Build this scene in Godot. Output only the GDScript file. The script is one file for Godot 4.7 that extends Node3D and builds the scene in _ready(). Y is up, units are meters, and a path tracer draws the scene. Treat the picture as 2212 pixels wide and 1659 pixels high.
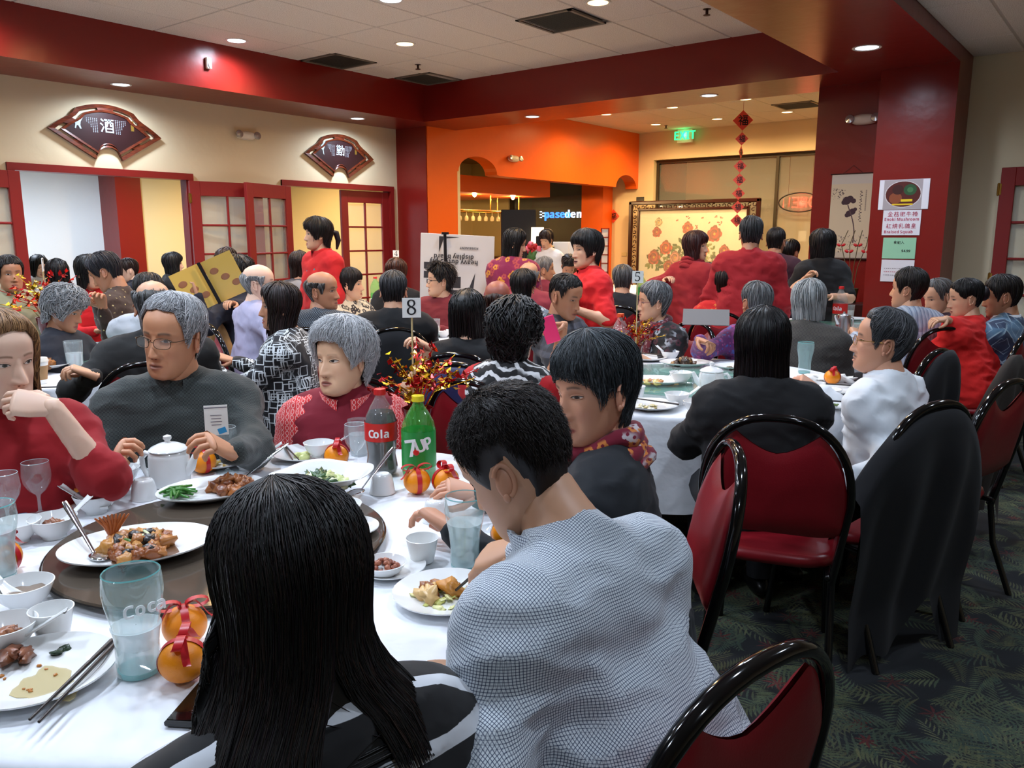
extends Node3D
# A banquet in a red-beamed restaurant hall. y up,metres; the hall's beams run along x and z.

var cool := rgb(222,236,255)
var warm := rgb(255,206,140)

func _ready() -> void:
	var cam := Camera3D.new()
	cam.name = "camera"
	cam.position = Vector3(0,1.45,0)
	cam.rotation_degrees = Vector3(-10.48,38.2,0)
	cam.fov = 51.16
	cam.near = 0.05
	cam.far = 120.0
	add_child(cam)
	cam.current = true
	var we := WorldEnvironment.new()
	we.name = "environment"
	var env := Environment.new()
	env.background_mode = Environment.BG_COLOR
	env.background_color = Color(0.012,0.014,0.024)
	env.tonemap_mode = Environment.TONE_MAPPER_LINEAR
	env.tonemap_exposure = 1.08
	env.sdfgi_enabled = true
	env.ssao_enabled = true
	env.ssil_enabled = true
	we.environment = env
	add_child(we)
	# the hall's own lamps
	for p in [[-7.42,-4.98,0],[-6.2,-6.12,1],[-5.17,-4.95,0],[-3.87,-6.08,1],[-2.95,-4.9,0],[-6.2,-3.7,1],[-3.87,-3.7,1],[-7.42,-2.5,0],[-5.17,-2.5,0],[-2.95,-2.4,0],[-6.2,-1.2,0],[-3.87,-1.2,0],[-5.17,0.1,0],[-2.95,0.1,0]]:
		downlight(Vector3(p[0],3.364,p[1]),0.085,warm if p[2] else cool,3.2,"main ceiling lights","recessed %s downlight in the white tiled ceiling" % ("warm" if p[2] else "cool white"))
	for p in [[-8.19,-4.16],[-8.15,-7.17],[-8.19,-1.2]]:
		downlight(Vector3(p[0],2.918,p[1]),0.075,cool,2.2,"side beam soffit lights","recessed cool white downlight in the beam soffit above the french doors")
	for p in [[-6.3,-8.42],[-3.89,-8.34]]:
		downlight(Vector3(p[0],2.918,p[1]),0.075,cool,2.0,"cross beam soffit lights","recessed cool white downlight in the cross beam soffit")
	for p in [[-1.96,-7.05],[-1.96,-3.9],[-1.96,-0.9],[-1.96,1.2]]:
		downlight(Vector3(p[0],2.918,p[1]),0.085,cool,2.2,"right beam soffit lights","recessed cool white downlight in the wide soffit by the red column")
	for p in [[-0.2,-6.3],[0.9,-4.0],[-0.2,-1.8],[0.9,0.2]]:
		downlight(Vector3(p[0],3.04,p[1]),0.085,cool,2.0,"side bay ceiling lights","recessed cool white downlight in the lower ceiling of the side bay")
	for p in [[-7.13,-11.5],[-4.8,-11.48],[-7.08,-13.07],[-5.95,-13.1],[-4.76,-13.06],[-5.97,-11.52],[-3.3,-11.4],[-3.3,-13.0],[-5.97,-10.0],[-4.2,-10.0]]:
		downlight(Vector3(p[0],3.364,p[1]),0.08,warm,4.2,"entrance room ceiling lights","recessed warm downlight in the tiled ceiling of the entrance room")
	for p in [[-11.2,-3.2,0],[-10.6,-5.4,0],[-10.4,-7.4,1]]:
		downlight(Vector3(p[0],2.83,p[1]),0.09,warm if p[2] else cool,9.0,"private room lights","recessed downlight in the ceiling of the private dining room")
	materials()
	structure()
	furniture()
	people()
	tables()


func downlight(at: Vector3,r: float,c: Color,e: float,group: String,label: String) -> void:
	var t := thing("ceiling_light",label,"ceiling light",at,0.0,group)
	var b := Buf.new()
	b.lathe([Vector2(r * 1.02,-0.002),Vector2(r * 1.22,-0.007),Vector2(r * 1.3,-0.004),Vector2(r * 1.3,0.006)],28)
	part("trim_ring",b,mat("lamp trim white",rgb(225,222,214),0.4),t)
	b = Buf.new()
	b.lathe([Vector2(0.0001,-0.004),Vector2(r * 0.7,-0.0035),Vector2(r * 1.02,-0.0015),Vector2(r * 1.02,0.01)],28)
	var m := StandardMaterial3D.new()
	m.resource_name = "glowing lamp"
	m.albedo_color = c
	m.emission_enabled = true
	m.emission = c
	m.emission_energy_multiplier = 6.0
	part("lamp_glow",b,m,t)
	var l := SpotLight3D.new()
	l.name = "lamp"
	t.add_child(l)
	l.position = Vector3(0,-0.03,0)
	l.rotation_degrees = Vector3(-90,0,0)
	l.spot_angle = 84.0
	l.spot_angle_attenuation = 0.8
	l.spot_range = 30.0
	l.spot_attenuation = 2.0
	l.light_color = c
	l.light_energy = e
	l.light_size = r
	l.shadow_enabled = true



# ---------------------------------------------------------------- mesh buffer
class Buf:
	var v := PackedVector3Array()
	var n := PackedVector3Array()
	var uv := PackedVector2Array()
	var c := PackedColorArray()
	var ix := PackedInt32Array()
	var col := Color(1,1,1)
	var xf := Transform3D()

	func vert(p: Vector3,nn: Vector3,u := Vector2.ZERO) -> int:
		v.append(xf * p)
		n.append((xf.basis * nn).normalized())
		uv.append(u)
		c.append(col)
		return v.size() - 1

	func tri(a: int,b: int,d: int) -> void:
		ix.append(a)
		ix.append(b)
		ix.append(d)

	# flat face,corners in clockwise order seen from outside
	func face(pts: Array) -> void:
		var nn: Vector3 = (pts[2] - pts[0]).cross(pts[1] - pts[0]).normalized()
		var b := v.size()
		for p in pts:
			vert(p,nn)
		for k in range(1,pts.size() - 1):
			tri(b,b + k,b + k + 1)

	# smooth sheet of nu x nv points (index j * nu + i); wrap closes it along u
	func grid(p: PackedVector3Array,nu: int,nv: int,wrap := false,cols = null) -> void:
		var base := v.size()
		var nr := PackedVector3Array()
		nr.resize(p.size())
		var iu := nu if wrap else nu - 1
		for j in nv - 1:
			for i in iu:
				var i2 := (i + 1) % nu
				var a := j * nu + i
				var b := j * nu + i2
				var d := (j + 1) * nu + i
				var e := (j + 1) * nu + i2
				var f := (p[e] - p[a]).cross(p[b] - p[a]) + (p[d] - p[a]).cross(p[e] - p[a])
				nr[a] += f
				nr[b] += f
				nr[d] += f
				nr[e] += f
		var keep := col
		for k in p.size():
			if cols != null:
				col = cols[k]
			var nn := nr[k]
			if nn.length_squared() < 1e-20:
				nn = Vector3.UP
			vert(p[k],nn,Vector2(float(k % nu) / (nu - 1),float(k / nu) / (nv - 1)))
		col = keep
		for j in nv - 1:
			for i in iu:
				var i2 := (i + 1) % nu
				var a := base + j * nu + i
				var b := base + j * nu + i2
				var d := base + (j + 1) * nu + i
				var e := base + (j + 1) * nu + i2
				tri(a,b,e)
				tri(a,e,d)

	func box(ce: Vector3,s: Vector3,ch := 0.0) -> void:
		var h := s * 0.5
		ch = minf(ch,minf(h.x,minf(h.y,h.z)) * 0.9)
		var ax := [Vector3.RIGHT,Vector3.UP,Vector3.BACK]
		for k in 3:
			for sg in [-1.0,1.0]:
				var a: Vector3 = ax[k] * sg
				var b: Vector3 = ax[(k + 1) % 3]
				var d: Vector3 = a.cross(b)
				var hb: float = h[(k + 1) % 3] - ch
				var hd: float = absf(d.dot(h)) - ch
				var m: Vector3 = ce + a * absf(h[k])
				face([m - b * hb - d * hd,m - b * hb + d * hd,m + b * hb + d * hd,m + b * hb - d * hd])
		if ch <= 0.0:
			return
		for k in 3:
			var e: Vector3 = ax[k]
			var a0: Vector3 = ax[(k + 1) % 3]
			var b0: Vector3 = ax[(k + 2) % 3]
			var L: float = h[k] - ch
			for s1 in [-1.0,1.0]:
				for s2 in [-1.0,1.0]:
					var a: Vector3 = a0 * s1
					var b: Vector3 = b0 * s2
					var p1: Vector3 = ce + a * h[(k + 1) % 3] + b * (h[(k + 2) % 3] - ch)
					var p2: Vector3 = ce + a * (h[(k + 1) % 3] - ch) + b * h[(k + 2) % 3]
					if s1 * s2 > 0.0:
						face([p1 - e * L,p1 + e * L,p2 + e * L,p2 - e * L])
					else:
						face([p2 - e * L,p2 + e * L,p1 + e * L,p1 - e * L])
		for sx in [-1.0,1.0]:
			for sy in [-1.0,1.0]:
				for sz in [-1.0,1.0]:
					var q := Vector3(sx,sy,sz)
					var pa := ce + Vector3(sx * h.x,sy * (h.y - ch),sz * (h.z - ch))
					var pb := ce + Vector3(sx * (h.x - ch),sy * h.y,sz * (h.z - ch))
					var pc := ce + Vector3(sx * (h.x - ch),sy * (h.y - ch),sz * h.z)
					if q.x * q.y * q.z > 0.0:
						face([pa,pc,pb])
					else:
						face([pa,pb,pc])

	# revolve profile of (radius,height) points round y; corners sharper than 50 degrees stay crisp
	func lathe(pr: Array,seg := 24,at := Vector3.ZERO,sx := 1.0,sz := 1.0) -> void:
		var run := [pr[0]]
		for k in range(1,pr.size()):
			run.append(pr[k])
			var cut := k == pr.size() - 1
			if not cut:
				var d1: Vector2 = (pr[k] - pr[k - 1]).normalized()
				var d2: Vector2 = (pr[k + 1] - pr[k]).normalized()
				cut = d1.dot(d2) < 0.64
			if cut:
				var g := PackedVector3Array()
				for q in run:
					for i in seg:
						var a := TAU * i / seg
						g.append(at + Vector3(cos(a) * q.x * sx,q.y,sin(a) * q.x * sz))
				grid(g,seg,run.size(),true)
				run = [pr[k]]

	# tube along a path; r: one radius or an array; squash flattens along the second axis
	func tube(path: Array,r,sides := 8,caps := true,closed := false,squash := 1.0,up := Vector3.UP) -> void:
		var m := path.size()
		var g := PackedVector3Array()
		var ref := up
		for k in m:
			var t: Vector3
			if closed:
				t = path[(k + 1) % m] - path[(k - 1 + m) % m]
			else:
				t = path[mini(k + 1,m - 1)] - path[maxi(k - 1,0)]
			t = t.normalized()
			if t.length_squared() < 0.5:
				t = Vector3.UP
			if k == 0 and absf(t.dot(ref)) > 0.97:
				ref = Vector3.RIGHT if absf(t.x) < 0.9 else Vector3.BACK
			var a := (ref - t * ref.dot(t)).normalized()
			if a.length_squared() < 0.5:
				a = t.cross(Vector3.RIGHT).normalized()
			ref = a
			var b := a.cross(t)
			var rr: float = r[k] if r is Array or r is PackedFloat32Array else r
			for i in sides:
				var w := TAU * i / sides
				g.append(path[k] + a * (cos(w) * rr * squash) + b * (sin(w) * rr))
		if closed:
			for i in sides:
				g.append(g[i])
			m += 1
		grid(g,sides,m,true)
		if caps and not closed:
			for e in [0,m - 1]:
				var ct: Vector3 = path[e]
				var d: Vector3 = (path[0] - path[1]).normalized() if e == 0 else (path[m - 1] - path[m - 2]).normalized()
				var rr: float = r[e] if r is Array or r is PackedFloat32Array else r
				var b0 := vert(ct + d * rr * 0.5,d)
				var f := v.size()
				for i in sides:
					vert(g[e * sides + i],d * 0.6 + (g[e * sides + i] - ct).normalized())
				for i in sides:
					if e == 0:
						tri(b0,f + (i + 1) % sides,f + i)
					else:
						tri(b0,f + i,f + (i + 1) % sides)

	# extrude a polygon given in x,y from z = 0 to z = d
	func prism(poly: PackedVector2Array,d: float,holes := []) -> void:
		var t := Geometry2D.triangulate_polygon(poly)
		var cw := Geometry2D.is_polygon_clockwise(poly)
		var ff := v.size()
		for q in poly:
			vert(Vector3(q.x,q.y,d),Vector3.BACK,q)
		var bb := v.size()
		for q in poly:
			vert(Vector3(q.x,q.y,0),Vector3.FORWARD,q)
		for k in range(0,t.size(),3):
			var p0 := poly[t[k]]
			var ar := (poly[t[k + 1]] - p0).cross(poly[t[k + 2]] - p0)
			if ar < 0.0:
				tri(ff + t[k],ff + t[k + 1],ff + t[k + 2])
				tri(bb + t[k],bb + t[k + 2],bb + t[k + 1])
			else:
				tri(ff + t[k],ff + t[k + 2],ff + t[k + 1])
				tri(bb + t[k],bb + t[k + 1],bb + t[k + 2])
		var m := poly.size()
		for k in m:
			var a := poly[k]
			var b := poly[(k + 1) % m]
			var e := (b - a).normalized()
			var nn := Vector3(-e.y,e.x,0) if cw else Vector3(e.y,-e.x,0)
			var s := v.size()
			vert(Vector3(a.x,a.y,0),nn)
			vert(Vector3(b.x,b.y,0),nn)
			vert(Vector3(b.x,b.y,d),nn)
			vert(Vector3(a.x,a.y,d),nn)
			if cw:
				tri(s,s + 1,s + 2)
				tri(s,s + 2,s + 3)
			else:
				tri(s,s + 2,s + 1)
				tri(s,s + 3,s + 2)

	func ell(ce: Vector3,r: Vector3,seg := 16,rings := 10,bs := Basis()) -> void:
		var g := PackedVector3Array()
		for j in rings + 1:
			var th := PI * j / rings
			for i in seg:
				var a := TAU * i / seg
				g.append(ce + bs * Vector3(cos(a) * sin(th) * r.x,cos(th) * r.y,-sin(a) * sin(th) * r.z))
		grid(g,seg,rings + 1,true)

	# an irregular lump of food or cloth
	func lump(ce: Vector3,r: Vector3,sd: int,rough := 0.25,seg := 10,rings := 7,bs := Basis()) -> void:
		var g := PackedVector3Array()
		var f1 := 1.3 + 0.37 * (sd % 5)
		for j in rings + 1:
			var th := PI * j / rings
			for i in seg:
				var a := TAU * i / seg
				var d := Vector3(cos(a) * sin(th),cos(th),-sin(a) * sin(th))
				var k := 1.0 + rough * (sin(d.x * 3.1 * f1 + sd) * cos(d.y * 2.7 + sd * 1.7) + 0.6 * sin(d.z * 6.3 + sd * 2.3 + d.x * 4.0) + 0.35 * sin(d.y * 11.0 + d.x * 9.0 + sd))
				g.append(ce + bs * (d * k * r))
		grid(g,seg,rings + 1,true)

	func add(o: Buf,t := Transform3D()) -> void:
		var b := v.size()
		var tt := xf * t
		for k in o.v.size():
			v.append(tt * o.v[k])
			n.append((tt.basis * o.n[k]).normalized())
		uv.append_array(o.uv)
		c.append_array(o.c)
		for k in o.ix:
			ix.append(b + k)

	func mesh(m: Material) -> ArrayMesh:
		var a := []
		a.resize(Mesh.ARRAY_MAX)
		a[Mesh.ARRAY_VERTEX] = v
		a[Mesh.ARRAY_NORMAL] = n
		a[Mesh.ARRAY_TEX_UV] = uv
		a[Mesh.ARRAY_COLOR] = c
		a[Mesh.ARRAY_INDEX] = ix
		var am := ArrayMesh.new()
		am.add_surface_from_arrays(Mesh.PRIMITIVE_TRIANGLES,a)
		am.surface_set_material(0,m)
		return am


# ---------------------------------------------------------------- nodes
var names := {}

func tag(o: Node,label: String,cat: String,group := "",kind := "") -> Node:
	if label:
		o.set_meta("label",label)
	if cat:
		o.set_meta("category",cat)
	if group:
		o.set_meta("group",group)
	if kind:
		o.set_meta("kind",kind)
	return o

func named(o: Node3D,nm: String,par: Node) -> void:
	var key := nm if par == self else str(par.get_instance_id()) + nm
	var k: int = names.get(key,0)
	names[key] = k + 1
	o.name = nm if k == 0 else "%s_%03d" % [nm,k]
	par.add_child(o,true)

func thing(nm: String,label: String,cat: String,at := Vector3.ZERO,yaw := 0.0,group := "") -> Node3D:
	var o := Node3D.new()
	named(o,nm,self)
	o.position = at
	o.rotation_degrees.y = yaw
	tag(o,label,cat,group)
	return o

func part(nm: String,b: Buf,m: Material,par: Node) -> MeshInstance3D:
	var o := MeshInstance3D.new()
	o.mesh = b.mesh(m)
	named(o,nm,par)
	return o

func partm(nm: String,mesh: Mesh,par: Node,t := Transform3D()) -> MeshInstance3D:
	var o := MeshInstance3D.new()
	o.mesh = mesh
	o.transform = t
	named(o,nm,par)
	return o

func solo(nm: String,b: Buf,m: Material,label: String,cat: String,at := Vector3.ZERO,yaw := 0.0,group := "") -> MeshInstance3D:
	var o := part(nm,b,m,self)
	o.position = at
	o.rotation_degrees.y = yaw
	tag(o,label,cat,group)
	return o

func copy_of(src: Node3D,label: String,at: Vector3,yaw := 0.0,group := "") -> Node3D:
	var c: Node3D = src.duplicate()
	var nm: String = src.name
	var cut := nm.rfind("_")
	if cut > 0 and nm.substr(cut + 1).is_valid_int():
		nm = nm.substr(0,cut)
	named(c,nm,self)
	c.position = at
	c.rotation_degrees.y = yaw
	c.set_meta("label",label)
	if group:
		c.set_meta("group",group)
	return c

func sbox(nm: String,lo: Vector3,hi: Vector3,m: Material,par: Node = null,kind := "structure",ch := 0.0) -> MeshInstance3D:
	var b := Buf.new()
	b.box((lo + hi) * 0.5,(hi - lo).abs(),ch)
	var o := part(nm,b,m,par if par else self)
	if par == null:
		o.set_meta("kind",kind)
	return o

# ---------------------------------------------------------------- materials
var mats := {}

func mat(nm: String,col: Color,rough := 0.6,metal := 0.0,extra := {}) -> StandardMaterial3D:
	if mats.has(nm):
		return mats[nm]
	var m := StandardMaterial3D.new()
	m.resource_name = nm
	m.albedo_color = col
	m.roughness = rough
	m.metallic = metal
	for k in extra:
		m.set(k,extra[k])
	mats[nm] = m
	return m

func vmat(nm: String,rough := 0.6,extra := {}) -> StandardMaterial3D:
	extra["vertex_color_use_as_albedo"] = true
	return mat(nm,Color.WHITE,rough,0.0,extra)

func lin(c: Color) -> Color:
	return c.srgb_to_linear()

func rgb(r: int,g: int,b: int) -> Color:
	return Color(r / 255.0,g / 255.0,b / 255.0)

func noise_tex(freq: float,size := 256,nrm := false,strength := 4.0,sd := 1,ramp = null,oct := 4) -> NoiseTexture2D:
	var f := FastNoiseLite.new()
	f.seed = sd
	f.frequency = freq
	f.fractal_octaves = oct
	var t := NoiseTexture2D.new()
	t.width = size
	t.height = size
	t.seamless = true
	t.noise = f
	t.as_normal_map = nrm
	t.bump_strength = strength
	if ramp:
		var g := Gradient.new()
		g.offsets = PackedFloat32Array(ramp[0])
		g.colors = PackedColorArray(ramp[1])
		t.color_ramp = g
	return t

func tri_tex(m: StandardMaterial3D,tex: Texture2D,scale: float,world := false) -> StandardMaterial3D:
	m.albedo_texture = tex
	m.uv1_triplanar = true
	m.uv1_world_triplanar = world
	m.uv1_scale = Vector3.ONE * scale
	return m

func bumpy(m: StandardMaterial3D,tex: Texture2D,cm: float) -> StandardMaterial3D:
	m.heightmap_enabled = true
	m.heightmap_texture = tex
	m.heightmap_scale = cm
	return m

func img_tex(im: Image) -> ImageTexture:
	return ImageTexture.create_from_image(im)

func text(nm: String,s: String,h: float,m: Material,par: Node,t: Transform3D,serif := false,bold := true,depth := 0.002) -> MeshInstance3D:
	var f := SystemFont.new()
	f.font_names = PackedStringArray(["Droid Serif" if serif else "Droid Sans"])
	f.font_weight = 700 if bold else 400
	var tm := TextMesh.new()
	tm.text = s
	tm.font = f
	tm.font_size = 32
	tm.pixel_size = h / 23.0
	tm.depth = depth
	tm.curve_step = 2.0
	tm.material = m
	return partm(nm,tm,par,t)

# brush characters as strokes on a 10 x 10 grid: polylines split by ';'
const GLYPH := {
	"fu": "2,.4 3,1.4;.8,2.6 4.2,2.6 1,6.4;2.7,4.6 2.7,10;3,5.6 4.2,6.8;5,.8 9.6,.8;5.8,2.2 8.9,2.2 8.9,4.1 5.8,4.1 5.8,2.2;5,5.4 9.7,5.4 9.7,9.7 5,9.7 5,5.4;5,7.5 9.7,7.5;7.3,5.4 7.3,9.7",
	"jiu": "1,1 2.2,2;.5,4 1.6,5;.7,9.6 2.4,6.4;3.5,1 9.8,1;4,3 9.4,3 9.4,9.8 4,9.8 4,3;5.7,1 5.7,3.4 5,5.6;7.6,1 7.6,5.3 9.2,5.3;4,7.4 9.4,7.4",
	"qin": ".5,1.5 5.5,1.5;2,.4 2,3;4,.4 4,3;1.2,3.2 4.8,3.2 4.8,5.1 1.2,5.1 1.2,3.2;3,3 3,9;.8,6.8 5.2,6.8;.3,9 5.7,9;6,3 9.6,3 9.1,9.4 8,8.8;7.6,.6 7.4,4 5.8,9.6",
	"jin": "5,.2 .4,4.2;5,.2 9.6,4.2;2.6,4 7.4,4;1.4,6.2 8.6,6.2;5,4 5,9.4;2.6,7.2 3.4,8.6;7.4,7.2 6.6,8.6;.6,9.5 9.4,9.5",
	"gu": ".8,1.4 9.2,1.4;3,.3 3,2.5;7,.3 7,2.5;2.6,3 1,8 4.2,9.8;3.6,3.6 .8,9.8;.4,5 4.4,5;5.4,5 9.6,5;7.4,3 7.4,6.8;5.8,6.8 9.2,6.8 9.2,9.6 5.8,9.6 5.8,6.8",
	"fei": "1,1 1,7 .4,9.6;1,1 4,1 4,9.6 3.2,9.2;1,3.8 4,3.8;1,6.4 4,6.4;5.4,1.4 9.2,1.4 9.2,5 5.4,5 5.4,1.4;7.3,1.4 7.3,5;5.4,5 5.4,9.2 9.7,9.2 9.7,8",
	"niu": "3,.6 1.6,3.6;2.6,2.6 8.4,2.6;.6,5.6 9.4,5.6;5,.2 5,9.9",
	"juan": "1.8,.4 1.8,9.6 1,9;.3,2.6 3.4,2.6;.3,6.4 3.4,5.2;4.4,1.8 9.6,1.8;4,3.8 9.8,3.8;7,.3 4.2,6;6.8,2 9.7,6;5.2,6 8.6,6 8.6,7.8 5.4,7.8 5.4,9.5 9.6,9.5",
	"hong": "2.6,.3 .8,2.4 2.8,3 .5,5.4 3.6,5;.6,6.6 .3,8.6;2,6.4 2,9.8;3.2,6.4 3.6,8.4;4.8,1.8 9.4,1.8;7.1,1.8 7.1,9;4.3,9 9.8,9",
	"shao": "1.8,.5 1.8,5 .3,9.6;.5,3 .9,4.6;3.2,2.6 2.6,4.4;2,5.6 3.3,8.6;4.4,1.4 9.4,1.4;6.9,.2 6.9,2.8;4,3.2 9.8,3.2;4.6,4.8 9.2,4.8;4,6.2 9.8,6.2;6,6.2 5.6,8 3.8,9.7;7.9,6.2 7.9,9.3 9.8,9.3",
	"ru": "5,.4 1,1.6;1,2.6 1.4,3.6;3,2.4 3,3.4;5,2.2 4.4,3.4;1,4.4 4.6,4.4 3,5.6 3,9.6 2,9;.4,6.8 5.4,6.4;7,.4 7,9.2 9.7,9.2 9.7,7.8",
	"ge": "2.6,.2 .6,3.4;2.6,.6 4.6,2.8;1,3.8 4.2,3.8;1,5.6 4.2,5.6 4.2,9 1,9 1,5.6;7,.2 6.4,1.4;5.6,1.4 9,1.4 9,4.4 5.6,4.4;5.6,1.4 5.6,6;5.6,2.9 9,2.9;5.6,6 9.7,6 9.3,9.8 8.6,9.2;5.4,8 5.8,9;6.8,7.6 7,8.8;8,7.4 8.2,8.6",
	"huang": "5,.1 4.2,1.2;2.4,1.2 7.8,1.2 7.8,4.6 2.4,4.6 2.4,1.2;2.4,2.9 7.8,2.9;1.4,5.8 8.6,5.8;2,7.6 8,7.6;.6,9.5 9.4,9.5;5,5.8 5,9.5",
	"shi": "5,.2 .6,3.6;5,.2 9.4,3.6;2.6,3.4 7.4,3.4 7.4,6.8 2.6,6.8 2.6,3.4;2.6,5.1 7.4,5.1;2.6,6.8 2.6,9.6;5,6.8 9.2,9.6",
	"ji": "1.6,.6 2.6,1.4;.6,2.8 3.8,2.8;.8,4.4 3.6,4.4;.9,6 3.5,6 3.5,9 .9,9 .9,6;5,1.6 9,1.6 9,5 5,5;5,5 5,9.2 9.6,9.2 9.6,7.8",
	"ren": "5,.4 4.4,4 .6,9.6;4.8,4 9.4,9.6",
}

func glyph(b: Buf,ch: String,at: Vector2,size: float,th: float,z := 0.0,depth := 0.002) -> void:
	for line in GLYPH[ch].split(";"):
		var pts := []
		for q in line.split(" "):
			var xy: PackedStringArray = q.split(",")
			pts.append(Vector2(at.x + float(xy[0]) / 10.0 * size,at.y - float(xy[1]) / 10.0 * size))
		for k in pts.size() - 1:
			var a: Vector2 = pts[k]
			var e: Vector2 = pts[k + 1]
			var d := (e - a).normalized()
			var s := Vector2(-d.y,d.x) * th * 0.5
			a -= d * th * 0.4
			e += d * th * 0.4
			var keep := b.xf
			b.xf = keep * Transform3D(Basis(),Vector3(0,0,z + 0.0002 * k))
			b.prism(PackedVector2Array([a + s,e + s * 0.8,e - s * 0.8,a - s]),depth)
			b.xf = keep



# ---------------------------------------------------------------- materials of the setting
var pattern := {}

func leaf_carpet() -> ImageTexture:
	var n := 1024
	var im := Image.create(n,n,false,Image.FORMAT_RGB8)
	var base := rgb(17,20,24)
	im.fill(base)
	var r := RandomNumberGenerator.new()
	r.seed = 7
	var tones := [rgb(70,78,54),rgb(52,66,50),rgb(84,86,58),rgb(42,58,50),rgb(62,62,42)]
	var reds := [rgb(72,24,26),rgb(58,28,24),rgb(84,34,28)]
	for k in 330:
		var fern := k % 5 != 0
		var x := r.randf() * n
		var y := r.randf() * n
		var a := r.randf() * TAU
		var ln := r.randf_range(90,170) if fern else r.randf_range(20,36)
		var col: Color = tones[r.randi() % 5] if fern else reds[r.randi() % 3]
		if fern:
			var bend := r.randf_range(-0.012,0.012)
			var aa := a
			var p := Vector2(x,y)
			var steps := 13
			for s in steps:
				var f := float(s) / steps
				aa += bend * 8.0
				p += Vector2(cos(aa),sin(aa)) * ln / steps
				for sg in [-1.0,1.0]:
					blade(im,p,aa + sg * (1.0 - 0.5 * f),ln * 0.4 * (1.0 - 0.65 * f),6.0 * (1.0 - 0.4 * f),col.lerp(tones[r.randi() % 5],0.4))
		else:
			for s in 7:
				blade(im,Vector2(x,y),a + s * 0.9,ln,6.0,col.lerp(reds[r.randi() % 3],0.5))
	# woven grain
	for y in n:
		for x in n:
			var g := 0.82 + 0.36 * r.randf()
			var c := im.get_pixel(x,y)
			im.set_pixel(x,y,Color(c.r * g,c.g * g,c.b * g))
	return img_tex(im)

func blade(im: Image,p: Vector2,a: float,ln: float,w: float,c: Color) -> void:
	var n := im.get_width()
	var steps := int(ln / 1.4)
	var d := Vector2(cos(a),sin(a))
	for s in steps:
		var f := float(s) / steps
		var q := p + d * ln * f + Vector2(-d.y,d.x) * sin(f * 2.2) * ln * 0.12
		var h := w * sin(PI * minf(f * 0.9 + 0.1,1.0)) * 0.9
		var k := int(maxf(1.0,h))
		im.fill_rect(Rect2i(posmod(int(q.x - h * 0.5),n),posmod(int(q.y - h * 0.5),n),k,k),c)

func materials() -> void:
	var plaster := noise_tex(0.02,256,false,4.0,3)
	bumpy(mat("cream wall",rgb(226,212,178),0.75,0.0,{"uv1_triplanar": true,"uv1_scale": Vector3.ONE * 1.2}),plaster,0.15)
	bumpy(mat("white wall",rgb(222,226,226),0.8,0.0,{"uv1_triplanar": true,"uv1_scale": Vector3.ONE * 1.2}),plaster,0.15)
	bumpy(mat("red beam",rgb(126,26,20),0.28,0.0,{"uv1_triplanar": true,"uv1_scale": Vector3.ONE * 0.9}),plaster,0.12)
	bumpy(mat("orange wall",rgb(236,100,20),0.34,0.0,{"uv1_triplanar": true,"uv1_scale": Vector3.ONE * 0.9}),plaster,0.12)
	mat("red trim",rgb(132,26,24),0.4)
	mat("dark night",rgb(18,18,26),0.5)
	tri_tex(mat("carpet",Color.WHITE,0.95),leaf_carpet(),0.62,true)
	mat("carpet",Color.WHITE).uv1_triplanar_sharpness = 8.0
	var tile := mat("ceiling tile",rgb(232,224,212),0.9,0.0,{"uv1_triplanar": true,"uv1_scale": Vector3.ONE * 3.0})
	tri_tex(tile,noise_tex(0.11,256,false,4.0,9,[[0.0,0.38,0.5,1.0],[rgb(206,200,194),rgb(240,238,234),Color.WHITE,Color.WHITE]]),3.0)
	mat("ceiling grid",rgb(190,180,168),0.5)
	mat("grille",rgb(122,116,104),0.5,0.2)
	mat("white plastic",rgb(232,228,216),0.35)
	mat("brass",rgb(190,150,70),0.25,0.9)
	mat("chrome",rgb(214,216,220),0.12,1.0)
	mat("clear glass",Color(0.9,0.95,0.95,0.1),0.03,0.0,{"transparency": BaseMaterial3D.TRANSPARENCY_ALPHA})
	mat("paper white",rgb(236,236,232),0.7)
	mat("ink black",rgb(18,16,20),0.6)
	mat("black plastic",rgb(16,16,18),0.35)
	mat("red paper",rgb(216,44,34),0.6,0.0,{"backlight_enabled": true,"backlight": Color(0.35,0.05,0.04)})
	var grain := noise_tex(0.012,256,false,4.0,21,[[0.0,0.5,1.0],[rgb(52,18,10),rgb(92,36,18),rgb(120,54,28)]])
	var w := tri_tex(mat("rosewood",Color.WHITE,0.32),grain,4.0)
	w.uv1_scale = Vector3(3.0,14.0,3.0)
	mat("dark rosewood",rgb(48,14,12),0.3)

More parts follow.
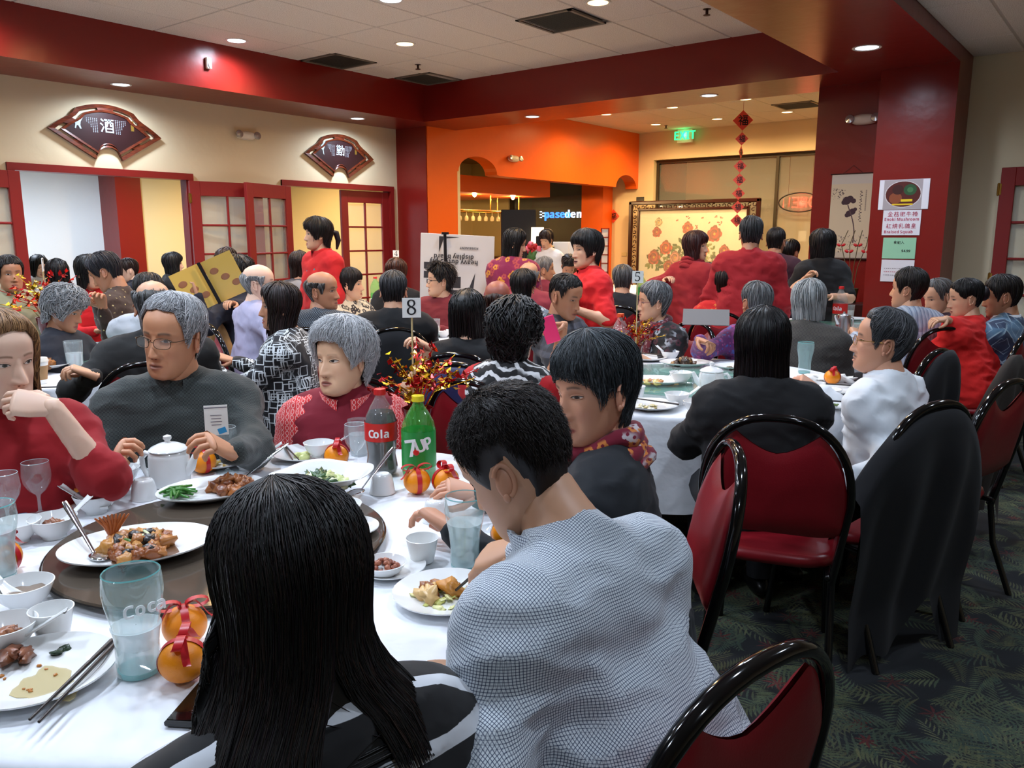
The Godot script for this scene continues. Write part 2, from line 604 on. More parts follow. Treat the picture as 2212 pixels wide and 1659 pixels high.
# ---------------------------------------------------------------- the room
func tiles(ce: Node3D,x0: float,x1: float,z0: float,z1: float,y: float,ox: float,oz: float,holes: Array) -> void:
	# lay-in tiles of 0.61 x 1.22 m with recessed joints on a T-bar grid; holes take a grille in place of half a tile
	var tm := mat("ceiling tile",Color.WHITE)
	var gm := mat("ceiling grid",Color.WHITE)
	var i0 := int(floor((x0 - ox) / 0.61))
	var i1 := int(ceil((x1 - ox) / 0.61))
	var j0 := int(floor((z0 - oz) / 1.22))
	var j1 := int(ceil((z1 - oz) / 1.22))
	var bars := Buf.new()
	for i in range(i0,i1):
		for j in range(j0,j1):
			var a := Vector2(maxf(ox + i * 0.61 + 0.009,x0),maxf(oz + j * 1.22 + 0.009,z0))
			var b := Vector2(minf(ox + (i + 1) * 0.61 - 0.009,x1),minf(oz + (j + 1) * 1.22 - 0.009,z1))
			if b.x - a.x < 0.02 or b.y - a.y < 0.02:
				continue
			var rects := [[a,b]]
			for h in holes:
				if h.x > a.x and h.x < b.x and h.y > a.y and h.y < b.y:
					rects = []
					if h.y - 0.3 > a.y + 0.05:
						rects.append([a,Vector2(b.x,h.y - 0.31)])
					if h.y + 0.3 < b.y - 0.05:
						rects.append([Vector2(a.x,h.y + 0.31),b])
			for q in rects:
				var s := Buf.new()
				s.box(Vector3((q[0].x + q[1].x) / 2,y + 0.012,(q[0].y + q[1].y) / 2),Vector3(q[1].x - q[0].x,0.02,q[1].y - q[0].y),0.004)
				part("tile",s,tm,ce)
	for i in range(i0,i1 + 1):
		var x := ox + i * 0.61
		if x > x0 and x < x1:
			bars.box(Vector3(x,y + 0.012,(z0 + z1) / 2),Vector3(0.022,0.012,z1 - z0))
	for j in range(j0,j1 + 1):
		var z := oz + j * 1.22
		if z > z0 and z < z1:
			bars.box(Vector3((x0 + x1) / 2,y + 0.0125,z),Vector3(x1 - x0,0.012,0.022))
	part("grid_bars",bars,gm,ce)

func vent(at: Vector3,label: String) -> void:
	var t := thing("air_vent",label,"vent",at)
	var b := Buf.new()
	for s in [-1.0,1.0]:
		b.box(Vector3(s * 0.282,0.0,0),Vector3(0.03,0.016,0.594))
		b.box(Vector3(0,0.0,s * 0.282),Vector3(0.594,0.016,0.03))
	part("frame",b,mat("grille",Color.WHITE),t)
	for k in 22:
		b = Buf.new()
		b.xf = Transform3D(Basis(Vector3.RIGHT,0.6),Vector3(0,0.006,-0.262 + k * 0.025))
		b.box(Vector3.ZERO,Vector3(0.54,0.002,0.022))
		part("slat",b,mat("grille",Color.WHITE),t)
	b = Buf.new()
	b.box(Vector3(0,0.03,0),Vector3(0.56,0.01,0.56))
	part("backing",b,mat("grille back",rgb(60,56,50),0.8),t)

func sprinkler(at: Vector3,label: String) -> void:
	var t := thing("sprinkler_head",label,"sprinkler",at)
	var b := Buf.new()
	b.lathe([Vector2(0.012,-0.045),Vector2(0.012,0.0),Vector2(0.035,0.0),Vector2(0.035,0.006)],14)
	part("body",b,mat("dark brass",rgb(60,36,26),0.4,0.6),t)
	b = Buf.new()
	b.lathe([Vector2(0.001,-0.052),Vector2(0.03,-0.05),Vector2(0.03,-0.046),Vector2(0.001,-0.045)],14)
	part("deflector",b,mat("dark brass",Color.WHITE),t)

func structure() -> void:
	var red := mat("red beam",Color.WHITE)
	var cream := mat("cream wall",Color.WHITE)
	var white := mat("white wall",Color.WHITE)
	var orange := mat("orange wall",Color.WHITE)
	sbox("floor",Vector3(-16.5,-0.12,-18),Vector3(4.2,0,5.0),mat("carpet",Color.WHITE))
	# ceilings
	var ce := Node3D.new()
	named(ce,"ceiling",self)
	tag(ce,"","","","structure")
	sbox("slab",Vector3(-8.7,3.39,-8.9),Vector3(-1.4,3.53,5.0),white,ce)
	tiles(ce,-7.7,-2.43,-7.92,5.0,3.364,-5.32,-5.49,[Vector2(-4.46,-6.39),Vector2(-7.38,-6.25),Vector2(-7.3,-7.6)])
	var c2 := Node3D.new()
	named(c2,"ceiling",self)
	tag(c2,"","","","structure")
	sbox("slab",Vector3(-7.96,3.39,-14.2),Vector3(-1.4,3.53,-8.8),white,c2)
	tiles(c2,-7.96,-2.3,-14.06,-8.82,3.364,-5.32,-9.15,[Vector2(-4.4,-12.5)])
	var c3 := Node3D.new()
	named(c3,"ceiling",self)
	tag(c3,"","","","structure")
	sbox("slab",Vector3(-1.5,3.07,-8.9),Vector3(4.2,3.23,5.0),white,c3)
	tiles(c3,-1.467,4.0,-8.63,5.0,3.04,-1.06,-7.86,[])
	vent(Vector3(-4.46,3.364,-6.39),"square grey air vent in the ceiling beside the brightest warm downlight")
	vent(Vector3(-7.38,3.364,-6.25),"square grey air vent in the ceiling close to the left red beam")
	vent(Vector3(-7.3,3.364,-7.6),"dark square air vent in the ceiling corner where the red beams meet")
	vent(Vector3(-4.4,3.364,-12.5),"square air vent in the entrance room ceiling beyond the cross beam")
	sprinkler(Vector3(-6.81,3.364,-6.92),"small dark sprinkler head in the ceiling by the corner vent")
	sprinkler(Vector3(-3.24,3.364,-6.83),"small dark sprinkler head in the ceiling close to the right red beam")
	sprinkler(Vector3(-7.0,3.364,-13.3),"small sprinkler head in the entrance room ceiling above the exit sign")
	# beams
	sbox("beam",Vector3(-8.55,2.918,-8.82),Vector3(-7.7,3.39,5.0),red)
	sbox("beam",Vector3(-7.7,2.918,-8.82),Vector3(-2.43,3.39,-7.92),red)
	sbox("beam",Vector3(-2.43,2.918,-9.1),Vector3(-1.467,3.39,5.0),red)
	# the left wall with two wide openings for pairs of french doors
	var wl := Node3D.new()
	named(wl,"wall_left",self)
	tag(wl,"","","","structure")
	var x0 := -8.67
	var x1 := -8.55
	for q in [[5.0,-3.22],[-5.02,-6.29],[-8.09,-8.9]]:
		sbox("wall_panel",Vector3(x0,0,q[1]),Vector3(x1,3.39,q[0]),cream,wl)
	for q in [[-3.22,-5.02],[-6.29,-8.09]]:
		sbox("lintel",Vector3(x0,2.09,q[1]),Vector3(x1,3.39,q[0]),cream,wl)
	door_case("door_1",-3.22,-5.02)
	door_case("door_2",-6.29,-8.09)
	french_door("french_door","red french door leaf folded open against the wall at the far left edge",Vector3(-8.5,0.01,-3.26),0.85,-80.0)
	french_door("french_door","red french door leaf standing open, partly behind another open leaf",Vector3(-8.5,0.01,-4.99),0.85,80.0)
	french_door("french_door","red french door leaf swung wide open left of the walking server",Vector3(-8.49,0.01,-6.33),0.85,-72.0)
	french_door("french_door","closed red french door leaf next to the corner pillar",Vector3(-8.59,0.01,-8.06),0.85,270.0)
	# corner pillar and the orange header wall with its notched arches
	sbox("pillar",Vector3(-8.6,0,-8.82),Vector3(-7.97,2.918,-8.22),red)
	sbox("wall_pillar_side",Vector3(-7.972,0,-8.84),Vector3(-7.955,2.918,-8.235),orange)
	header_wall(orange)
	# wall at the back with the big window
	var wb := Node3D.new()
	named(wb,"wall_back",self)
	tag(wb,"","","","structure")
	sbox("wall_panel",Vector3(-8.68,0,-14.3),Vector3(-7.63,3.39,-14.06),cream,wb)
	sbox("wall_panel",Vector3(-7.63,2.86,-14.3),Vector3(-1.4,3.39,-14.06),cream,wb)
	sbox("wall_panel",Vector3(-7.63,0,-14.3),Vector3(-1.4,0.55,-14.06),cream,wb)
	sbox("wall_panel",Vector3(-1.5,0,-14.3),Vector3(-1.38,3.39,-8.7),cream,wb)
	var wn := Node3D.new()
	named(wn,"window_1",self)
	tag(wn,"","","","structure")
	var alu := mat("dark window frame",rgb(70,66,58),0.4,0.5)
	sbox("frame",Vector3(-7.62,2.8,-14.24),Vector3(-1.5,2.86,-14.16),alu,wn)
	sbox("frame",Vector3(-7.62,0.55,-14.24),Vector3(-7.57,2.8,-14.16),alu,wn)
	sbox("mullion",Vector3(-5.3,0.55,-14.24),Vector3(-5.25,2.8,-14.16),alu,wn)
	sbox("pane",Vector3(-7.57,0.55,-14.205),Vector3(-5.3,2.8,-14.2),mat("clear glass",Color.WHITE),wn)
	sbox("pane",Vector3(-5.25,0.55,-14.205),Vector3(-1.5,2.8,-14.2),mat("clear glass",Color.WHITE),wn)
	sbox("wall_outside",Vector3(-8.0,0,-16.4),Vector3(-1.0,3.2,-16.2),mat("cream wall",Color.WHITE))
	# the column by the posters and the right wall
	sbox("column",Vector3(-2.1,0,-8.9),Vector3(-1.467,2.918,-8.06),red)
	sbox("column",Vector3(-2.82,0,-9.2),Vector3(-2.1,2.918,-8.6),red)
	sbox("wall_right",Vector3(-1.467,0,-8.75),Vector3(4.2,3.07,-8.63),cream)
	sbox("wall_side",Vector3(4.0,0,-8.75),Vector3(4.2,3.07,5.0),cream)
	sbox("wall_near",Vector3(-8.67,0,4.9),Vector3(4.2,3.53,5.1),cream)
	french_door("french_door","red french door standing in the cream wall at the far right edge",Vector3(-1.14,0.01,-8.58),0.85,0.0)
	# private dining room behind the left wall
	sbox("wall_private_room",Vector3(-12.65,0,-9.0),Vector3(-12.5,3.03,1.0),white)
	sbox("wall_private_room",Vector3(-13.2,0,-9.1),Vector3(-8.67,3.03,-8.95),mat("warm cream wall",rgb(232,222,176),0.8))
	sbox("wall_private_room",Vector3(-13.2,0,1.0),Vector3(-8.67,3.03,1.15),white)
	sbox("ceiling_private_room",Vector3(-13.2,2.835,-9.1),Vector3(-8.67,2.98,1.15),white)
	sbox("wall_private_room",Vector3(-12.5,0,-9.0),Vector3(-12.2,2.835,-6.24),mat("warm cream wall",Color.WHITE))
	sbox("pillar",Vector3(-12.52,0,-6.26),Vector3(-12.0,2.835,-5.88),red)
	# bar beyond the arch: back walls,hanging soffit,night windows
	sbox("wall_bar",Vector3(-12.4,0,-8.95),Vector3(-8.0,3.39,-8.83),mat("bar wall",rgb(226,212,166),0.8))
	sbox("wall_bar",Vector3(-12.4,0,-14.3),Vector3(-12.25,3.39,-8.9),mat("bar wall",Color.WHITE))
	sbox("ceiling_bar",Vector3(-12.4,3.03,-16.4),Vector3(-8.1,3.39,-8.9),mat("bar ceiling",rgb(150,110,60),0.8))
	sbox("bar_soffit",Vector3(-12.2,2.13,-12.1),Vector3(-8.65,2.39,-9.6),orange,null)
	sbox("pillar",Vector3(-9.021,0,-14.35),Vector3(-8.525,3.03,-13.7),orange)
	sbox("wall_bar_end",Vector3(-12.4,0,-14.3),Vector3(-11.2,3.03,-14.1),mat("bar wall",Color.WHITE))
	var w2 := Node3D.new()
	named(w2,"window_2",self)
	tag(w2,"","","","structure")
	sbox("frame",Vector3(-11.2,0.9,-14.25),Vector3(-11.1,3.03,-14.15),alu,w2)
	sbox("frame",Vector3(-11.2,0.85,-14.25),Vector3(-8.68,0.92,-14.15),alu,w2)
	sbox("frame",Vector3(-11.2,2.62,-14.25),Vector3(-8.68,2.66,-14.15),alu,w2)
	sbox("pane",Vector3(-11.1,0.9,-14.21),Vector3(-8.68,3.03,-14.2),mat("clear glass",Color.WHITE),w2)
	sbox("wall_under_window",Vector3(-11.2,0,-14.3),Vector3(-8.6,0.86,-14.1),mat("bar wall",Color.WHITE))
	sbox("wall_across_street",Vector3(-24,0,-27),Vector3(-6,6,-26.8),mat("night facade",rgb(40,40,52),0.8))

func door_case(nm: String,za: float,zb: float) -> void:
	var t := Node3D.new()
	named(t,nm,self)
	tag(t,"","","","structure")
	var m := mat("red trim",Color.WHITE)
	for x in [-8.55,-8.69]:
		sbox("jamb",Vector3(x,0,za - 0.02),Vector3(x + 0.025,2.13,za + 0.045),m,t)
		sbox("jamb",Vector3(x,0,zb - 0.045),Vector3(x + 0.025,2.13,zb + 0.02),m,t)
		sbox("head",Vector3(x,2.06,zb - 0.045),Vector3(x + 0.026,2.13,za + 0.045),m,t)
	sbox("jamb_lining",Vector3(-8.67,0,za - 0.03),Vector3(-8.55,2.09,za),m,t)
	sbox("jamb_lining",Vector3(-8.67,0,zb),Vector3(-8.55,2.09,zb + 0.03),m,t)
	sbox("head_lining",Vector3(-8.67,2.06,zb),Vector3(-8.55,2.09,za),m,t)

# a leaf of 2 x 5 panes; its hinge edge at the origin,the leaf along +x,turned by yaw
func french_door(nm: String,label: String,at: Vector3,w: float,yaw: float) -> void:
	var t := thing(nm,label,"door",at,yaw)
	var m := mat("red trim",Color.WHITE)
	var h := 2.04
	var st := 0.115
	var b := Buf.new()
	b.box(Vector3(st / 2,h / 2,0),Vector3(st,h,0.042),0.004)
	part("stile",b,m,t)
	b = Buf.new()
	b.box(Vector3(w - st / 2,h / 2,0),Vector3(st,h,0.042),0.004)
	part("stile",b,m,t)
	b = Buf.new()
	b.box(Vector3(w / 2,h - 0.08,0),Vector3(w - 2 * st,0.16,0.04),0.003)
	part("top_rail",b,m,t)
	b = Buf.new()
	b.box(Vector3(w / 2,0.13,0),Vector3(w - 2 * st,0.26,0.04),0.003)
	part("bottom_rail",b,m,t)
	var y0 := 0.26
	var y1 := h - 0.16
	for k in range(1,5):
		b = Buf.new()
		b.box(Vector3(w / 2,lerpf(y0,y1,k / 5.0),0),Vector3(w - 2 * st,0.024,0.034),0.006)
		part("glazing_bar",b,m,t)
	b = Buf.new()
	b.box(Vector3(w / 2,(y0 + y1) / 2,0),Vector3(0.024,y1 - y0,0.036),0.006)
	part("glazing_bar",b,m,t)
	for i in 2:
		for k in 5:
			b = Buf.new()
			var a0 := st + 0.002 if i == 0 else w / 2 + 0.012
			var a1 := w / 2 - 0.012 if i == 0 else w - st - 0.002
			var c0 := lerpf(y0,y1,k / 5.0) + 0.012
			var c1 := lerpf(y0,y1,(k + 1) / 5.0) - 0.012
			b.box(Vector3((a0 + a1) / 2,(c0 + c1) / 2,0),Vector3(a1 - a0,c1 - c0,0.004))
			part("pane",b,mat("clear glass",Color.WHITE),t)
	for y in [0.25,1.05,1.85]:
		b = Buf.new()
		b.box(Vector3(-0.004,y,0.022),Vector3(0.035,0.1,0.006),0.002)
		b.tube([Vector3(-0.01,y - 0.055,0.026),Vector3(-0.01,y + 0.055,0.026)],0.008,8)
		part("hinge",b,mat("brass",Color.WHITE),t)

# header over the bar opening: flat underside with a low half-round notch at each end
func header_wall(m: Material) -> void:
	var poly := PackedVector2Array()
	var za := 8.84
	var zb := 14.06
	poly.append(Vector2(za,3.39))
	poly.append(Vector2(za,2.36))
	for k in 17:
		var a := PI * k / 16.0
		poly.append(Vector2(za + 0.03 + 0.44 * (1.0 - cos(a)),2.36 + 0.235 * sin(a)))
	poly.append(Vector2(za + 0.98,2.345))
	poly.append(Vector2(zb - 0.86,2.34))
	for k in 17:
		var a := PI * k / 16.0
		poly.append(Vector2(zb - 0.82 + 0.38 * (1.0 - cos(a)),2.34 + 0.235 * sin(a)))
	poly.append(Vector2(zb,2.34))
	poly.append(Vector2(zb,3.39))
	var b := Buf.new()
	# x of the polygon becomes -z of the hall
	b.xf = Transform3D(Basis(Vector3(0,0,-1),Vector3.UP,Vector3(1,0,0)),Vector3(-8.2,0,0))
	b.prism(poly,0.24)
	var o := part("wall_header",b,m,self)
	o.set_meta("kind","structure")



# ---------------------------------------------------------------- banquet chair: black arched tube frame,scooped red vinyl back,red seat
var chair0: Node3D = null

func back_z(y: float) -> float:
	return -0.2 - (y - 0.44) * 0.2

func arch_y(x: float,w: float,y0: float,y1: float) -> float:
	var s := clampf(absf(x) / w,0,1)
	return y0 + (y1 - y0) * pow(maxf(1.0 - pow(s,2.4),0.0),1.0 / 2.2)

func make_chair() -> Node3D:
	var t := thing("banquet_chair","","chair")
	var black := mat("black lacquer tube",rgb(12,11,12),0.1)
	var vinyl := mat("red vinyl",rgb(128,20,30),0.34)
	bumpy(vinyl,noise_tex(0.16,256,false,4.0,31),0.02)
	vinyl.uv1_triplanar = true
	vinyl.uv1_scale = Vector3.ONE * 4.0
	var path := []
	for k in 6:
		var y := lerpf(0.36,0.64,k / 5.0)
		path.append(Vector3(lerpf(0.185,0.222,k / 5.0),y,back_z(y)))
	for k in range(1,24):
		var a := PI * k / 24.0
		var x := 0.222 * signf(cos(a)) * pow(absf(cos(a)),0.83)
		var y := 0.64 + 0.27 * pow(sin(a),0.87)
		path.append(Vector3(x,y,back_z(y)))
	for k in 6:
		var y := lerpf(0.64,0.36,k / 5.0)
		path.append(Vector3(-lerpf(0.222,0.185,k / 5.0),y,back_z(y)))
	var b := Buf.new()
	b.tube(path,0.0155,10,true,false,0.8)
	part("back_frame",b,black,t)
	# the pad: two pillowed faces meeting at a rounded rim,its top edge scooped between two ears
	b = Buf.new()
	var nu := 25
	var nv := 14
	for side in [1.0,-1.0]:
		var g := PackedVector3Array()
		for j in nv:
			for i in nu:
				var s := lerpf(-1,1,i / float(nu - 1))
				var x := signf(s) * pow(absf(s),0.8) * 0.21
				var top := arch_y(x,0.2125,0.62,0.897)
				var scoop := 0.793 + 0.062 * pow(absf(x) / 0.115,1.6)
				top = minf(top,scoop) if absf(x) < 0.125 else top
				var bot := 0.52 + 0.03 * pow(absf(s),6.0)
				var v := j / float(nv - 1)
				var y := lerpf(bot,top,v)
				var wmax := lerpf(0.186,0.212,clampf((y - 0.36) / 0.28,0,1))
				x = clampf(x,-wmax,wmax)
				var edge := minf(minf(1.0 - absf(s),0.5 * (1.0 - v) * 1.6),v * 1.6)
				var th := 0.004 + 0.024 * pow(clampf(edge * 3.2,0,1),0.5)
				g.append(Vector3(x,y,back_z(y) + side * th * (1.1 if side > 0 else 0.8)))
		if side > 0.0:
			b.grid(g,nu,nv)
		else:
			var rv := PackedVector3Array()
			for j in nv:
				for i in nu:
					rv.append(g[j * nu + nu - 1 - i])
			b.grid(rv,nu,nv)
	part("back_pad",b,vinyl,t)
	b = Buf.new()
	var sg := PackedVector3Array()
	for j in 9:
		var f: float = [0.0,0.1,0.75,0.97,1.0,0.97,0.9,0.5,0.0][j]
		var y: float = [0.395,0.395,0.395,0.402,0.42,0.437,0.445,0.456,0.46][j]
		for i in 32:
			var a := TAU * i / 32
			var wz := lerpf(0.2,0.215,0.5 + 0.5 * sin(a))
			sg.append(Vector3(signf(cos(a)) * pow(absf(cos(a)),0.55) * wz * f,y,0.01 + signf(sin(a)) * pow(absf(sin(a)),0.55) * 0.205 * f))
	b.grid(sg,32,9,true)
	part("seat",b,vinyl,t)
	for sd in [-1.0,1.0]:
		b = Buf.new()
		b.tube([Vector3(sd * 0.185,0.37,back_z(0.37)),Vector3(sd * 0.19,0.2,-0.21),Vector3(sd * 0.195,0.0,-0.29)],0.0125,8)
		part("leg",b,black,t)
		b = Buf.new()
		b.tube([Vector3(sd * 0.16,0.4,0.16),Vector3(sd * 0.175,0.34,0.185),Vector3(sd * 0.19,0.0,0.22)],0.0125,8)
		part("leg",b,black,t)
		b = Buf.new()
		b.tube([Vector3(sd * 0.175,0.385,-0.2),Vector3(sd * 0.165,0.388,0.16)],0.011,8)
		part("seat_rail",b,black,t)
	return t

func chair(label: String,at: Vector3,yaw: float) -> Node3D:
	at.y = 0.0
	if chair0 == null:
		chair0 = make_chair()
		chair0.position = at
		chair0.rotation_degrees.y = yaw
		tag(chair0,label,"chair","red vinyl banquet chairs")
		return chair0
	return copy_of(chair0,label,at,yaw,"red vinyl banquet chairs")

# ---------------------------------------------------------------- round tables under white cloths
func round_table(c: Vector2,r: float,label: String,cloth_label: String,overlay := "") -> void:
	var t := thing("round_table",label,"table",Vector3(c.x,0,c.y),0,"round banquet tables")
	var wood := mat("plywood",rgb(150,112,70),0.6)
	var b := Buf.new()
	b.lathe([Vector2(0.001,0.715),Vector2(r - 0.01,0.715),Vector2(r - 0.01,0.738),Vector2(0.001,0.738)],48)
	part("tabletop",b,wood,t)
	for k in 4:
		b = Buf.new()
		var a := PI / 4 + k * PI / 2
		b.tube([Vector3(cos(a) * r * 0.5,0.715,sin(a) * r * 0.5),Vector3(cos(a) * r * 0.6,0.0,sin(a) * r * 0.6)],0.016,8)
		part("leg",b,mat("grey steel",rgb(90,92,96),0.4,0.7),t)
	# the cloth: a flat top,then a skirt that falls in folds
	b = Buf.new()
	var g := PackedVector3Array()
	var n := 120
	var rows := [[0.0,0.7405],[0.5,0.7405],[0.93,0.7405],[0.985,0.7405],[1.0,0.736],[1.008,0.722],[1.012,0.66],[1.02,0.55],[1.03,0.44],[1.04,0.34]]
	for j in rows.size():
		for i in n:
			var a := TAU * i / n
			var k: float = rows[j][0]
			var dp := clampf((0.73 - rows[j][1]) / 0.35,0,1)
			var fold := sin(a * 13.0 + c.x * 9.0 + 0.8 * sin(a * 3.0)) * 0.6 + 0.4 * sin(a * 29.0 + c.y * 5.0)
			var rr := r * k + dp * 0.028 * fold
			g.append(Vector3(cos(a) * rr,rows[j][1] + (0.02 * sin(a * 4.0 + c.x) * dp),sin(a) * rr))
	b.grid(g,n,rows.size(),true)
	var cm := mat("white tablecloth",rgb(226,229,234),0.8,0.0,{"uv1_triplanar": true,"uv1_scale": Vector3.ONE * 2.0,"backlight_enabled": true,"backlight": Color(0.12,0.12,0.13)})
	if cm.heightmap_texture == null:
		bumpy(cm,noise_tex(0.018,256,false,4.0,41),0.5)
	solo("tablecloth",b,cm,cloth_label,"tablecloth",Vector3(c.x,0,c.y),0,"white round tablecloths")
	if overlay:
		b = Buf.new()
		g = PackedVector3Array()
		n = 240
		for j in 6:
			for i in n:
				var a := TAU * i / n
				var sc := 0.5 + 0.5 * absf(sin(a * 30.0))
				var k: float = [0.001,0.5,0.95,0.992,1.012,1.024][j] * (r + 0.004)
				var y: float = [0.7435,0.7435,0.7435,0.7425,0.727,0.6][j]
				if j == 5:
					y = 0.725 - 0.038 - 0.014 * sc
				g.append(Vector3(cos(a) * k,y,sin(a) * k))
		b.grid(g,n,6,true)
		solo("paper_table_cover",b,mat("white table cover",rgb(232,235,240),0.72,0.0,{"uv1_triplanar": true,"uv1_scale": Vector3.ONE * 2.4}),overlay,"table cover",Vector3(c.x,0,c.y))
		bumpy(mat("white table cover",Color.WHITE),noise_tex(0.014,256,false,4.0,43),0.4)

func turntable(c: Vector2,r: float,glassy: bool,label: String) -> void:
	var t := thing("lazy_susan",label,"turntable",Vector3(c.x,0.742,c.y),0,"turntables")
	var b := Buf.new()
	b.lathe([Vector2(0.13,0.0),Vector2(0.13,0.006),Vector2(0.1,0.016),Vector2(0.001,0.016)],28)
	part("bearing_base",b,mat("chrome",Color.WHITE),t)
	b = Buf.new()
	b.lathe([Vector2(0.001,0.016),Vector2(r - 0.004,0.016),Vector2(r,0.021),Vector2(r - 0.004,0.026),Vector2(0.001,0.026)],72)
	if glassy:
		part("plate",b,mat("green turntable glass",Color(0.5,0.72,0.66,0.42),0.04,0.0,{"transparency": BaseMaterial3D.TRANSPARENCY_ALPHA}),t)
	else:
		part("plate",b,mat("brown smoked glass",rgb(78,68,58),0.08),t)
		b = Buf.new()
		b.lathe([Vector2(r,0.019),Vector2(r + 0.0025,0.021),Vector2(r,0.023)],72)
		part("rim",b,mat("dark rim",rgb(26,24,24),0.2),t)

func furniture() -> void:
	round_table(Vector2(-1.57,-1.07),0.83,"round banquet table in front, under the white cloth with a scalloped cover","white cloth hanging over the nearest round table","white paper cover with a scalloped edge on the nearest table")
	round_table(Vector2(-1.74,-3.6),0.83,"round table with the green glass turntable, left of the man in the white shirt","white cloth on the table with the green glass turntable")
	round_table(Vector2(-4.8,-1.95),0.85,"round table at the left with the red vase centrepiece","white cloth on the table with the red vase centrepiece")
	round_table(Vector2(-4.15,-4.3),0.8,"round table in the middle between the black jacket man and the buzz cut man","white cloth on the middle table by the long straight black hair")
	round_table(Vector2(-1.85,-6.4),0.83,"round table by the red poster column","white cloth on the table by the red poster column")
	round_table(Vector2(-5.5,-9.7),0.85,"round table in front of the carved flower screen","white cloth on the table in front of the carved flower screen")
	round_table(Vector2(-6.95,-3.1),0.75,"round table by the open french doors at the left","white cloth on the table by the open french doors")
	round_table(Vector2(-5.9,-5.4),0.78,"round table below the sign with the number 4","white cloth on the table below the sign with the number 4")
	round_table(Vector2(-5.6,-7.2),0.78,"round table of the men in maroon shirts","white cloth on the table of the men in maroon shirts")
	round_table(Vector2(-10.6,-3.9),0.78,"round table inside the private dining room","white cloth on the table inside the private dining room")
	turntable(Vector2(-1.605,-0.967),0.367,false,"round brown turntable in the middle of the nearest table")
	turntable(Vector2(-1.72,-3.55),0.44,true,"round green glass turntable under plates on the second table")
	turntable(Vector2(-4.85,-1.97),0.4,true,"round glass turntable under the red vase")
	turntable(Vector2(-4.2,-4.35),0.4,true,"round glass turntable on the middle table")
	turntable(Vector2(-1.9,-6.5),0.4,true,"round glass turntable on the table by the poster column")



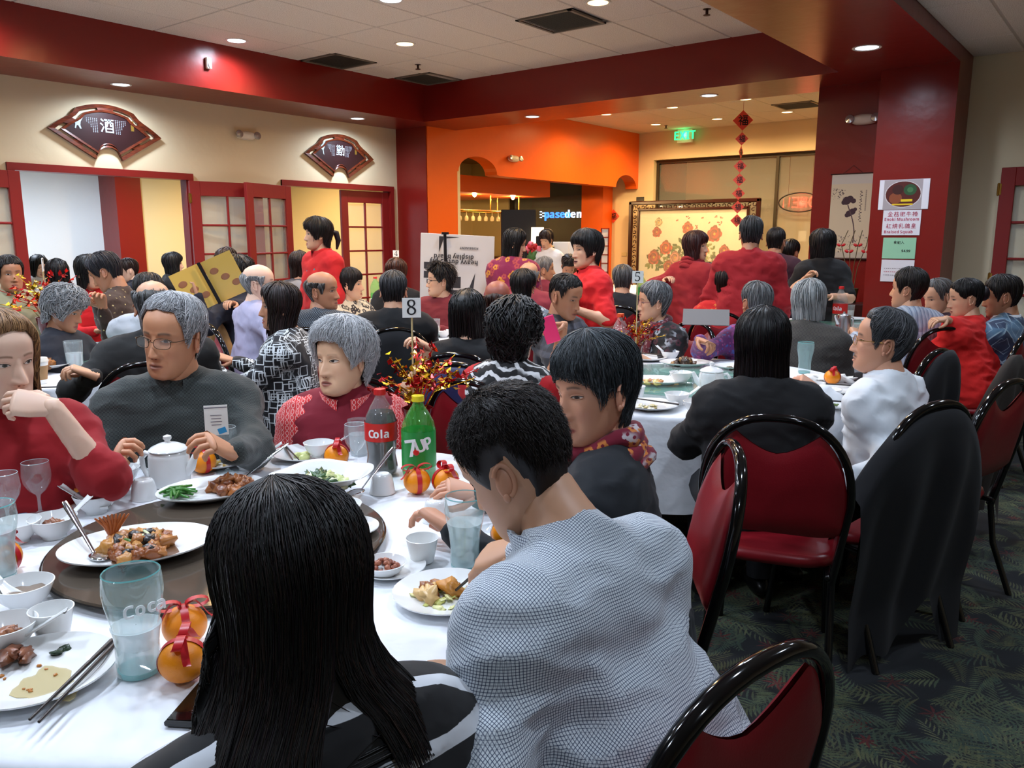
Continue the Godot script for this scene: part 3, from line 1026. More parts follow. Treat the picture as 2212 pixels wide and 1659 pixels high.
# ---------------------------------------------------------------- bodies: smooth union of tapered bones,meshed as surface nets
func nets(b: Buf,bones: Array,k: float,cell: float,amp := 0.0,freq := 9.0,sd := 1) -> void:
	var lo := Vector3(1e9,1e9,1e9)
	var hi := -lo
	for q in bones:
		var r := Vector3.ONE * maxf(q[2],q[3])
		lo = lo.min(q[0] - r).min(q[1] - r)
		hi = hi.max(q[0] + r).max(q[1] + r)
	lo -= Vector3.ONE * cell * 2.0
	hi += Vector3.ONE * cell * 2.0
	var nx := int((hi.x - lo.x) / cell) + 2
	var ny := int((hi.y - lo.y) / cell) + 2
	var nz := int((hi.z - lo.z) / cell) + 2
	var f := PackedFloat32Array()
	f.resize(nx * ny * nz)
	f.fill(1.0)
	for q in bones:
		var a: Vector3 = q[0]
		var ba: Vector3 = q[1] - a
		var ra: float = q[2]
		var dr: float = q[3] - ra
		var inv := 1.0 / maxf(ba.length_squared(),1e-9)
		var m := Vector3.ONE * (maxf(q[2],q[3]) + k + cell * 1.6)
		var l0: Vector3 = ((q[0].min(q[1]) - m - lo) / cell).max(Vector3.ZERO)
		var h0: Vector3 = (q[0].max(q[1]) + m - lo) / cell
		var ex := mini(int(h0.x) + 1,nx)
		var ey := mini(int(h0.y) + 1,ny)
		var ez := mini(int(h0.z) + 1,nz)
		for z in range(int(l0.z),ez):
			for y in range(int(l0.y),ey):
				var p := Vector3(lo.x + int(l0.x) * cell,lo.y + y * cell,lo.z + z * cell) - a
				var at := (z * ny + y) * nx + int(l0.x)
				for x in range(int(l0.x),ex):
					var h := clampf(p.dot(ba) * inv,0.0,1.0)
					var d := (p - ba * h).length() - ra - dr * h
					var e := f[at]
					var t := k - absf(d - e)
					d = minf(d,e)
					if t > 0.0:
						d -= t * t / k * 0.25
					f[at] = d
					at += 1
					p.x += cell
	var idx := PackedInt32Array()
	idx.resize(nx * ny * nz)
	idx.fill(-1)
	var pts := PackedVector3Array()
	var near := cell * 1.8
	var off := [0,1,nx,nx + 1,nx * ny,nx * ny + 1,nx * ny + nx,nx * ny + nx + 1]
	var cor := [Vector3(0,0,0),Vector3(1,0,0),Vector3(0,1,0),Vector3(1,1,0),Vector3(0,0,1),Vector3(1,0,1),Vector3(0,1,1),Vector3(1,1,1)]
	var edges := [[0,1],[2,3],[4,5],[6,7],[0,2],[1,3],[4,6],[5,7],[0,4],[1,5],[2,6],[3,7]]
	var cells := PackedInt32Array()
	for z in nz - 1:
		for y in ny - 1:
			var row := (z * ny + y) * nx
			for x in nx - 1:
				var at := row + x
				if absf(f[at]) > near:
					continue
				var v := [0.0,0.0,0.0,0.0,0.0,0.0,0.0,0.0]
				var neg := 0
				for i in 8:
					v[i] = f[at + off[i]]
					if v[i] < 0.0:
						neg += 1
				if neg == 0 or neg == 8:
					continue
				var s := Vector3.ZERO
				var c := 0
				for e in edges:
					var d0: float = v[e[0]]
					var d1: float = v[e[1]]
					if (d0 < 0.0) != (d1 < 0.0):
						s += cor[e[0]].lerp(cor[e[1]],d0 / (d0 - d1))
						c += 1
				idx[at] = pts.size()
				cells.append(at)
				pts.append(lo + (Vector3(x,y,z) + s / c) * cell)
	var tris := PackedInt32Array()
	var sx := 1
	var sy := nx
	var sz := nx * ny
	for at in cells:
		var in0 := f[at] < 0.0
		for ax in 3:
			var da := [sx,sy,sz][ax] as int
			var db := [sy,sz,sx][ax] as int
			var dc := [sz,sx,sy][ax] as int
			if (f[at + da] < 0.0) == in0:
				continue
			if at - db - dc < 0:
				continue
			var i0 := idx[at]
			var i1 := idx[at - db]
			var i2 := idx[at - db - dc]
			var i3 := idx[at - dc]
			if i1 < 0 or i2 < 0 or i3 < 0:
				continue
			if in0:
				tris.append_array(PackedInt32Array([i0,i2,i1,i0,i3,i2]))
			else:
				tris.append_array(PackedInt32Array([i0,i1,i2,i0,i2,i3]))
	var nr := PackedVector3Array()
	nr.resize(pts.size())
	for rep in (2 if amp > 0.0 else 1):
		nr.fill(Vector3.ZERO)
		for t in range(0,tris.size(),3):
			var a := pts[tris[t]]
			var n := (pts[tris[t + 2]] - a).cross(pts[tris[t + 1]] - a)
			nr[tris[t]] += n
			nr[tris[t + 1]] += n
			nr[tris[t + 2]] += n
		if rep == 0 and amp > 0.0:
			var fn := FastNoiseLite.new()
			fn.seed = sd
			fn.frequency = freq
			fn.fractal_octaves = 2
			for i in pts.size():
				var p := pts[i]
				var w := fn.get_noise_3d(p.x * 0.8,p.y * 1.5,p.z * 0.8)
				w = 0.5 - absf(w) * 2.0
				pts[i] = p + nr[i].normalized() * amp * w
	var base := b.v.size()
	for i in pts.size():
		b.vert(pts[i],nr[i])
	for t in tris:
		b.ix.append(base + t)

# ---------------------------------------------------------------- heads
const HY := [-0.128,-0.118,-0.1,-0.075,-0.045,-0.01,0.025,0.06,0.09,0.11,0.119]
const HW := [0.014,0.036,0.05,0.059,0.066,0.071,0.0745,0.073,0.06,0.036,0.004]
const HF := [0.056,0.081,0.088,0.087,0.085,0.085,0.089,0.087,0.068,0.038,0.004]
const HB := [0.016,-0.006,-0.024,-0.048,-0.072,-0.091,-0.1,-0.099,-0.082,-0.048,-0.004]
var lut := []

func prof(y: float) -> Vector3:
	if lut.is_empty():
		for k in 129:
			var yy := lerpf(-0.128,0.119,k / 128.0)
			var i := 0
			while i < 9 and HY[i + 1] < yy:
				i += 1
			var t := clampf((yy - HY[i]) / (HY[i + 1] - HY[i]),0.0,1.0)
			var o := []
			for a in [HW,HF,HB]:
				o.append(cubic_interpolate(a[i],a[i + 1],a[maxi(i - 1,0)],a[mini(i + 2,10)],t))
			lut.append(Vector3(o[0],o[1],o[2]))
	var u := clampf((y + 0.128) / 0.247,0.0,1.0) * 128.0
	var k := mini(int(u),127)
	return lut[k].lerp(lut[k + 1],u - k)

func skull(y: float,phi: float,jaw := 1.0) -> Vector3:
	var q := prof(y)
	var w := q.x * (1.0 + (jaw - 1.0) * smoothstep(0.0,-0.08,y))
	var zc := lerpf(q.z,q.y,0.44)
	var s := sin(phi)
	var c := cos(phi)
	var z := zc + (q.y - zc) * pow(c,0.82) if c > 0.0 else zc + (zc - q.z) * -pow(-c,0.92)
	return Vector3(w * signf(s) * pow(absf(s),0.88),y,z)

func bump(x: float,c: float,s: float) -> float:
	var t := (x - c) / s
	return exp(-t * t)

# what the face adds to the skull,straight forward
func relief(x: float,y: float,fem: bool,o: Dictionary) -> float:
	var ns: float = o.get("nose",1.0)
	var ax := absf(x)
	var d := 0.0
	var ridge := smoothstep(0.012,-0.042,y) * smoothstep(-0.057,-0.047,y)
	d += ns * (0.005 + 0.0215 * ridge) * smoothstep(0.02,0.004,y) * smoothstep(-0.058,-0.046,y) * bump(x,0,lerpf(0.008,0.0125,ridge))
	d += ns * 0.008 * bump(ax,0.0135,0.007) * bump(y,-0.045,0.008)
	d -= 0.0075 * bump(ax,0.031,0.017) * bump(y,0.001,0.012)
	d += (0.0018 if fem else 0.0035) * bump(ax,0.03,0.02) * bump(y,0.021,0.008)
	d += 0.004 * bump(ax,0.044,0.016) * bump(y,-0.032,0.017)
	var lip: float = o.get("lips",1.0)
	var wl := 0.5 + 0.5 * cos(clampf(x / 0.026,-1,1) * PI)
	d += lip * wl * (0.0055 * bump(y,-0.0705,0.0045) + 0.0065 * bump(y,-0.083,0.0055) - 0.005 * bump(y,-0.0768,0.0022))
	d += 0.003 * bump(x,0,0.03) * bump(y,-0.075,0.02)
	d += 0.004 * bump(x,0,0.016) * bump(y,-0.108,0.01)
	d -= 0.003 * bump(ax,0.03,0.007) * bump(y + ax * 0.5,-0.05,0.012) * o.get("age",0.4)
	return d

func face_pt(x: float,y: float,fem: bool,o: Dictionary) -> Vector3:
	var q := prof(y)
	var s := pow(clampf(absf(x) / q.x,0,0.999),1.0 / 0.88)
	var p := skull(y,asin(s))
	return Vector3(x,y,p.z + relief(x,y,fem,o))

func head(b: Buf,xf: Transform3D,o: Dictionary,det: int) -> void:
	var fem: bool = o.get("fem",false)
	var sk: Color = lin(o.skin)
	var lipc := sk.lerp(lin(rgb(150,60,62) if fem else rgb(150,88,78)),0.75 if fem else 0.6)
	var brow: Color = lin(o.get("brow",rgb(40,32,30)))
	var jaw: float = o.get("jaw",0.97 if fem else 1.04)
	var nu: int = [26,44,84][det]
	var nv: int = [24,44,96][det]
	var g := PackedVector3Array()
	var cs := PackedColorArray()
	var open: float = o.get("open",0.0)
	for j in nv:
		var t := float(j) / (nv - 1)
		var y := lerpf(-0.128,-0.1,t / 0.1) if t < 0.1 else (lerpf(-0.1,0.035,(t - 0.1) / 0.62) if t < 0.72 else lerpf(0.035,0.119,sin((t - 0.72) / 0.28 * PI / 2)))
		for i in nu:
			var a := TAU * i / nu - PI
			var phi := a - 0.42 * sin(a)
			var p := skull(y,-phi,jaw)
			var c := sk
			if absf(phi) < 1.3:
				var ax := absf(p.x)
				p.z += relief(p.x,y,fem,o)
				var w := 0.5 + 0.5 * cos(clampf(p.x / 0.03,-1,1) * PI)
				if w > 0.02:
					var xx := pow(p.x / 0.025,2)
					var lm := smoothstep(1.1,0.8,xx) * smoothstep(-0.089 + 0.009 * xx,-0.0865 + 0.009 * xx,y) * smoothstep(-0.0665 - 0.008 * xx,-0.069 - 0.008 * xx,y)
					c = c.lerp(lipc,lm)
					c = c.lerp(lin(rgb(84,38,34)),smoothstep(0.12,0.4,w) * bump(y,-0.0768,[0.0034,0.0024,0.0014][det] + open * 0.004) * (0.6 if det < 2 else 1.0))
				var by := 0.0215 + 0.004 * sin(clampf((ax - 0.012) / 0.034,0,1) * PI * 0.9) - 0.02 * maxf(ax - 0.04,0)
				c = c.lerp(brow,0.85 * smoothstep(0.011,0.016,ax) * smoothstep(0.05,0.042,ax) * bump(y,by,0.0032 if fem else 0.0044) * o.get("browk",1.0))
				c = c.lerp(lin(rgb(190,90,80)),0.12 * bump(ax,0.045,0.02) * bump(y,-0.04,0.02) + 0.1 * bump(ax,0,0.015) * bump(y,-0.045,0.012))
				if o.has("mustache"):
					c = c.lerp(lin(o.mustache),0.9 * smoothstep(0.03,0.02,ax) * bump(y,-0.0605 - ax * 0.15,0.005))
					p.z += 0.004 * smoothstep(0.03,0.02,ax) * bump(y,-0.0605 - ax * 0.15,0.005)
			if o.has("pate") and y > 0.06:
				c = c.lerp(lin(o.pate),0.5)
			g.append(xf * p)
			cs.append(c)
	b.grid(g,nu,nv,true,cs)
	# ears: a curled rim round a shallow bowl
	for sd in [-1.0,1.0]:
		b.col = sk.lerp(lin(rgb(190,90,80)),0.12)
		var e := Vector3(sd * 0.0725,-0.012,-0.012)
		var bs := Basis(Vector3.UP,sd * 0.5) * Basis(Vector3.RIGHT,-0.2)
		b.ell(xf * (e + Vector3(sd * 0.002,-0.002,0)),Vector3(0.006,0.026,0.015),10 if det < 2 else 16,6 if det < 2 else 10,xf.basis * bs)
		if det > 0:
			var rim := []
			for k in 13:
				var w := lerpf(0.4,4.5,k / 12.0)
				rim.append(xf * (e + bs * Vector3(sd * 0.007,0.002 + 0.027 * sin(w),0.016 * cos(w))))
			b.tube(rim,0.0042,6)
			b.ell(xf * (e + bs * Vector3(sd * 0.005,-0.026,0.004)),Vector3(0.005,0.008,0.007),8,5,xf.basis)
	b.col = Color.WHITE
	if det == 0:
		for sd in [-1.0,1.0]:
			b.col = lin(rgb(36,24,22))
			b.ell(xf * (face_pt(sd * 0.031,0.0,fem,o) + Vector3(0,0,0.001)),Vector3(0.012,0.0032,0.004),8,5,xf.basis)
		b.col = Color.WHITE
		return
	# eyes
	var gz: Vector2 = o.get("gaze",Vector2.ZERO)
	var wide: float = o.get("wide",1.0)
	for sd in [-1.0,1.0]:
		var ev := PackedVector3Array()
		var ec := PackedColorArray()
		var mu := 17
		var mv := 9
		var cx: float = sd * 0.0312
		for j in mv:
			for i in mu:
				var s := lerpf(-1,1,i / 16.0)
				var arch := 1.0 - s * s
				var up := 0.0052 * wide * pow(arch,0.7) + 0.0006
				var dn := -0.0038 * wide * arch + 0.0002
				var y = lerpf(dn,up,j / 8.0) + s * sd * 0.001
				var x := cx + s * 0.0142
				var p := face_pt(x,y,fem,o)
				p.z += 0.0022 * arch + 0.0006
				ev.append(xf * p)
				var r := Vector2(x - cx - gz.x,y - 0.0004 - gz.y).length()
				ec.append(lin(rgb(214,204,196)) if r > 0.0058 else (lin(o.get("iris",rgb(58,34,22))) if r > 0.0026 else Color(0.01,0.01,0.01)))
		b.grid(ev,mu,mv,false,ec)
		var lash := []
		var crease := []
		var lower := []
		for i in 9:
			var s := lerpf(-1,1,i / 8.0)
			var arch := 1.0 - s * s
			var up = 0.0052 * wide * pow(arch,0.7) + 0.0006 + s * sd * 0.001
			var p := face_pt(cx + s * 0.0148,up,fem,o)
			lash.append(xf * (p + Vector3(0,0.0004,0.0024 * arch + 0.001)))
			crease.append(xf * (p + Vector3(0,0.0028,0.0016 * arch + 0.0004)))
			lower.append(xf * (face_pt(cx + s * 0.0145,-0.0046 * wide * arch,fem,o) + Vector3(0,0,0.0008)))
		b.col = lin(rgb(26,18,18))
		b.tube(lash,0.0009 if not fem else 0.0012,5)
		b.col = sk.lerp(lin(rgb(120,70,60)),0.12)
		b.tube(crease,0.0024,6)
		b.tube(lower,0.0017,6)
	# nostrils
	for sd in [-1.0,1.0]:
		b.col = sk.lerp(lin(rgb(70,34,28)),0.7)
		b.ell(xf * (face_pt(sd * 0.0065,-0.0525,fem,o) + Vector3(0,-0.0008,0.0005)),Vector3(0.0036,0.0018,0.003),8,5,xf.basis)
	b.col = Color.WHITE

# ---------------------------------------------------------------- hair
const LINES := {
	"short": [0,0.074,35,0.07,54,0.046,64,0.0,73,-0.022,82,0.018,100,0.022,113,-0.02,130,-0.066,180,-0.074],
	"receding": [0,0.094,20,0.09,42,0.088,57,0.052,66,0.0,74,-0.018,82,0.018,100,0.022,113,-0.02,130,-0.066,180,-0.074],
	"crop": [0,0.04,30,0.036,46,0.02,58,-0.01,70,-0.05,84,-0.04,100,-0.02,115,-0.06,140,-0.1,180,-0.11],
	"sidepart": [0,0.088,28,0.082,46,0.058,57,0.0,66,-0.08,80,-0.12,180,-0.13],
	"choppy": [0,0.052,30,0.046,48,0.034,58,0.016,68,-0.014,80,0.006,100,-0.004,115,-0.05,140,-0.088,180,-0.1],
	"swept": [0,0.07,30,0.066,46,0.05,58,0.02,70,-0.02,84,0.0,100,0.0,115,-0.05,140,-0.085,180,-0.092],
	"bob": [0,0.034,28,0.03,44,0.012,54,-0.05,64,-0.1,80,-0.12,180,-0.125],
	"bobside": [0,0.066,20,0.06,36,0.04,50,-0.03,62,-0.11,80,-0.13,180,-0.135],
	"long": [0,0.066,22,0.058,40,0.01,54,-0.12,70,-0.24,90,-0.3,180,-0.33],
	"waist": [0,0.066,22,0.058,40,0.01,54,-0.16,70,-0.34,90,-0.42,180,-0.46],
	"tied": [0,0.078,30,0.07,50,0.05,62,0.02,74,0.004,88,0.022,104,0.012,118,-0.04,180,-0.07],
	"bald": [62,0.02,66,0.0,74,-0.018,82,0.018,100,0.022,113,-0.02,130,-0.066,180,-0.074],
}

func line_at(st: String,a: float) -> float:
	var t: Array = LINES[st]
	for k in range(2,t.size(),2):
		if a <= t[k]:
			return lerpf(t[k - 1],t[k + 1],smoothstep(0.0,1.0,(a - t[k - 2]) / float(t[k] - t[k - 2])))
	return t[t.size() - 1]

# point on the hair's outer surface: t runs from the crown (0) to its edge (1)
func hair_pt(o: Dictionary,phi: float,t: float,extra: float) -> Vector3:
	var a := rad_to_deg(absf(wrapf(phi,-PI,PI)))
	var st: String = o.style
	var y1: float = line_at(st,a) * (1.0 if not o.has("len") else (o.len if a > 50.0 else 1.0))
	var y0: float = o.get("top",0.07) if st == "bald" else 0.119
	var k := smoothstep(-0.04,-0.13,y1)
	var y := lerpf(y0,y1,t if st == "bald" else 1.0 - cos(t * PI / 2))
	if k > 0.0:
		var yl := lerpf(0.119,0.0,1.0 - cos(t * PI)) if t < 0.5 else y1 * (t - 0.5) * 2.0
		y = lerpf(y,yl,k)
	var yc := y if y > -0.04 else lerpf(y,-0.04,k)
	var p := skull(yc,phi)
	var thick: float = lerpf(o.get("ttop",0.022),o.get("tside",0.014),smoothstep(0.1,0.8,t))
	if st == "bald":
		thick *= smoothstep(-0.02,0.35,t)
	thick *= lerpf(smoothstep(1.08,0.7,t) * 0.8 + 0.2,1.0,k)
	var out := Vector3(p.x,maxf(p.y,0.0) * 0.9,p.z + 0.005).normalized()
	p += out * (thick + extra)
	if y < yc:
		# hanging lengths: widen a little,then fall on the neck and back
		var dn := (yc - y)
		p.y = y
		p.x *= 1.0 + dn * k * o.get("flare",0.6)
		if p.z < 0.0:
			p.z += minf(dn,0.16) * (0.22 if y1 < -0.2 else 0.12)
			if dn > 0.16:
				p.z -= (dn - 0.16) * 0.32
		else:
			p.z += dn * 0.12
		if o.has("flip"):
			var e = smoothstep(0.72,1.0,t) * o.flip
			p.x += signf(p.x) * e * 0.05
			p.z -= e * 0.03
	return p

func hair(xf: Transform3D,o: Dictionary,det: int,par: Node,sd: int) -> void:
	if o.get("style","") == "":
		return
	var r := RandomNumberGenerator.new()
	r.seed = sd
	var b := Buf.new()
	var st: String = o.style
	var hc: Color = lin(o.get("col",rgb(20,17,18)))
	var hc2: Color = lin(o.get("col2",o.get("col",rgb(20,17,18))))
	var nu: int = [22,34,64][det]
	var nv: int = [10,16,30][det]
	var fn := FastNoiseLite.new()
	fn.seed = sd
	fn.frequency = 30.0
	var curly: float = o.get("curly",0.0)
	for side in (2 if st == "bald" else 1):
		var g := PackedVector3Array()
		for j in nv:
			var t := j / float(nv - 1)
			for i in nu:
				var phi := TAU * i / nu
				if st == "bald":
					phi = deg_to_rad(lerpf(60.0,300.0,i / float(nu - 1)))
				var ex := fn.get_noise_3d(cos(phi) * 0.1,t * 0.15,sin(phi) * 0.1) * (0.004 + curly)
				g.append(xf * hair_pt(o,-phi,t,ex - 0.003))
		b.col = hc * 0.85
		if side == 0:
			b.grid(g,nu,nv,st != "bald")
	var cnt: int = o.get("n",[110,420,2000][det])
	var wd: float = o.get("wd",[0.0075,0.0036,0.0015][det])
	var pts: int = [5,6,8][det]
	var lift: float = o.get("lift",0.0)
	var sweep: float = o.get("sweep",0.0)
	var ln: float = o.get("strand",0.6)
	for k in cnt:
		var phi := r.randf() * TAU
		if st == "bald":
			phi = deg_to_rad(r.randf_range(64,296))
		var t0 := pow(r.randf(),0.8) * 0.8
		var L := ln * r.randf_range(0.6,1.15)
		var path := []
		var rad := PackedFloat32Array()
		var wob: float = r.randf_range(-1,1) * o.get("wob",0.05)
		var ex := r.randf_range(-0.0025,0.0025 if det < 2 else 0.0012)
		var w := wd * r.randf_range(0.6,1.3)
		var tm = 1.0 + r.randf_range(-0.02,0.04) * o.get("ragged",1.0)
		for s in pts:
			var f := float(s) / (pts - 1)
			var t := minf(t0 + L * f,tm)
			var ph := phi + wob * f * 2.0 + sweep * f * (1.0 - 0.5 * f)
			if curly > 0.0:
				ph += 0.16 * sin(f * 9.0 + k)
			var p := hair_pt(o,-ph,t,ex + lift * f * f * r.randf_range(0.5,1.3) + curly * (0.5 + 0.5 * sin(f * 11.0 + k * 1.7)))
			path.append(xf * p)
			rad.append(w * (1.0 - 0.75 * f * f) * (0.5 if s == 0 else 1.0))
		var mix := r.randf()
		b.col = hc.lerp(hc2,pow(mix,o.get("mixp",1.5))) * r.randf_range(0.65,1.3)
		b.tube(path,rad,3,false,false,0.6)
	b.col = hc
	if o.has("bun"):
		b.ell(xf * Vector3(0,o.bun,-0.1),Vector3(0.05,0.05,0.04),14,10,xf.basis)
	if o.has("tail"):
		b.tube([xf * Vector3(0,0.02,-0.115),xf * Vector3(0,0.01,-0.15),xf * Vector3(0,-0.05,-0.165),xf * Vector3(0,-0.12,-0.15)],[0.018,0.024,0.022,0.008],9)
	part("hair",b,vmat("hair",0.5),par)

# ---------------------------------------------------------------- hands: palm,four bent fingers of different lengths,a thumb from the palm's side
# frame: z runs from the wrist to the fingers,y is the back of the hand,thumb on the side th (+1 = +x)
func hand(b: Buf,xf: Transform3D,th: float,curl: float,s := 1.0,pinch := 0.0,seg := 7) -> void:
	var g := PackedVector3Array()
	for j in 6:
		var f := j / 5.0
		var hw := lerpf(0.026,0.041,smoothstep(0.0,0.8,f)) * s
		var ht := lerpf(0.019,0.0125,f) * s
		for i in 12:
			var a := TAU * i / 12
			g.append(xf * Vector3(signf(cos(a)) * pow(absf(cos(a)),0.7) * hw,signf(sin(a)) * pow(absf(sin(a)),0.8) * ht - 0.006 * f * curl * s,(-0.012 + 0.1 * f) * s))
	b.grid(g,12,6,true)
	b.ell(xf * Vector3(0,-0.006 * curl * s,0.086 * s),Vector3(0.04,0.0125,0.012) * s,12,6,xf.basis)
	var ln := [0.066,0.076,0.071,0.054]
	for k in 4:
		var x := (0.0295 - k * 0.0197) * th
		var p := Vector3(x,-0.005 * curl,0.086 - 0.004 * absf(k - 1.2)) * s
		var path := [xf * (p - Vector3(0,0,0.012 * s)),xf * p]
		var rr := [0.0088 * s,0.0092 * s]
		var ang := 0.08
		var c: float = clampf(curl + 0.08 * k - pinch * (0.4 if k > 1 else 0.0),0.0,1.2)
		for q in 3:
			ang += c * [1.05,1.25,0.8][q]
			p += Vector3(-x * 0.16 * curl / s,-sin(ang),cos(ang)).normalized() * ln[k] * [0.46,0.31,0.23][q] * s
			path.append(xf * p)
			rr.append([0.0084,0.0076,0.0052][q] * s)
		b.tube(path,rr,seg)
	var t0 := Vector3(0.024 * th,-0.004,0.018) * s
	var d := Vector3(0.72 * th,-0.35 - 0.4 * curl,0.7).normalized()
	var d2 := Vector3(lerpf(0.45,-0.25,curl) * th,-0.3 - 0.5 * curl,0.85).normalized()
	var d3 := Vector3(lerpf(0.3,-0.6,curl) * th,-0.15 - 0.3 * curl,0.9).normalized()
	var t1 := t0 + d * 0.036 * s
	var t2 := t1 + d2 * 0.031 * s
	b.tube([xf * t0,xf * t1,xf * t2,xf * (t2 + d3 * 0.024 * s)],[0.0145 * s,0.0115 * s,0.0098 * s,0.006 * s],seg)

# ---------------------------------------------------------------- people
func elbow_of(s: Vector3,w: Vector3,l1: float,l2: float,pole: Vector3) -> Vector3:
	var d := w - s
	var L := clampf(d.length(),0.05,l1 + l2 - 0.004)
	var n := d.normalized()
	var x := (l1 * l1 - l2 * l2 + L * L) / (2.0 * L)
	var h := sqrt(maxf(l1 * l1 - x * x,0.0))
	var q := (pole - n * pole.dot(n)).normalized()
	return s + n * x + q * h

func frame(z: Vector3,y: Vector3) -> Basis:
	z = z.normalized()
	var x := y.cross(z).normalized()
	return Basis(x,z.cross(x).normalized(),z)

var count := 0

func person(o: Dictionary) -> Node3D:
	count += 1
	var det: int = o.get("det",0)
	var fem: bool = o.get("fem",false)
	var sit: bool = o.get("sit",true)
	var yaw := deg_to_rad(o.yaw)
	var H: Vector3 = o.at
	var lean: float = o.get("lean",0.1)
	var side_lean: float = o.get("sl",0.0)
	var fw := Vector3(sin(yaw),0,cos(yaw))
	var rt := Vector3(cos(yaw),0,-sin(yaw))
	var root := thing("person",o.label,"person",Vector3(H.x,0,H.z) - fw * lean - rt * side_lean,o.yaw)
	var inv := Transform3D(Basis(Vector3.UP,yaw),root.position).affine_inverse()
	var h := inv * H
	var hs: float = o.get("hs",0.95 if fem else 1.0)
	var sw: float = o.get("w",0.88 if fem else 1.0)
	var hb := Basis(Vector3.UP,deg_to_rad(o.get("hy",0.0))) * Basis(Vector3.RIGHT,deg_to_rad(o.get("hp",0.0))) * Basis(Vector3.BACK,deg_to_rad(o.get("hr",0.0)))
	var hx := Transform3D(hb.scaled(Vector3.ONE * hs),h)
	var sk: Color = lin(o.skin)
	var b := Buf.new()
	head(b,hx,o,det)
	b.col = sk
	# skeleton
	var ys: float = h.y - o.get("neck",0.2)
	var sz: float = h.z - 0.035 - 0.02 * o.get("hunch",0.0)
	var S := Vector3(h.x * 0.75,ys,sz)
	var N := S.lerp(hx * Vector3(0,-0.09,-0.034),0.5)
	var py := 0.5 if sit else maxf(h.y - 0.72,0.72)
	var P := Vector3(0,py,0)
	var cell: float = [0.027,0.021,0.0135][det]
	var body := [[hx * Vector3(0,-0.075,-0.022),N,0.05 * hs if fem else 0.057 * hs,0.056 if fem else 0.064,],[N + Vector3(0,-0.01,0),S + Vector3(0,-0.06,-0.005),0.052,0.05],[S + Vector3(0,-0.06,-0.005),P,0.05,0.06]]
	var dr := S - P
	var cl := []
	var q: float = o.get("thick",1.0)
	cl.append([S + Vector3(-0.115 * sw,-0.012,0),S + Vector3(0.115 * sw,-0.012,0),0.066,0.066])
	cl.append([S + Vector3(0,-0.07,0.0),P,0.1 * q,0.11 * q])
	cl.append([S + Vector3(0,-0.02,0),N + Vector3(0,-0.012,-0.006),0.075,0.064 if fem else 0.07])
	for sd in [-1.0,1.0]:
		cl.append([N + Vector3(sd * 0.035,-0.03,-0.01),S + Vector3(sd * 0.13 * sw,0.0,0),0.042,0.056])
		cl.append([S + Vector3(sd * 0.078 * sw,-0.1,0.005),P + dr * 0.35 + Vector3(sd * 0.07 * sw,0,0.01),0.105 * q,0.108 * q])
		cl.append([P + dr * 0.35 + Vector3(sd * 0.07 * sw,0,0.01),P + Vector3(sd * 0.085,0.02,0),0.108 * q,0.125 * q])
		if fem:
			cl.append([S + Vector3(sd * 0.072,-0.17,0.075),S + Vector3(sd * 0.066,-0.21,0.07),0.055,0.05])
	# arms
	var long: bool = o.get("long",true)
	var l1: float = 0.26 * (0.94 if fem else 1.0)
	var l2: float = 0.235 * (0.94 if fem else 1.0)
	for sd in [-1.0,1.0]:
		var key := "lh" if sd > 0.0 else "rh"
		var a: Dictionary = o.get(key,{})
		var sh := S + Vector3(sd * 0.172 * sw,-0.028,0)
		var w: Vector3
		if a.has("p"):
			w = inv * a.p
		elif o.get("lap",false):
			w = Vector3(sd * 0.1,0.62,sz + 0.2)
		elif sit:
			w = Vector3(sd * 0.13,0.79,sz + 0.34)
		else:
			w = sh + Vector3(sd * 0.06,-0.45,0.1)
		var reach := w - sh
		var mx: float = (l1 + l2) * 0.985
		if reach.length() > mx:
			if reach.length() < mx * 1.25:
				l1 *= reach.length() / mx
				l2 *= reach.length() / mx
			else:
				w = sh + reach.normalized() * mx
		var pole: Vector3 = a.get("pole",Vector3(sd * 0.7,-1.0,-0.35))
		var e := elbow_of(sh,w,l1,l2,pole)
		body.append([sh,e,0.044,0.037])
		body.append([e,w,0.037,0.026])
		var sl := [[S + Vector3(sd * 0.12 * sw,-0.02,0),sh,0.06,0.056]]
		if long:
			var cuff: float = o.get("cuff",0.93)
			sl.append([sh,e,0.057,0.048])
			sl.append([e,e.lerp(w,cuff),0.047,0.038])
		else:
			sl.append([sh,sh.lerp(e,o.get("sleeve",0.62)),0.062,0.06])
		cl.append_array(sl)
		var hd: Vector3 = (w - e).normalized()
		if a.has("dir"):
			hd = inv.basis * a.dir
		var up: Vector3 = inv.basis * a.up if a.has("up") else Vector3(-sd * 0.35,1,0)
		var fx := Transform3D(frame(hd,up),w)
		hand(b,fx,-sd,a.get("curl",0.45),0.92 if fem else 1.0,a.get("pinch",0.0),[5,6,9][det])
	nets(b,body,0.05,cell)
	part("body",b,vmat("skin",0.48,{"subsurf_scatter_enabled": true,"subsurf_scatter_strength": 0.06}),root)
	hair(hx,o.get("hair",{}),det,root,count * 7)
	var c := Buf.new()
	if o.has("tcol"):
		c.col = lin(o.tcol)
	nets(c,cl,0.07,cell * 0.92,o.get("fold",0.008),o.get("ff",7.0),count)
	part(o.get("garment","shirt"),c,o.top,root)
	if o.has("vest"):
		var vb := Buf.new()
		var vc := []
		for k in cl:
			if k[0].y > S.y - 0.3 or k[0].distance_to(k[1]) > 0.01:
				vc.append([k[0],k[1],k[2] + 0.012,k[3] + 0.012])
		nets(vb,vc.slice(0,11 if fem else 9),0.07,cell * 0.92,0.006,7.0,count + 90)
		part("vest",vb,o.vest,root)
	if o.has("scarf"):
		scarf(root,N,hx,o.scarf)
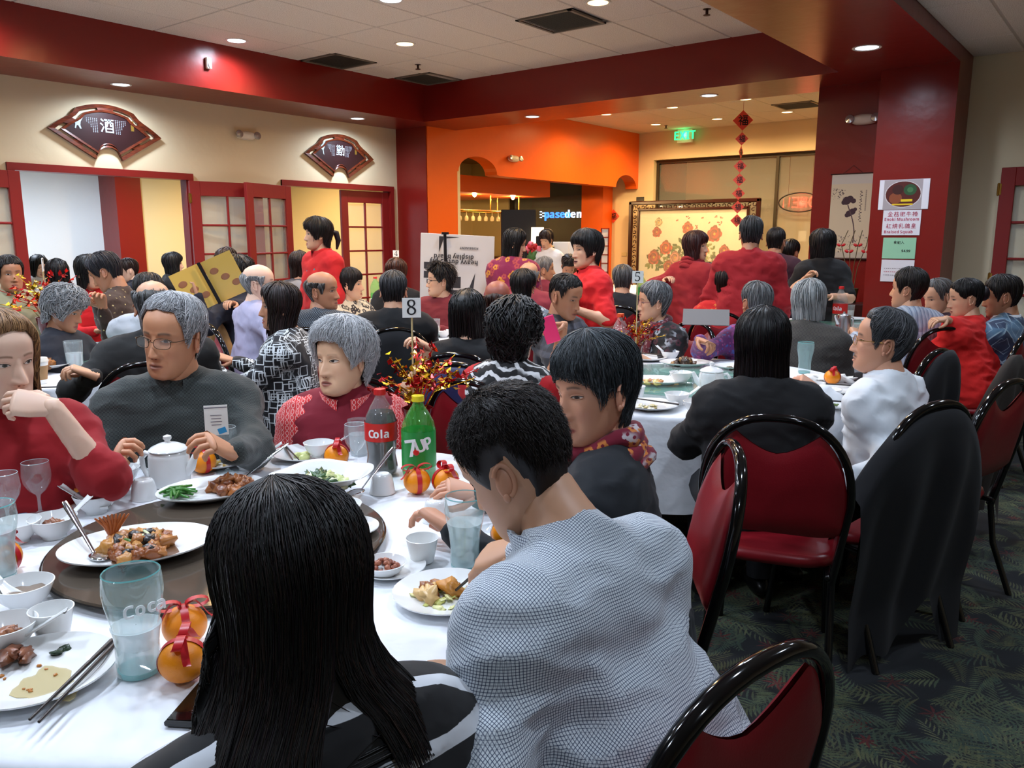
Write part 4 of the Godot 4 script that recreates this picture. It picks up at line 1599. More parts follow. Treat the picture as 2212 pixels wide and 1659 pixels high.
	if o.has("lanyard"):
		var lb := Buf.new()
		for sd in [-1.0,1.0]:
			lb.tube([N + Vector3(sd * 0.02,0.02,-0.075),N + Vector3(sd * 0.066,0.018,-0.03),N + Vector3(sd * 0.075,-0.03,0.05),N + Vector3(sd * 0.05,-0.12,0.11),N + Vector3(sd * 0.01,-0.24,0.14)],0.009,6,true,false,0.3)
		part("lanyard",lb,o.lanyard,root)
	if o.has("collar"):
		collar(root,N,hx,o.collar,o.get("collar_r",1.0))
	# legs
	var t := Buf.new()
	for sd in [-1.0,1.0]:
		var hip := P + Vector3(sd * 0.085,0.0,0)
		var knee := Vector3(sd * 0.11,0.47,0.4) if sit else Vector3(sd * 0.09,py * 0.52,0.02)
		var ank := Vector3(sd * 0.12,0.09,0.36) if sit else Vector3(sd * 0.1,0.08,-0.02)
		t.tube([hip - Vector3(0,0,0.06),hip,hip.lerp(knee,0.5),knee + Vector3(0,0,-0.02),knee + Vector3(0,-0.05,0.02),knee.lerp(ank,0.6),ank],[0.1,0.105,0.09,0.074,0.07,0.058,0.052],12)
		var foot := Buf.new()
		foot.ell(ank + Vector3(0,-0.04,0.06),Vector3(0.045,0.05,0.13),12,8)
		part("shoe",foot,mat("black shoe",rgb(14,13,13),0.35),root)
	part("trousers",t,o.get("pants",mat("black cloth",rgb(20,20,24),0.85)),root)
	if o.has("glasses"):
		glasses(root,hx,o.glasses,fem,o)
	if sit and o.get("chair","") != "":
		var cy: float = o.get("cyaw",o.yaw)
		var cf := Vector3(sin(deg_to_rad(cy)),0,cos(deg_to_rad(cy)))
		if o.has("cpos"):
			chair(o.chair,o.cpos + cf * 0.29,cy)
		else:
			chair(o.chair,root.position + cf * (0.03 - o.get("cback",0.0)),cy)
	return root

func collar(root: Node,N: Vector3,hx: Transform3D,m: Material,k: float) -> void:
	var b := Buf.new()
	var g := PackedVector3Array()
	var up := (hx * Vector3(0,-0.06,-0.02) - N).normalized()
	var bs := frame(Vector3(0,0,1),up)
	var y := up
	for j in 4:
		var rr: float = [0.066,0.07,0.079,0.088][j] * k
		var hh: float = [0.0,0.034,0.036,-0.012][j]
		for i in 25:
			var a := lerpf(deg_to_rad(14),TAU - deg_to_rad(14),i / 24.0)
			var dip := -0.02 * maxf(cos(a),0.0) - (0.02 * maxf(cos(a),0.0) if j == 3 else 0.0)
			g.append(N + Vector3(sin(a) * rr,0,cos(a) * rr * 1.02) + y * (hh + dip) + Vector3(0,0,0.006))
	b.grid(g,25,4)
	part("collar",b,m,root)

func scarf(root: Node,N: Vector3,hx: Transform3D,m: Material) -> void:
	var b := Buf.new()
	for q in 3:
		var path := []
		var rad := []
		for k in 25:
			var a := TAU * k / 24.0
			var dip := 0.5 + 0.5 * cos(a)
			path.append(N + Vector3(sin(a) * (0.07 + 0.014 * q + 0.006 * sin(a * 5.0 + q * 2.0)),0.045 - 0.03 * q - dip * (0.05 + 0.035 * q) + 0.006 * sin(a * 4.0 + q),cos(a) * (0.07 + 0.014 * q) + dip * 0.02 + 0.008))
			rad.append(0.022 + 0.005 * sin(a * 3.0 + q * 1.7))
		b.tube(path,rad,9)
	for sd in [-1.0,1.0]:
		var path := [N + Vector3(sd * 0.05,-0.03,0.1),N + Vector3(sd * 0.045,-0.12,0.13),N + Vector3(sd * 0.05,-0.22,0.15),N + Vector3(sd * 0.055,-0.32,0.16)]
		b.tube(path,[0.025,0.032,0.036,0.03],10,true,false,0.5)
	part("scarf",b,m,root)

func glasses(root: Node,hx: Transform3D,m: Material,fem: bool,o: Dictionary) -> void:
	var b := Buf.new()
	var lens := Buf.new()
	for sd in [-1.0,1.0]:
		var ring := []
		for k in 20:
			var a := TAU * k / 20
			var x: float = sd * 0.033 + signf(cos(a)) * pow(absf(cos(a)),0.75) * 0.025
			var y: float = -0.003 + signf(sin(a)) * pow(absf(sin(a)),0.75) * 0.0165
			ring.append(hx * Vector3(x,y,0.104 - absf(x) * 0.22))
		b.tube(ring,0.0011 * o.get("rim",1.0),5,false,true)
		var g := PackedVector3Array()
		for j in 2:
			for k in 20:
				g.append(ring[k] if j == 0 else hx * Vector3(sd * 0.033,-0.003,0.104 - 0.033 * 0.22))
		lens.grid(g,20,2,true)
		b.tube([hx * Vector3(sd * 0.058,0.004,0.0915),hx * Vector3(sd * 0.07,0.004,0.08),hx * Vector3(sd * 0.077,0.004,0.0),hx * Vector3(sd * 0.075,-0.006,-0.025)],0.0013 * o.get("rim",1.0),5)
	b.tube([hx * Vector3(-0.009,-0.001,0.1035),hx * Vector3(0,0.002,0.1055),hx * Vector3(0.009,-0.001,0.1035)],0.0012,5)
	var t := Node3D.new()
	named(t,"glasses",root)
	part("rims",b,m,t)
	part("lenses",lens,mat("clear glass",Color.WHITE),t)



# ---------------------------------------------------------------- cloths: weave and print only
func cloth(nm: String,base: Color,kind: String,a := Color.BLACK,b := Color.BLACK,per := 0.1,size := 128) -> StandardMaterial3D:
	if mats.has(nm):
		return mats[nm]
	var m := mat(nm,Color.WHITE if kind else base,0.88)
	m.rim_enabled = true
	m.rim = 0.25
	if kind == "":
		return m
	var im := Image.create(size,size,false,Image.FORMAT_RGB8)
	im.fill(base)
	var r := RandomNumberGenerator.new()
	r.seed = nm.length() * 31 + 5
	var n := size
	match kind:
		"check":
			im.fill_rect(Rect2i(0,0,n,n / 4),a)
			im.fill_rect(Rect2i(0,0,n / 4,n),a)
			im.fill_rect(Rect2i(0,0,n / 4,n / 4),b)
		"bands":
			im.fill_rect(Rect2i(0,0,n,n / 4),a)
		"pinstripe":
			im.fill_rect(Rect2i(0,0,n / 3,n),a)
			im.fill_rect(Rect2i(n / 2,0,n / 8,n),b)
		"dots":
			for q in [[0.25,0.25],[0.75,0.75]]:
				disc(im,q[0] * n,q[1] * n,n * 0.055,a)
		"boxes":
			for k in 26:
				var x := r.randi() % n
				var y := r.randi() % n
				var w := r.randi_range(n / 9,n / 5)
				var h := r.randi_range(n / 7,n / 4)
				var t := maxi(2,n / 40)
				for s in [[0,0,w,t],[0,h,w + t,t],[0,0,t,h],[w,0,t,h]]:
					wrap_rect(im,x + s[0],y + s[1],s[2],s[3],a)
		"floral":
			for k in 16:
				var x := r.randf() * n
				var y := r.randf() * n
				var c: Color = a if k % 2 else b
				for q in 5:
					disc(im,x + cos(q * 1.257) * n * 0.055,y + sin(q * 1.257) * n * 0.055,n * 0.04,c)
				disc(im,x,y,n * 0.025,base)
		"zebra":
			for y in n:
				for x in n:
					var u := x / float(n) * TAU
					var v := y / float(n) * TAU
					var w := sin(v * 6.0 + 1.6 * sin(u * 2.0) + 0.9 * cos(u + v * 2.0)) + 0.5 * sin(u * 9.0 + v * 3.0) * 0.5
					if w > 0.42:
						im.set_pixel(x,y,a)
		"argyle":
			for y in n:
				for x in n:
					var u := absf(x / float(n) - 0.5) * 2.0
					var v := absf(y / float(n) - 0.5) * 2.0
					if u + v < 0.98:
						im.set_pixel(x,y,a)
					if absf(u + v - 1.0) < 0.05 or absf(fmod(u + 0.5,1.0) + v - 1.0) < 0.03:
						im.set_pixel(x,y,b)
		"links":
			for j in 4:
				for i in 4:
					var cx := (i + 0.5) * n / 4
					var cy := (j + 0.5) * n / 4
					for k in 40:
						var w := TAU * k / 40
						disc(im,cx + cos(w) * n * 0.075,cy + sin(w) * n * 0.105,n * 0.014,a)
			im.fill_rect(Rect2i(0,0,3,n),b)
			im.fill_rect(Rect2i(n / 2,0,3,n),b)
		"bamboo":
			for k in 9:
				var x := r.randf() * n
				var y := r.randf() * n
				for q in 5:
					blade(im,Vector2(x,y),0.6 + q * 0.5,n * 0.16,n * 0.025,a)
		"weave":
			for y in n:
				for x in n:
					if (x / 8 + y / 8) % 2 == 0 and (x % 8) > 1:
						im.set_pixel(x,y,a)
		"mottle":
			for k in 60:
				disc(im,r.randf() * n,r.randf() * n,n * r.randf_range(0.02,0.08),[base,a,b][k % 3])
	tri_tex(m,img_tex(im),1.0 / per)
	m.uv1_triplanar_sharpness = 6.0
	return m

func disc(im: Image,x: float,y: float,r: float,c: Color) -> void:
	var n := im.get_width()
	for dy in range(-int(r) - 1,int(r) + 2):
		var w := int(sqrt(maxf(r * r - dy * dy,0.0)))
		if absf(dy) <= r:
			for dx in range(-w,w + 1):
				im.set_pixel(posmod(int(x) + dx,n),posmod(int(y) + dy,im.get_height()),c)

func wrap_rect(im: Image,x: int,y: int,w: int,h: int,c: Color) -> void:
	for dy in h:
		for dx in w:
			im.set_pixel(posmod(x + dx,im.get_width()),posmod(y + dy,im.get_height()),c)

func people() -> void:
	var s1 := rgb(212,164,132)
	var s2 := rgb(196,146,114)
	var s3 := rgb(178,124,92)
	var s4 := rgb(228,188,164)
	var k0 := rgb(14,12,13)
	var k1 := rgb(26,20,18)
	var kb := rgb(40,24,18)
	var g1 := rgb(120,122,124)
	var g2 := rgb(178,178,178)
	var black := cloth("black knit",rgb(14,14,16),"")
	var navy := cloth("navy knit",rgb(20,24,40),"")
	var red := cloth("red cotton",rgb(190,22,26),"")
	var wine := cloth("wine knit",rgb(140,18,30),"")
	var maroon := cloth("maroon shirt",rgb(112,28,48),"")
	# ---- at the nearest table
	person({"label": "woman with long straight black hair and a white striped black top, seen from behind","at": Vector3(-0.765,1.04,-0.544),"yaw": -105.408,"hy": 6,"hp": 14,"lean": 0.16,"fem": true,"det": 2,"skin": s1,"w": 0.96,"neck": 0.215,
		"hair": {"style": "long","len": 0.66,"col": k0,"col2": kb,"mixp": 4.0,"strand": 0.9,"n": 5200,"wd": 0.0013,"ttop": 0.02,"tside": 0.02,"flare": 0.9,"flip": 1.0,"wob": 0.03,"ragged": 2.0},
		"top": cloth("black top with white bands",rgb(14,14,17),"bands",rgb(214,218,224),Color.BLACK,0.085),"cuff": 0.6,"fold": 0.006,
		"lap": true,"chair": ""})
	person({"label": "black haired man in a fine checked shirt bending over his plate with chopsticks","at": Vector3(-0.79,1.079,-1.012),"yaw": -94.884,"hy": 14,"hp": 30,"hr": -6,"lean": 0.34,"det": 2,"skin": s2,"w": 1.06,"neck": 0.17,"hunch": 5.5,"thick": 1.08,"hs": 0.97,
		"hair": {"style": "short","col": k1,"col2": rgb(44,34,30),"n": 6500,"wd": 0.0009,"strand": 0.1,"lift": 0.006,"ttop": 0.02,"tside": 0.011},"brow": k1,
		"top": cloth("fine checked shirt",rgb(214,222,228),"check",rgb(96,108,130),rgb(48,56,76),0.0042,64),"fold": 0.011,"ff": 6.0,"collar": cloth("fine checked shirt",Color.WHITE,"check"),"collar_r": 1.08,
		"rh": {"p": Vector3(-0.816,0.903,-1.066),"dir": Vector3(-0.067,-0.025,0.007),"curl": 0.4,"pinch": 0.6},"lh": {"p": Vector3(-0.741,0.755,-0.806),"curl": 0.4},
		"chair": "red vinyl chair behind the man in the checked shirt, in the bottom right corner","cpos": Vector3(-0.337,0.925,-0.952),"cyaw": -103.784})
	person({"label": "woman with chin length grey streaked black hair and a wine red floral scarf","at": Vector3(-0.97,1.102,-1.536),"yaw": -62.097,"hy": 44,"hp": 6,"hr": 4,"lean": 0.12,"fem": true,"det": 2,"skin": rgb(206,148,118),"jaw": 1.03,"hs": 0.97,"nose": 1.15,"lips": 1.25,"age": 0.8,"wide": 0.72,
		"hair": {"style": "choppy","col": rgb(24,28,32),"col2": rgb(104,112,118),"mixp": 3.2,"n": 3600,"wd": 0.0014,"strand": 0.6,"lift": 0.005,"ttop": 0.03,"tside": 0.017,"sweep": -0.3,"ragged": 3.0,"wob": 0.09},
		"top": cloth("black cardigan",rgb(18,22,28),""),"scarf": cloth("wine floral scarf",rgb(122,16,44),"floral",rgb(214,130,60),rgb(206,196,200),0.14),"chair": "red vinyl chair of the woman with the floral scarf","cpos": Vector3(-0.799,0.925,-1.95),"cyaw": -56.896})
	person({"label": "elderly woman with white grey hair and a burgundy vest over a red blouse","at": Vector3(-2.117,1.038,-1.757),"yaw": 42.476,"hy": -34,"hp": -2,"hr": 3,"lean": 0.06,"fem": true,"det": 2,"skin": rgb(222,176,142),"jaw": 1.1,"age": 1.3,"nose": 1.1,"lips": 0.6,"gaze": Vector2(-0.004,0.0025),"browk": 0.35,"w": 0.92,"thick": 1.1,"wide": 0.95,"lap": true,
		"hair": {"style": "swept","col": rgb(160,162,166),"col2": rgb(232,232,234),"mixp": 0.7,"strand": 0.55,"lift": 0.014,"wob": 0.16,"ragged": 2.0,"ttop": 0.045,"tside": 0.034,"sweep": 0.6},
		"top": cloth("red chain print blouse",rgb(206,40,44),"links",rgb(238,196,190),rgb(226,120,116),0.07),"vest": cloth("burgundy vest",rgb(120,12,34),""),"collar": cloth("red chain print blouse",Color.WHITE,"links"),"collar_r": 1.16,"chair": "red vinyl chair of the elderly woman in the burgundy vest"})
	person({"label": "grey haired man with thin glasses in a dark green shirt behind the teapot","at": Vector3(-2.369,1.139,-1.298),"yaw": 55.661,"hy": -30,"hp": 2,"hr": -4,"lean": 0.08,"det": 2,"skin": rgb(200,142,106),"age": 0.9,"w": 1.06,"brow": rgb(60,52,48),"jaw": 1.0,"nose": 1.05,"wide": 0.8,
		"hair": {"style": "receding","col": rgb(108,110,114),"col2": rgb(214,214,216),"mixp": 0.8,"strand": 0.5,"lift": 0.004,"ttop": 0.026,"tside": 0.014,"sweep": 0.7},
		"top": cloth("dark green check shirt",rgb(52,58,56),"check",rgb(34,38,38),rgb(74,82,78),0.011,64),"collar": cloth("dark green check shirt",Color.WHITE,"check"),"glasses": mat("thin bronze wire",rgb(96,78,60),0.3,0.8),
		"rh": {"p": Vector3(-2.168,0.827,-0.994),"dir": Vector3(0.08,0.092,0.018),"up": Vector3(-0.097,0.012,0.073),"curl": 0.8},"lh": {"p": Vector3(-1.921,0.864,-1.197),"dir": Vector3(0.025,0.072,0.093),"up": Vector3(0.046,0.087,0.021),"curl": 0.6},"chair": "red vinyl chair of the man in the dark green shirt"})
	person({"label": "reddish blond woman in a red cardigan, hand at her mouth, at the left edge","at": Vector3(-2.295,1.138,-0.786),"yaw": 77.383,"hy": 22,"hp": 6,"hr": 2,"lean": 0.1,"fem": true,"det": 2,"skin": s4,"nose": 1.2,"brow": rgb(120,80,56),"iris": rgb(70,70,60),"gaze": Vector2(0.003,0.001),"hs": 0.98,
		"hair": {"style": "sidepart","col": rgb(96,62,38),"col2": rgb(184,140,92),"mixp": 1.2,"strand": 0.8,"ttop": 0.02,"tside": 0.018,"sweep": 0.2},
		"top": cloth("red cardigan",rgb(150,14,24),""),"garment": "cardigan","cuff": 0.25,"lh": {"p": Vector3(-2.111,1.029,-0.828),"dir": Vector3(-0.028,0.022,0.068),"up": Vector3(0.132,0.117,0.05),"curl": 0.55,"pole": Vector3(0.5,-1,0.2)},"rh": {"p": Vector3(-2.675,0.79,-0.744)},"chair": ""})
	# ---- left part of the hall
	person({"label": "balding man in a black suit jacket seen from behind, hand reaching to a red flower","at": Vector3(-3.589,1.129,-1.888),"yaw": -125.667,"hy": 10,"lean": 0.06,"det": 1,"skin": s2,"w": 1.14,"thick": 1.1,
		"hair": {"style": "bald","top": 0.075,"col": rgb(46,42,40),"col2": g1,"tside": 0.01},"top": cloth("black suit jacket",rgb(24,23,22),""),"garment": "jacket",
		"lh": {"p": Vector3(-3.359,0.883,-1.494),"dir": Vector3(-0.035,0.049,0.081),"curl": 0.6,"pole": Vector3(0.9,-0.7,-0.3)},"chair": "red vinyl chair under the man in the black suit jacket"})
	person({"label": "woman with shoulder length dark hair in a black blouse with white box outlines","at": Vector3(-3.471,1.094,-2.49),"yaw": -53.435,"hy": 26,"lean": 0.04,"fem": true,"det": 1,"skin": s3,"thick": 1.12,
		"hair": {"style": "long","len": 0.72,"col": kb,"col2": k1,"ttop": 0.018,"tside": 0.02},"top": cloth("box outline blouse",rgb(20,19,24),"boxes",rgb(216,222,224),Color.BLACK,0.24,192),"chair": "red vinyl chair of the woman in the box outline blouse","cyaw": -27.435,"cback": 0.08})
	person({"label": "bald man with glasses in a lavender shirt raising his open hand","at": Vector3(-4.436,1.152,-3.039),"yaw": 167.652,"hy": -32,"lean": 0.08,"det": 1,"skin": s4,
		"hair": {"style": "bald","top": 0.05,"col": g1,"col2": g2,"tside": 0.008},"top": cloth("lavender shirt",rgb(164,162,188),""),"glasses": mat("thin bronze wire",Color.WHITE),"rh": {"p": Vector3(-4.063,1.001,-2.973),"dir": Vector3(-0.013,0.116,-0.017),"up": Vector3(-0.629,-0.06,-0.461),"curl": 0.05},"chair": "red vinyl chair of the man in the lavender shirt"})
	person({"label": "balding man in a grey and black woven jacket looking over his right shoulder","at": Vector3(-4.033,1.112,-3.217),"yaw": -150.481,"hy": -92,"lean": 0.06,"det": 1,"skin": s3,"age": 1.0,"w": 1.08,
		"hair": {"style": "bald","top": 0.055,"col": rgb(70,64,60),"col2": g1,"tside": 0.007},"top": cloth("woven grey jacket",rgb(30,34,40),"weave",rgb(104,112,120),Color.BLACK,0.12),"garment": "jacket","chair": "red vinyl chair of the man in the woven grey jacket"})
	person({"label": "woman with short dark hair in a cream and black floral blouse","at": Vector3(-4.838,1.08,-4.129),"yaw": 89.562,"hy": 35,"fem": true,"det": 1,"skin": s1,
		"hair": {"style": "crop","col": k0,"col2": kb},"top": cloth("cream floral blouse",rgb(206,194,168),"floral",rgb(30,24,28),rgb(40,34,38),0.2),"chair": ""})
	person({"label": "thin haired man in a black jacket seen from behind, left of the 8 sign","at": Vector3(-3.649,1.116,-3.455),"yaw": -137.415,"lean": 0.06,"det": 1,"skin": s2,"w": 1.12,
		"hair": {"style": "receding","col": rgb(30,28,30),"col2": rgb(80,80,82),"ttop": 0.008,"tside": 0.012},"top": cloth("black jacket",rgb(13,13,15),""),"garment": "jacket","chair": ""})
	person({"label": "person with auburn hair half hidden behind the number 4 sign","at": Vector3(-5.235,1.115,-4.99),"yaw": 34.375,"fem": true,"skin": s2,"hair": {"style": "crop","col": rgb(58,30,20),"col2": rgb(84,44,28),"ttop": 0.035,"tside": 0.03},"top": black,"chair": ""})
	person({"label": "woman with spiky black hair and glasses in a dark red jacket","at": Vector3(-4.16,1.12,-4.413),"yaw": 18.333,"hy": -52,"fem": true,"det": 1,"skin": s1,"w": 0.98,
		"hair": {"style": "swept","col": k0,"col2": kb,"lift": 0.03,"ttop": 0.03,"strand": 0.35,"n": 700},"top": cloth("dark red jacket",rgb(110,26,34),""),"garment": "jacket","glasses": mat("brown plastic",rgb(60,30,20),0.3),"rim": 1.6,"chair": ""})
	person({"label": "woman with very long straight black hair, one bare arm over her chair back","at": Vector3(-2.612,1.067,-2.966),"yaw": -150.62,"lean": 0.02,"fem": true,"det": 1,"skin": s1,"long": false,"sleeve": 0.1,
		"hair": {"style": "waist","col": k0,"col2": k0,"ttop": 0.018,"tside": 0.024,"flare": 0.5,"n": 700,"strand": 0.9},"top": black,
		"lh": {"p": Vector3(-2.602,0.933,-2.684),"dir": Vector3(-0.027,0.04,0.051),"curl": 0.5,"pole": Vector3(0.6,-1,-0.6)},"chair": "red vinyl chair under the bare arm of the long haired woman"})
	person({"label": "man with a shiny reddish bald crown behind the long black hair","at": Vector3(-3.106,1.063,-3.806),"yaw": -150.778,"skin": rgb(150,84,66),"pate": rgb(150,80,64),"hair": {"style": "bald","top": 0.02,"col": rgb(50,26,22),"col2": rgb(70,40,30)},"top": maroon,"chair": ""})
	person({"label": "woman with curly black hair in a zebra striped vest over red sleeves","at": Vector3(-1.99,1.057,-2.547),"yaw": -176,"hy": 10,"lean": 0.06,"fem": true,"det": 1,"skin": s2,"w": 0.98,
		"hair": {"style": "crop","col": k0,"col2": k1,"curly": 0.012,"ttop": 0.04,"tside": 0.04,"n": 700,"strand": 0.5,"wd": 0.007},"top": cloth("red jersey",rgb(176,16,26),""),"vest": cloth("zebra vest",rgb(16,15,17),"zebra",rgb(214,214,214),Color.BLACK,0.26,192),"chair": "red vinyl chair of the woman in the zebra vest"})
	person({"label": "person with short black hair and a blue grey patterned collar, back to the camera","at": Vector3(-3.542,1.078,-4.631),"yaw": -152.589,"fem": true,"det": 1,"skin": s2,"hair": {"style": "short","col": k0,"col2": k0,"ttop": 0.03,"tside": 0.022,"lift": 0.012},"top": cloth("blue grey print",rgb(96,116,132),"mottle",rgb(40,48,60),rgb(176,190,200),0.16),"chair": ""})
	person({"label": "young man with a buzz cut resting his chin by a raised hand, blue lanyard","at": Vector3(-2.583,1.112,-3.775),"yaw": 94.359,"hy": -6,"hp": 16,"lean": 0.08,"det": 1,"skin": s3,"wide": 0.6,"long": false,"sleeve": 0.9,
		"hair": {"style": "short","col": k1,"col2": k1,"ttop": 0.012,"tside": 0.005,"strand": 0.15,"n": 900,"wd": 0.0024},"top": cloth("dark plaid shirt",rgb(24,26,34),"check",rgb(50,54,66),rgb(70,74,86),0.12),"lanyard": cloth("blue lanyard",rgb(50,150,200),""),
		"rh": {"p": Vector3(-2.377,0.99,-3.456),"dir": Vector3(-0.042,0.01,0.095),"curl": 0.35,"pole": Vector3(-0.4,-1,0.3)},"chair": "red vinyl chair of the young man with the buzz cut"})
	for q in [[Vector3(-4.737,1.109,-6.027),-149.833,"man with short white hair in a maroon shirt, back to the camera","short",0,0.01],[Vector3(-4.063,1.115,-5.394),-147.014,"man with a shiny bald crown in a dusty red shirt","bald",0,0.008],[Vector3(-4.739,1.118,-6.545),-174.092,"grey haired man in a maroon shirt, head turned right","short",-55,0.014]]:
		person({"label": q[2],"at": q[0],"yaw": q[1],"hy": q[4],"det": 1,"skin": s2,"hair": {"style": q[3],"top": 0.045,"col": g1,"col2": g2,"ttop": q[5],"tside": q[5]},"top": maroon if q[4] else cloth("dusty red shirt",rgb(140,50,64),""),"chair": ""})
	person({"label": "dark haired man in a white shirt bending his head down behind the maroon shirts","at": Vector3(-5.238,1.11,-7.704),"yaw": 44.213,"hp": 45,"skin": s3,"hair": {"style": "short","col": k1},"top": cloth("white shirt",rgb(220,222,226),""),"chair": ""})
	# ---- at the far left
	person({"label": "man with short dark hair in a khaki shirt facing the camera at the left edge","at": Vector3(-6.356,1.181,-2.311),"yaw": 84.144,"det": 1,"skin": s3,"w": 1.05,"jaw": 1.1,"hair": {"style": "short","col": k1,"ttop": 0.02,"tside": 0.008,"lift": 0.008},"top": cloth("khaki shirt",rgb(150,146,116),""),"collar": cloth("khaki shirt",Color.WHITE,""),"chair": ""})
	person({"label": "person with tousled grey hair behind the gold and red centrepiece","at": Vector3(-4.649,1.053,-1.942),"yaw": 127.329,"hp": 20,"det": 1,"skin": s3,"fem": true,"hair": {"style": "crop","col": g1,"col2": g2,"curly": 0.008,"ttop": 0.03,"tside": 0.028,"lift": 0.012},"top": cloth("dark navy jacket",rgb(26,28,38),""),"chair": ""})
	person({"label": "man in a brown hooded sweatshirt with pale dots and a dark cap, leaning forward","at": Vector3(-5.416,1.212,-2.541),"yaw": -47.586,"hp": 30,"lean": 0.3,"sit": false,"hunch": 2.0,"det": 1,"skin": s3,"w": 1.12,"thick": 1.15,"hair": {"style": "short","col": rgb(36,34,40),"col2": rgb(46,44,50),"ttop": 0.022,"tside": 0.02},"top": cloth("brown dotted sweatshirt",rgb(50,30,20),"dots",rgb(206,190,130),Color.BLACK,0.09),"garment": "sweatshirt","rh": {"p": Vector3(-5.153,1.05,-2.321),"curl": 0.5},"lh": {"p": Vector3(-4.996,1.016,-2.307),"curl": 0.5},"chair": ""})
	person({"label": "woman with long black hair and glasses in a bright red roll neck sweater","at": Vector3(-6.071,1.188,-2.731),"yaw": 89.906,"hy": 10,"hp": 6,"fem": true,"det": 1,"skin": s1,"hair": {"style": "long","len": 0.6,"col": k0,"col2": k1},"top": cloth("bright red sweater",rgb(196,14,24),""),"garment": "sweater","glasses": mat("black plastic",Color.WHITE),"rim": 1.5,"chair": ""})
	person({"label": "woman with long black hair looking down inside the private room","at": Vector3(-9.902,1.114,-3.905),"yaw": 92.477,"hp": 22,"fem": true,"skin": s4,"hair": {"style": "long","col": k0,"col2": k0},"top": cloth("pale grey jersey",rgb(176,180,184),""),"chair": ""})
	person({"label": "woman with thick black hair in a grey and white striped top in the private room","at": Vector3(-8.552,1.082,-3.537),"yaw": -116.469,"fem": true,"skin": s2,"hair": {"style": "bob","col": k0,"col2": k0,"ttop": 0.04,"tside": 0.04,"flare": 1.5},"top": cloth("grey striped top",rgb(196,202,206),"bands",rgb(70,76,84),Color.BLACK,0.06),"chair": ""})
	person({"label": "man with dark hair and beard in navy, in front of the red pillar of the private room","at": Vector3(-8.896,1.071,-4.428),"yaw": -22.463,"hp": 12,"skin": s4,"hair": {"style": "short","col": kb,"ttop": 0.02,"tside": 0.014},"top": navy,"chair": ""})
	person({"label": "young woman with a black bob in profile wearing a black jacket","at": Vector3(-8.325,1.149,-4.637),"yaw": 152.884,"fem": true,"det": 1,"skin": s4,"hair": {"style": "bob","col": k0,"col2": k0,"ttop": 0.02,"tside": 0.022},"top": black,"garment": "jacket","chair": ""})
	person({"label": "person with bushy black hair in a navy sweater holding up a large menu","at": Vector3(-5.084,1.181,-3.312),"yaw": -75.032,"hy": 10,"fem": true,"det": 1,"skin": s2,"w": 1.1,"hair": {"style": "bobside","col": k0,"col2": k1,"curly": 0.01,"ttop": 0.03,"tside": 0.03},"top": navy,"garment": "sweater","lh": {"p": Vector3(-4.972,1.061,-2.919),"curl": 0.5},"rh": {"p": Vector3(-4.721,1.019,-2.913),"curl": 0.5},"chair": ""})
	person({"label": "person with brown hair half hidden behind the large menu","at": Vector3(-6.687,1.21,-4.258),"yaw": 177.513,"skin": s2,"hair": {"style": "short","col": kb,"col2": rgb(70,50,38)},"top": black,"chair": ""})
	person({"label": "woman with long brown hair in a grey and navy striped top by the french door","at": Vector3(-5.746,1.195,-4.347),"yaw": -135.07,"fem": true,"det": 1,"skin": s2,"hair": {"style": "long","len": 0.6,"col": kb,"col2": k1},"top": cloth("grey navy stripe",rgb(140,142,146),"bands",rgb(34,36,52),Color.BLACK,0.2),"chair": ""})
	person({"label": "man with dark hair bent low in a light grey shirt behind the black suit jacket","at": Vector3(-4.784,1.102,-2.495),"yaw": -130.022,"hp": 20,"det": 1,"skin": s2,"hair": {"style": "receding","col": k1,"col2": k1,"ttop": 0.012},"top": cloth("light grey shirt",rgb(186,190,196),""),"chair": ""})
	person({"label": "woman server in a red shirt and turquoise blouse walking past the french doors","at": Vector3(-5.081,1.46,-4.027),"yaw": -6.451,"hy": -24,"sit": false,"lean": 0.06,"fem": true,"det": 1,"skin": s1,"hair": {"style": "crop","col": k0,"col2": kb,"ttop": 0.03,"tside": 0.026,"lift": 0.014,"tail": 1},"top": cloth("server red shirt",rgb(196,26,30),""),"collar": cloth("server red shirt",Color.WHITE,""),"lanyard": cloth("turquoise cloth",rgb(30,130,140),"")})
	# ---- middle and right
	person({"label": "woman in a magenta brocade jacket with gold flowers by the easel","at": Vector3(-4.25,1.384,-5.439),"yaw": -171.996,"hy": -62,"hp": 14,"sit": false,"fem": true,"det": 1,"skin": s1,"w": 1.05,"hair": {"style": "bobside","col": k0,"col2": k1},"top": cloth("magenta brocade",rgb(122,10,62),"floral",rgb(196,130,40),rgb(160,60,60),0.26),"garment": "jacket"})
	person({"label": "woman in a short sleeved red shirt standing and speaking, mouth open","at": Vector3(-2.855,1.359,-4.397),"yaw": -41.036,"hy": 18,"hr": 3,"sit": false,"fem": true,"det": 2,"skin": s1,"open": 1.0,"wide": 0.45,"age": 0.9,"w": 1.04,"thick": 1.12,"long": false,"sleeve": 0.95,
		"hair": {"style": "crop","col": k0,"col2": k1,"ttop": 0.03,"tside": 0.026,"n": 900,"wd": 0.0024},"top": cloth("red silk shirt",rgb(206,18,24),""),"fold": 0.012,"collar": cloth("red silk shirt",Color.WHITE,""),"rh": {"p": Vector3(-2.788,1.082,-4.125),"curl": 0.6},"lh": {"p": Vector3(-2.733,1.008,-4.086),"curl": 0.6}})
	person({"label": "man with grey hair in a dark suit seen from behind, his red chair in front","at": Vector3(-3.395,1.094,-5.786),"yaw": -153.598,"det": 1,"skin": s2,"w": 1.05,"hair": {"style": "receding","col": rgb(70,68,66),"col2": g1,"ttop": 0.008,"tside": 0.012},"top": cloth("dark suit",rgb(20,21,27),""),"garment": "jacket","chair": "red vinyl chair behind the man in the dark suit","cback": 0.1})
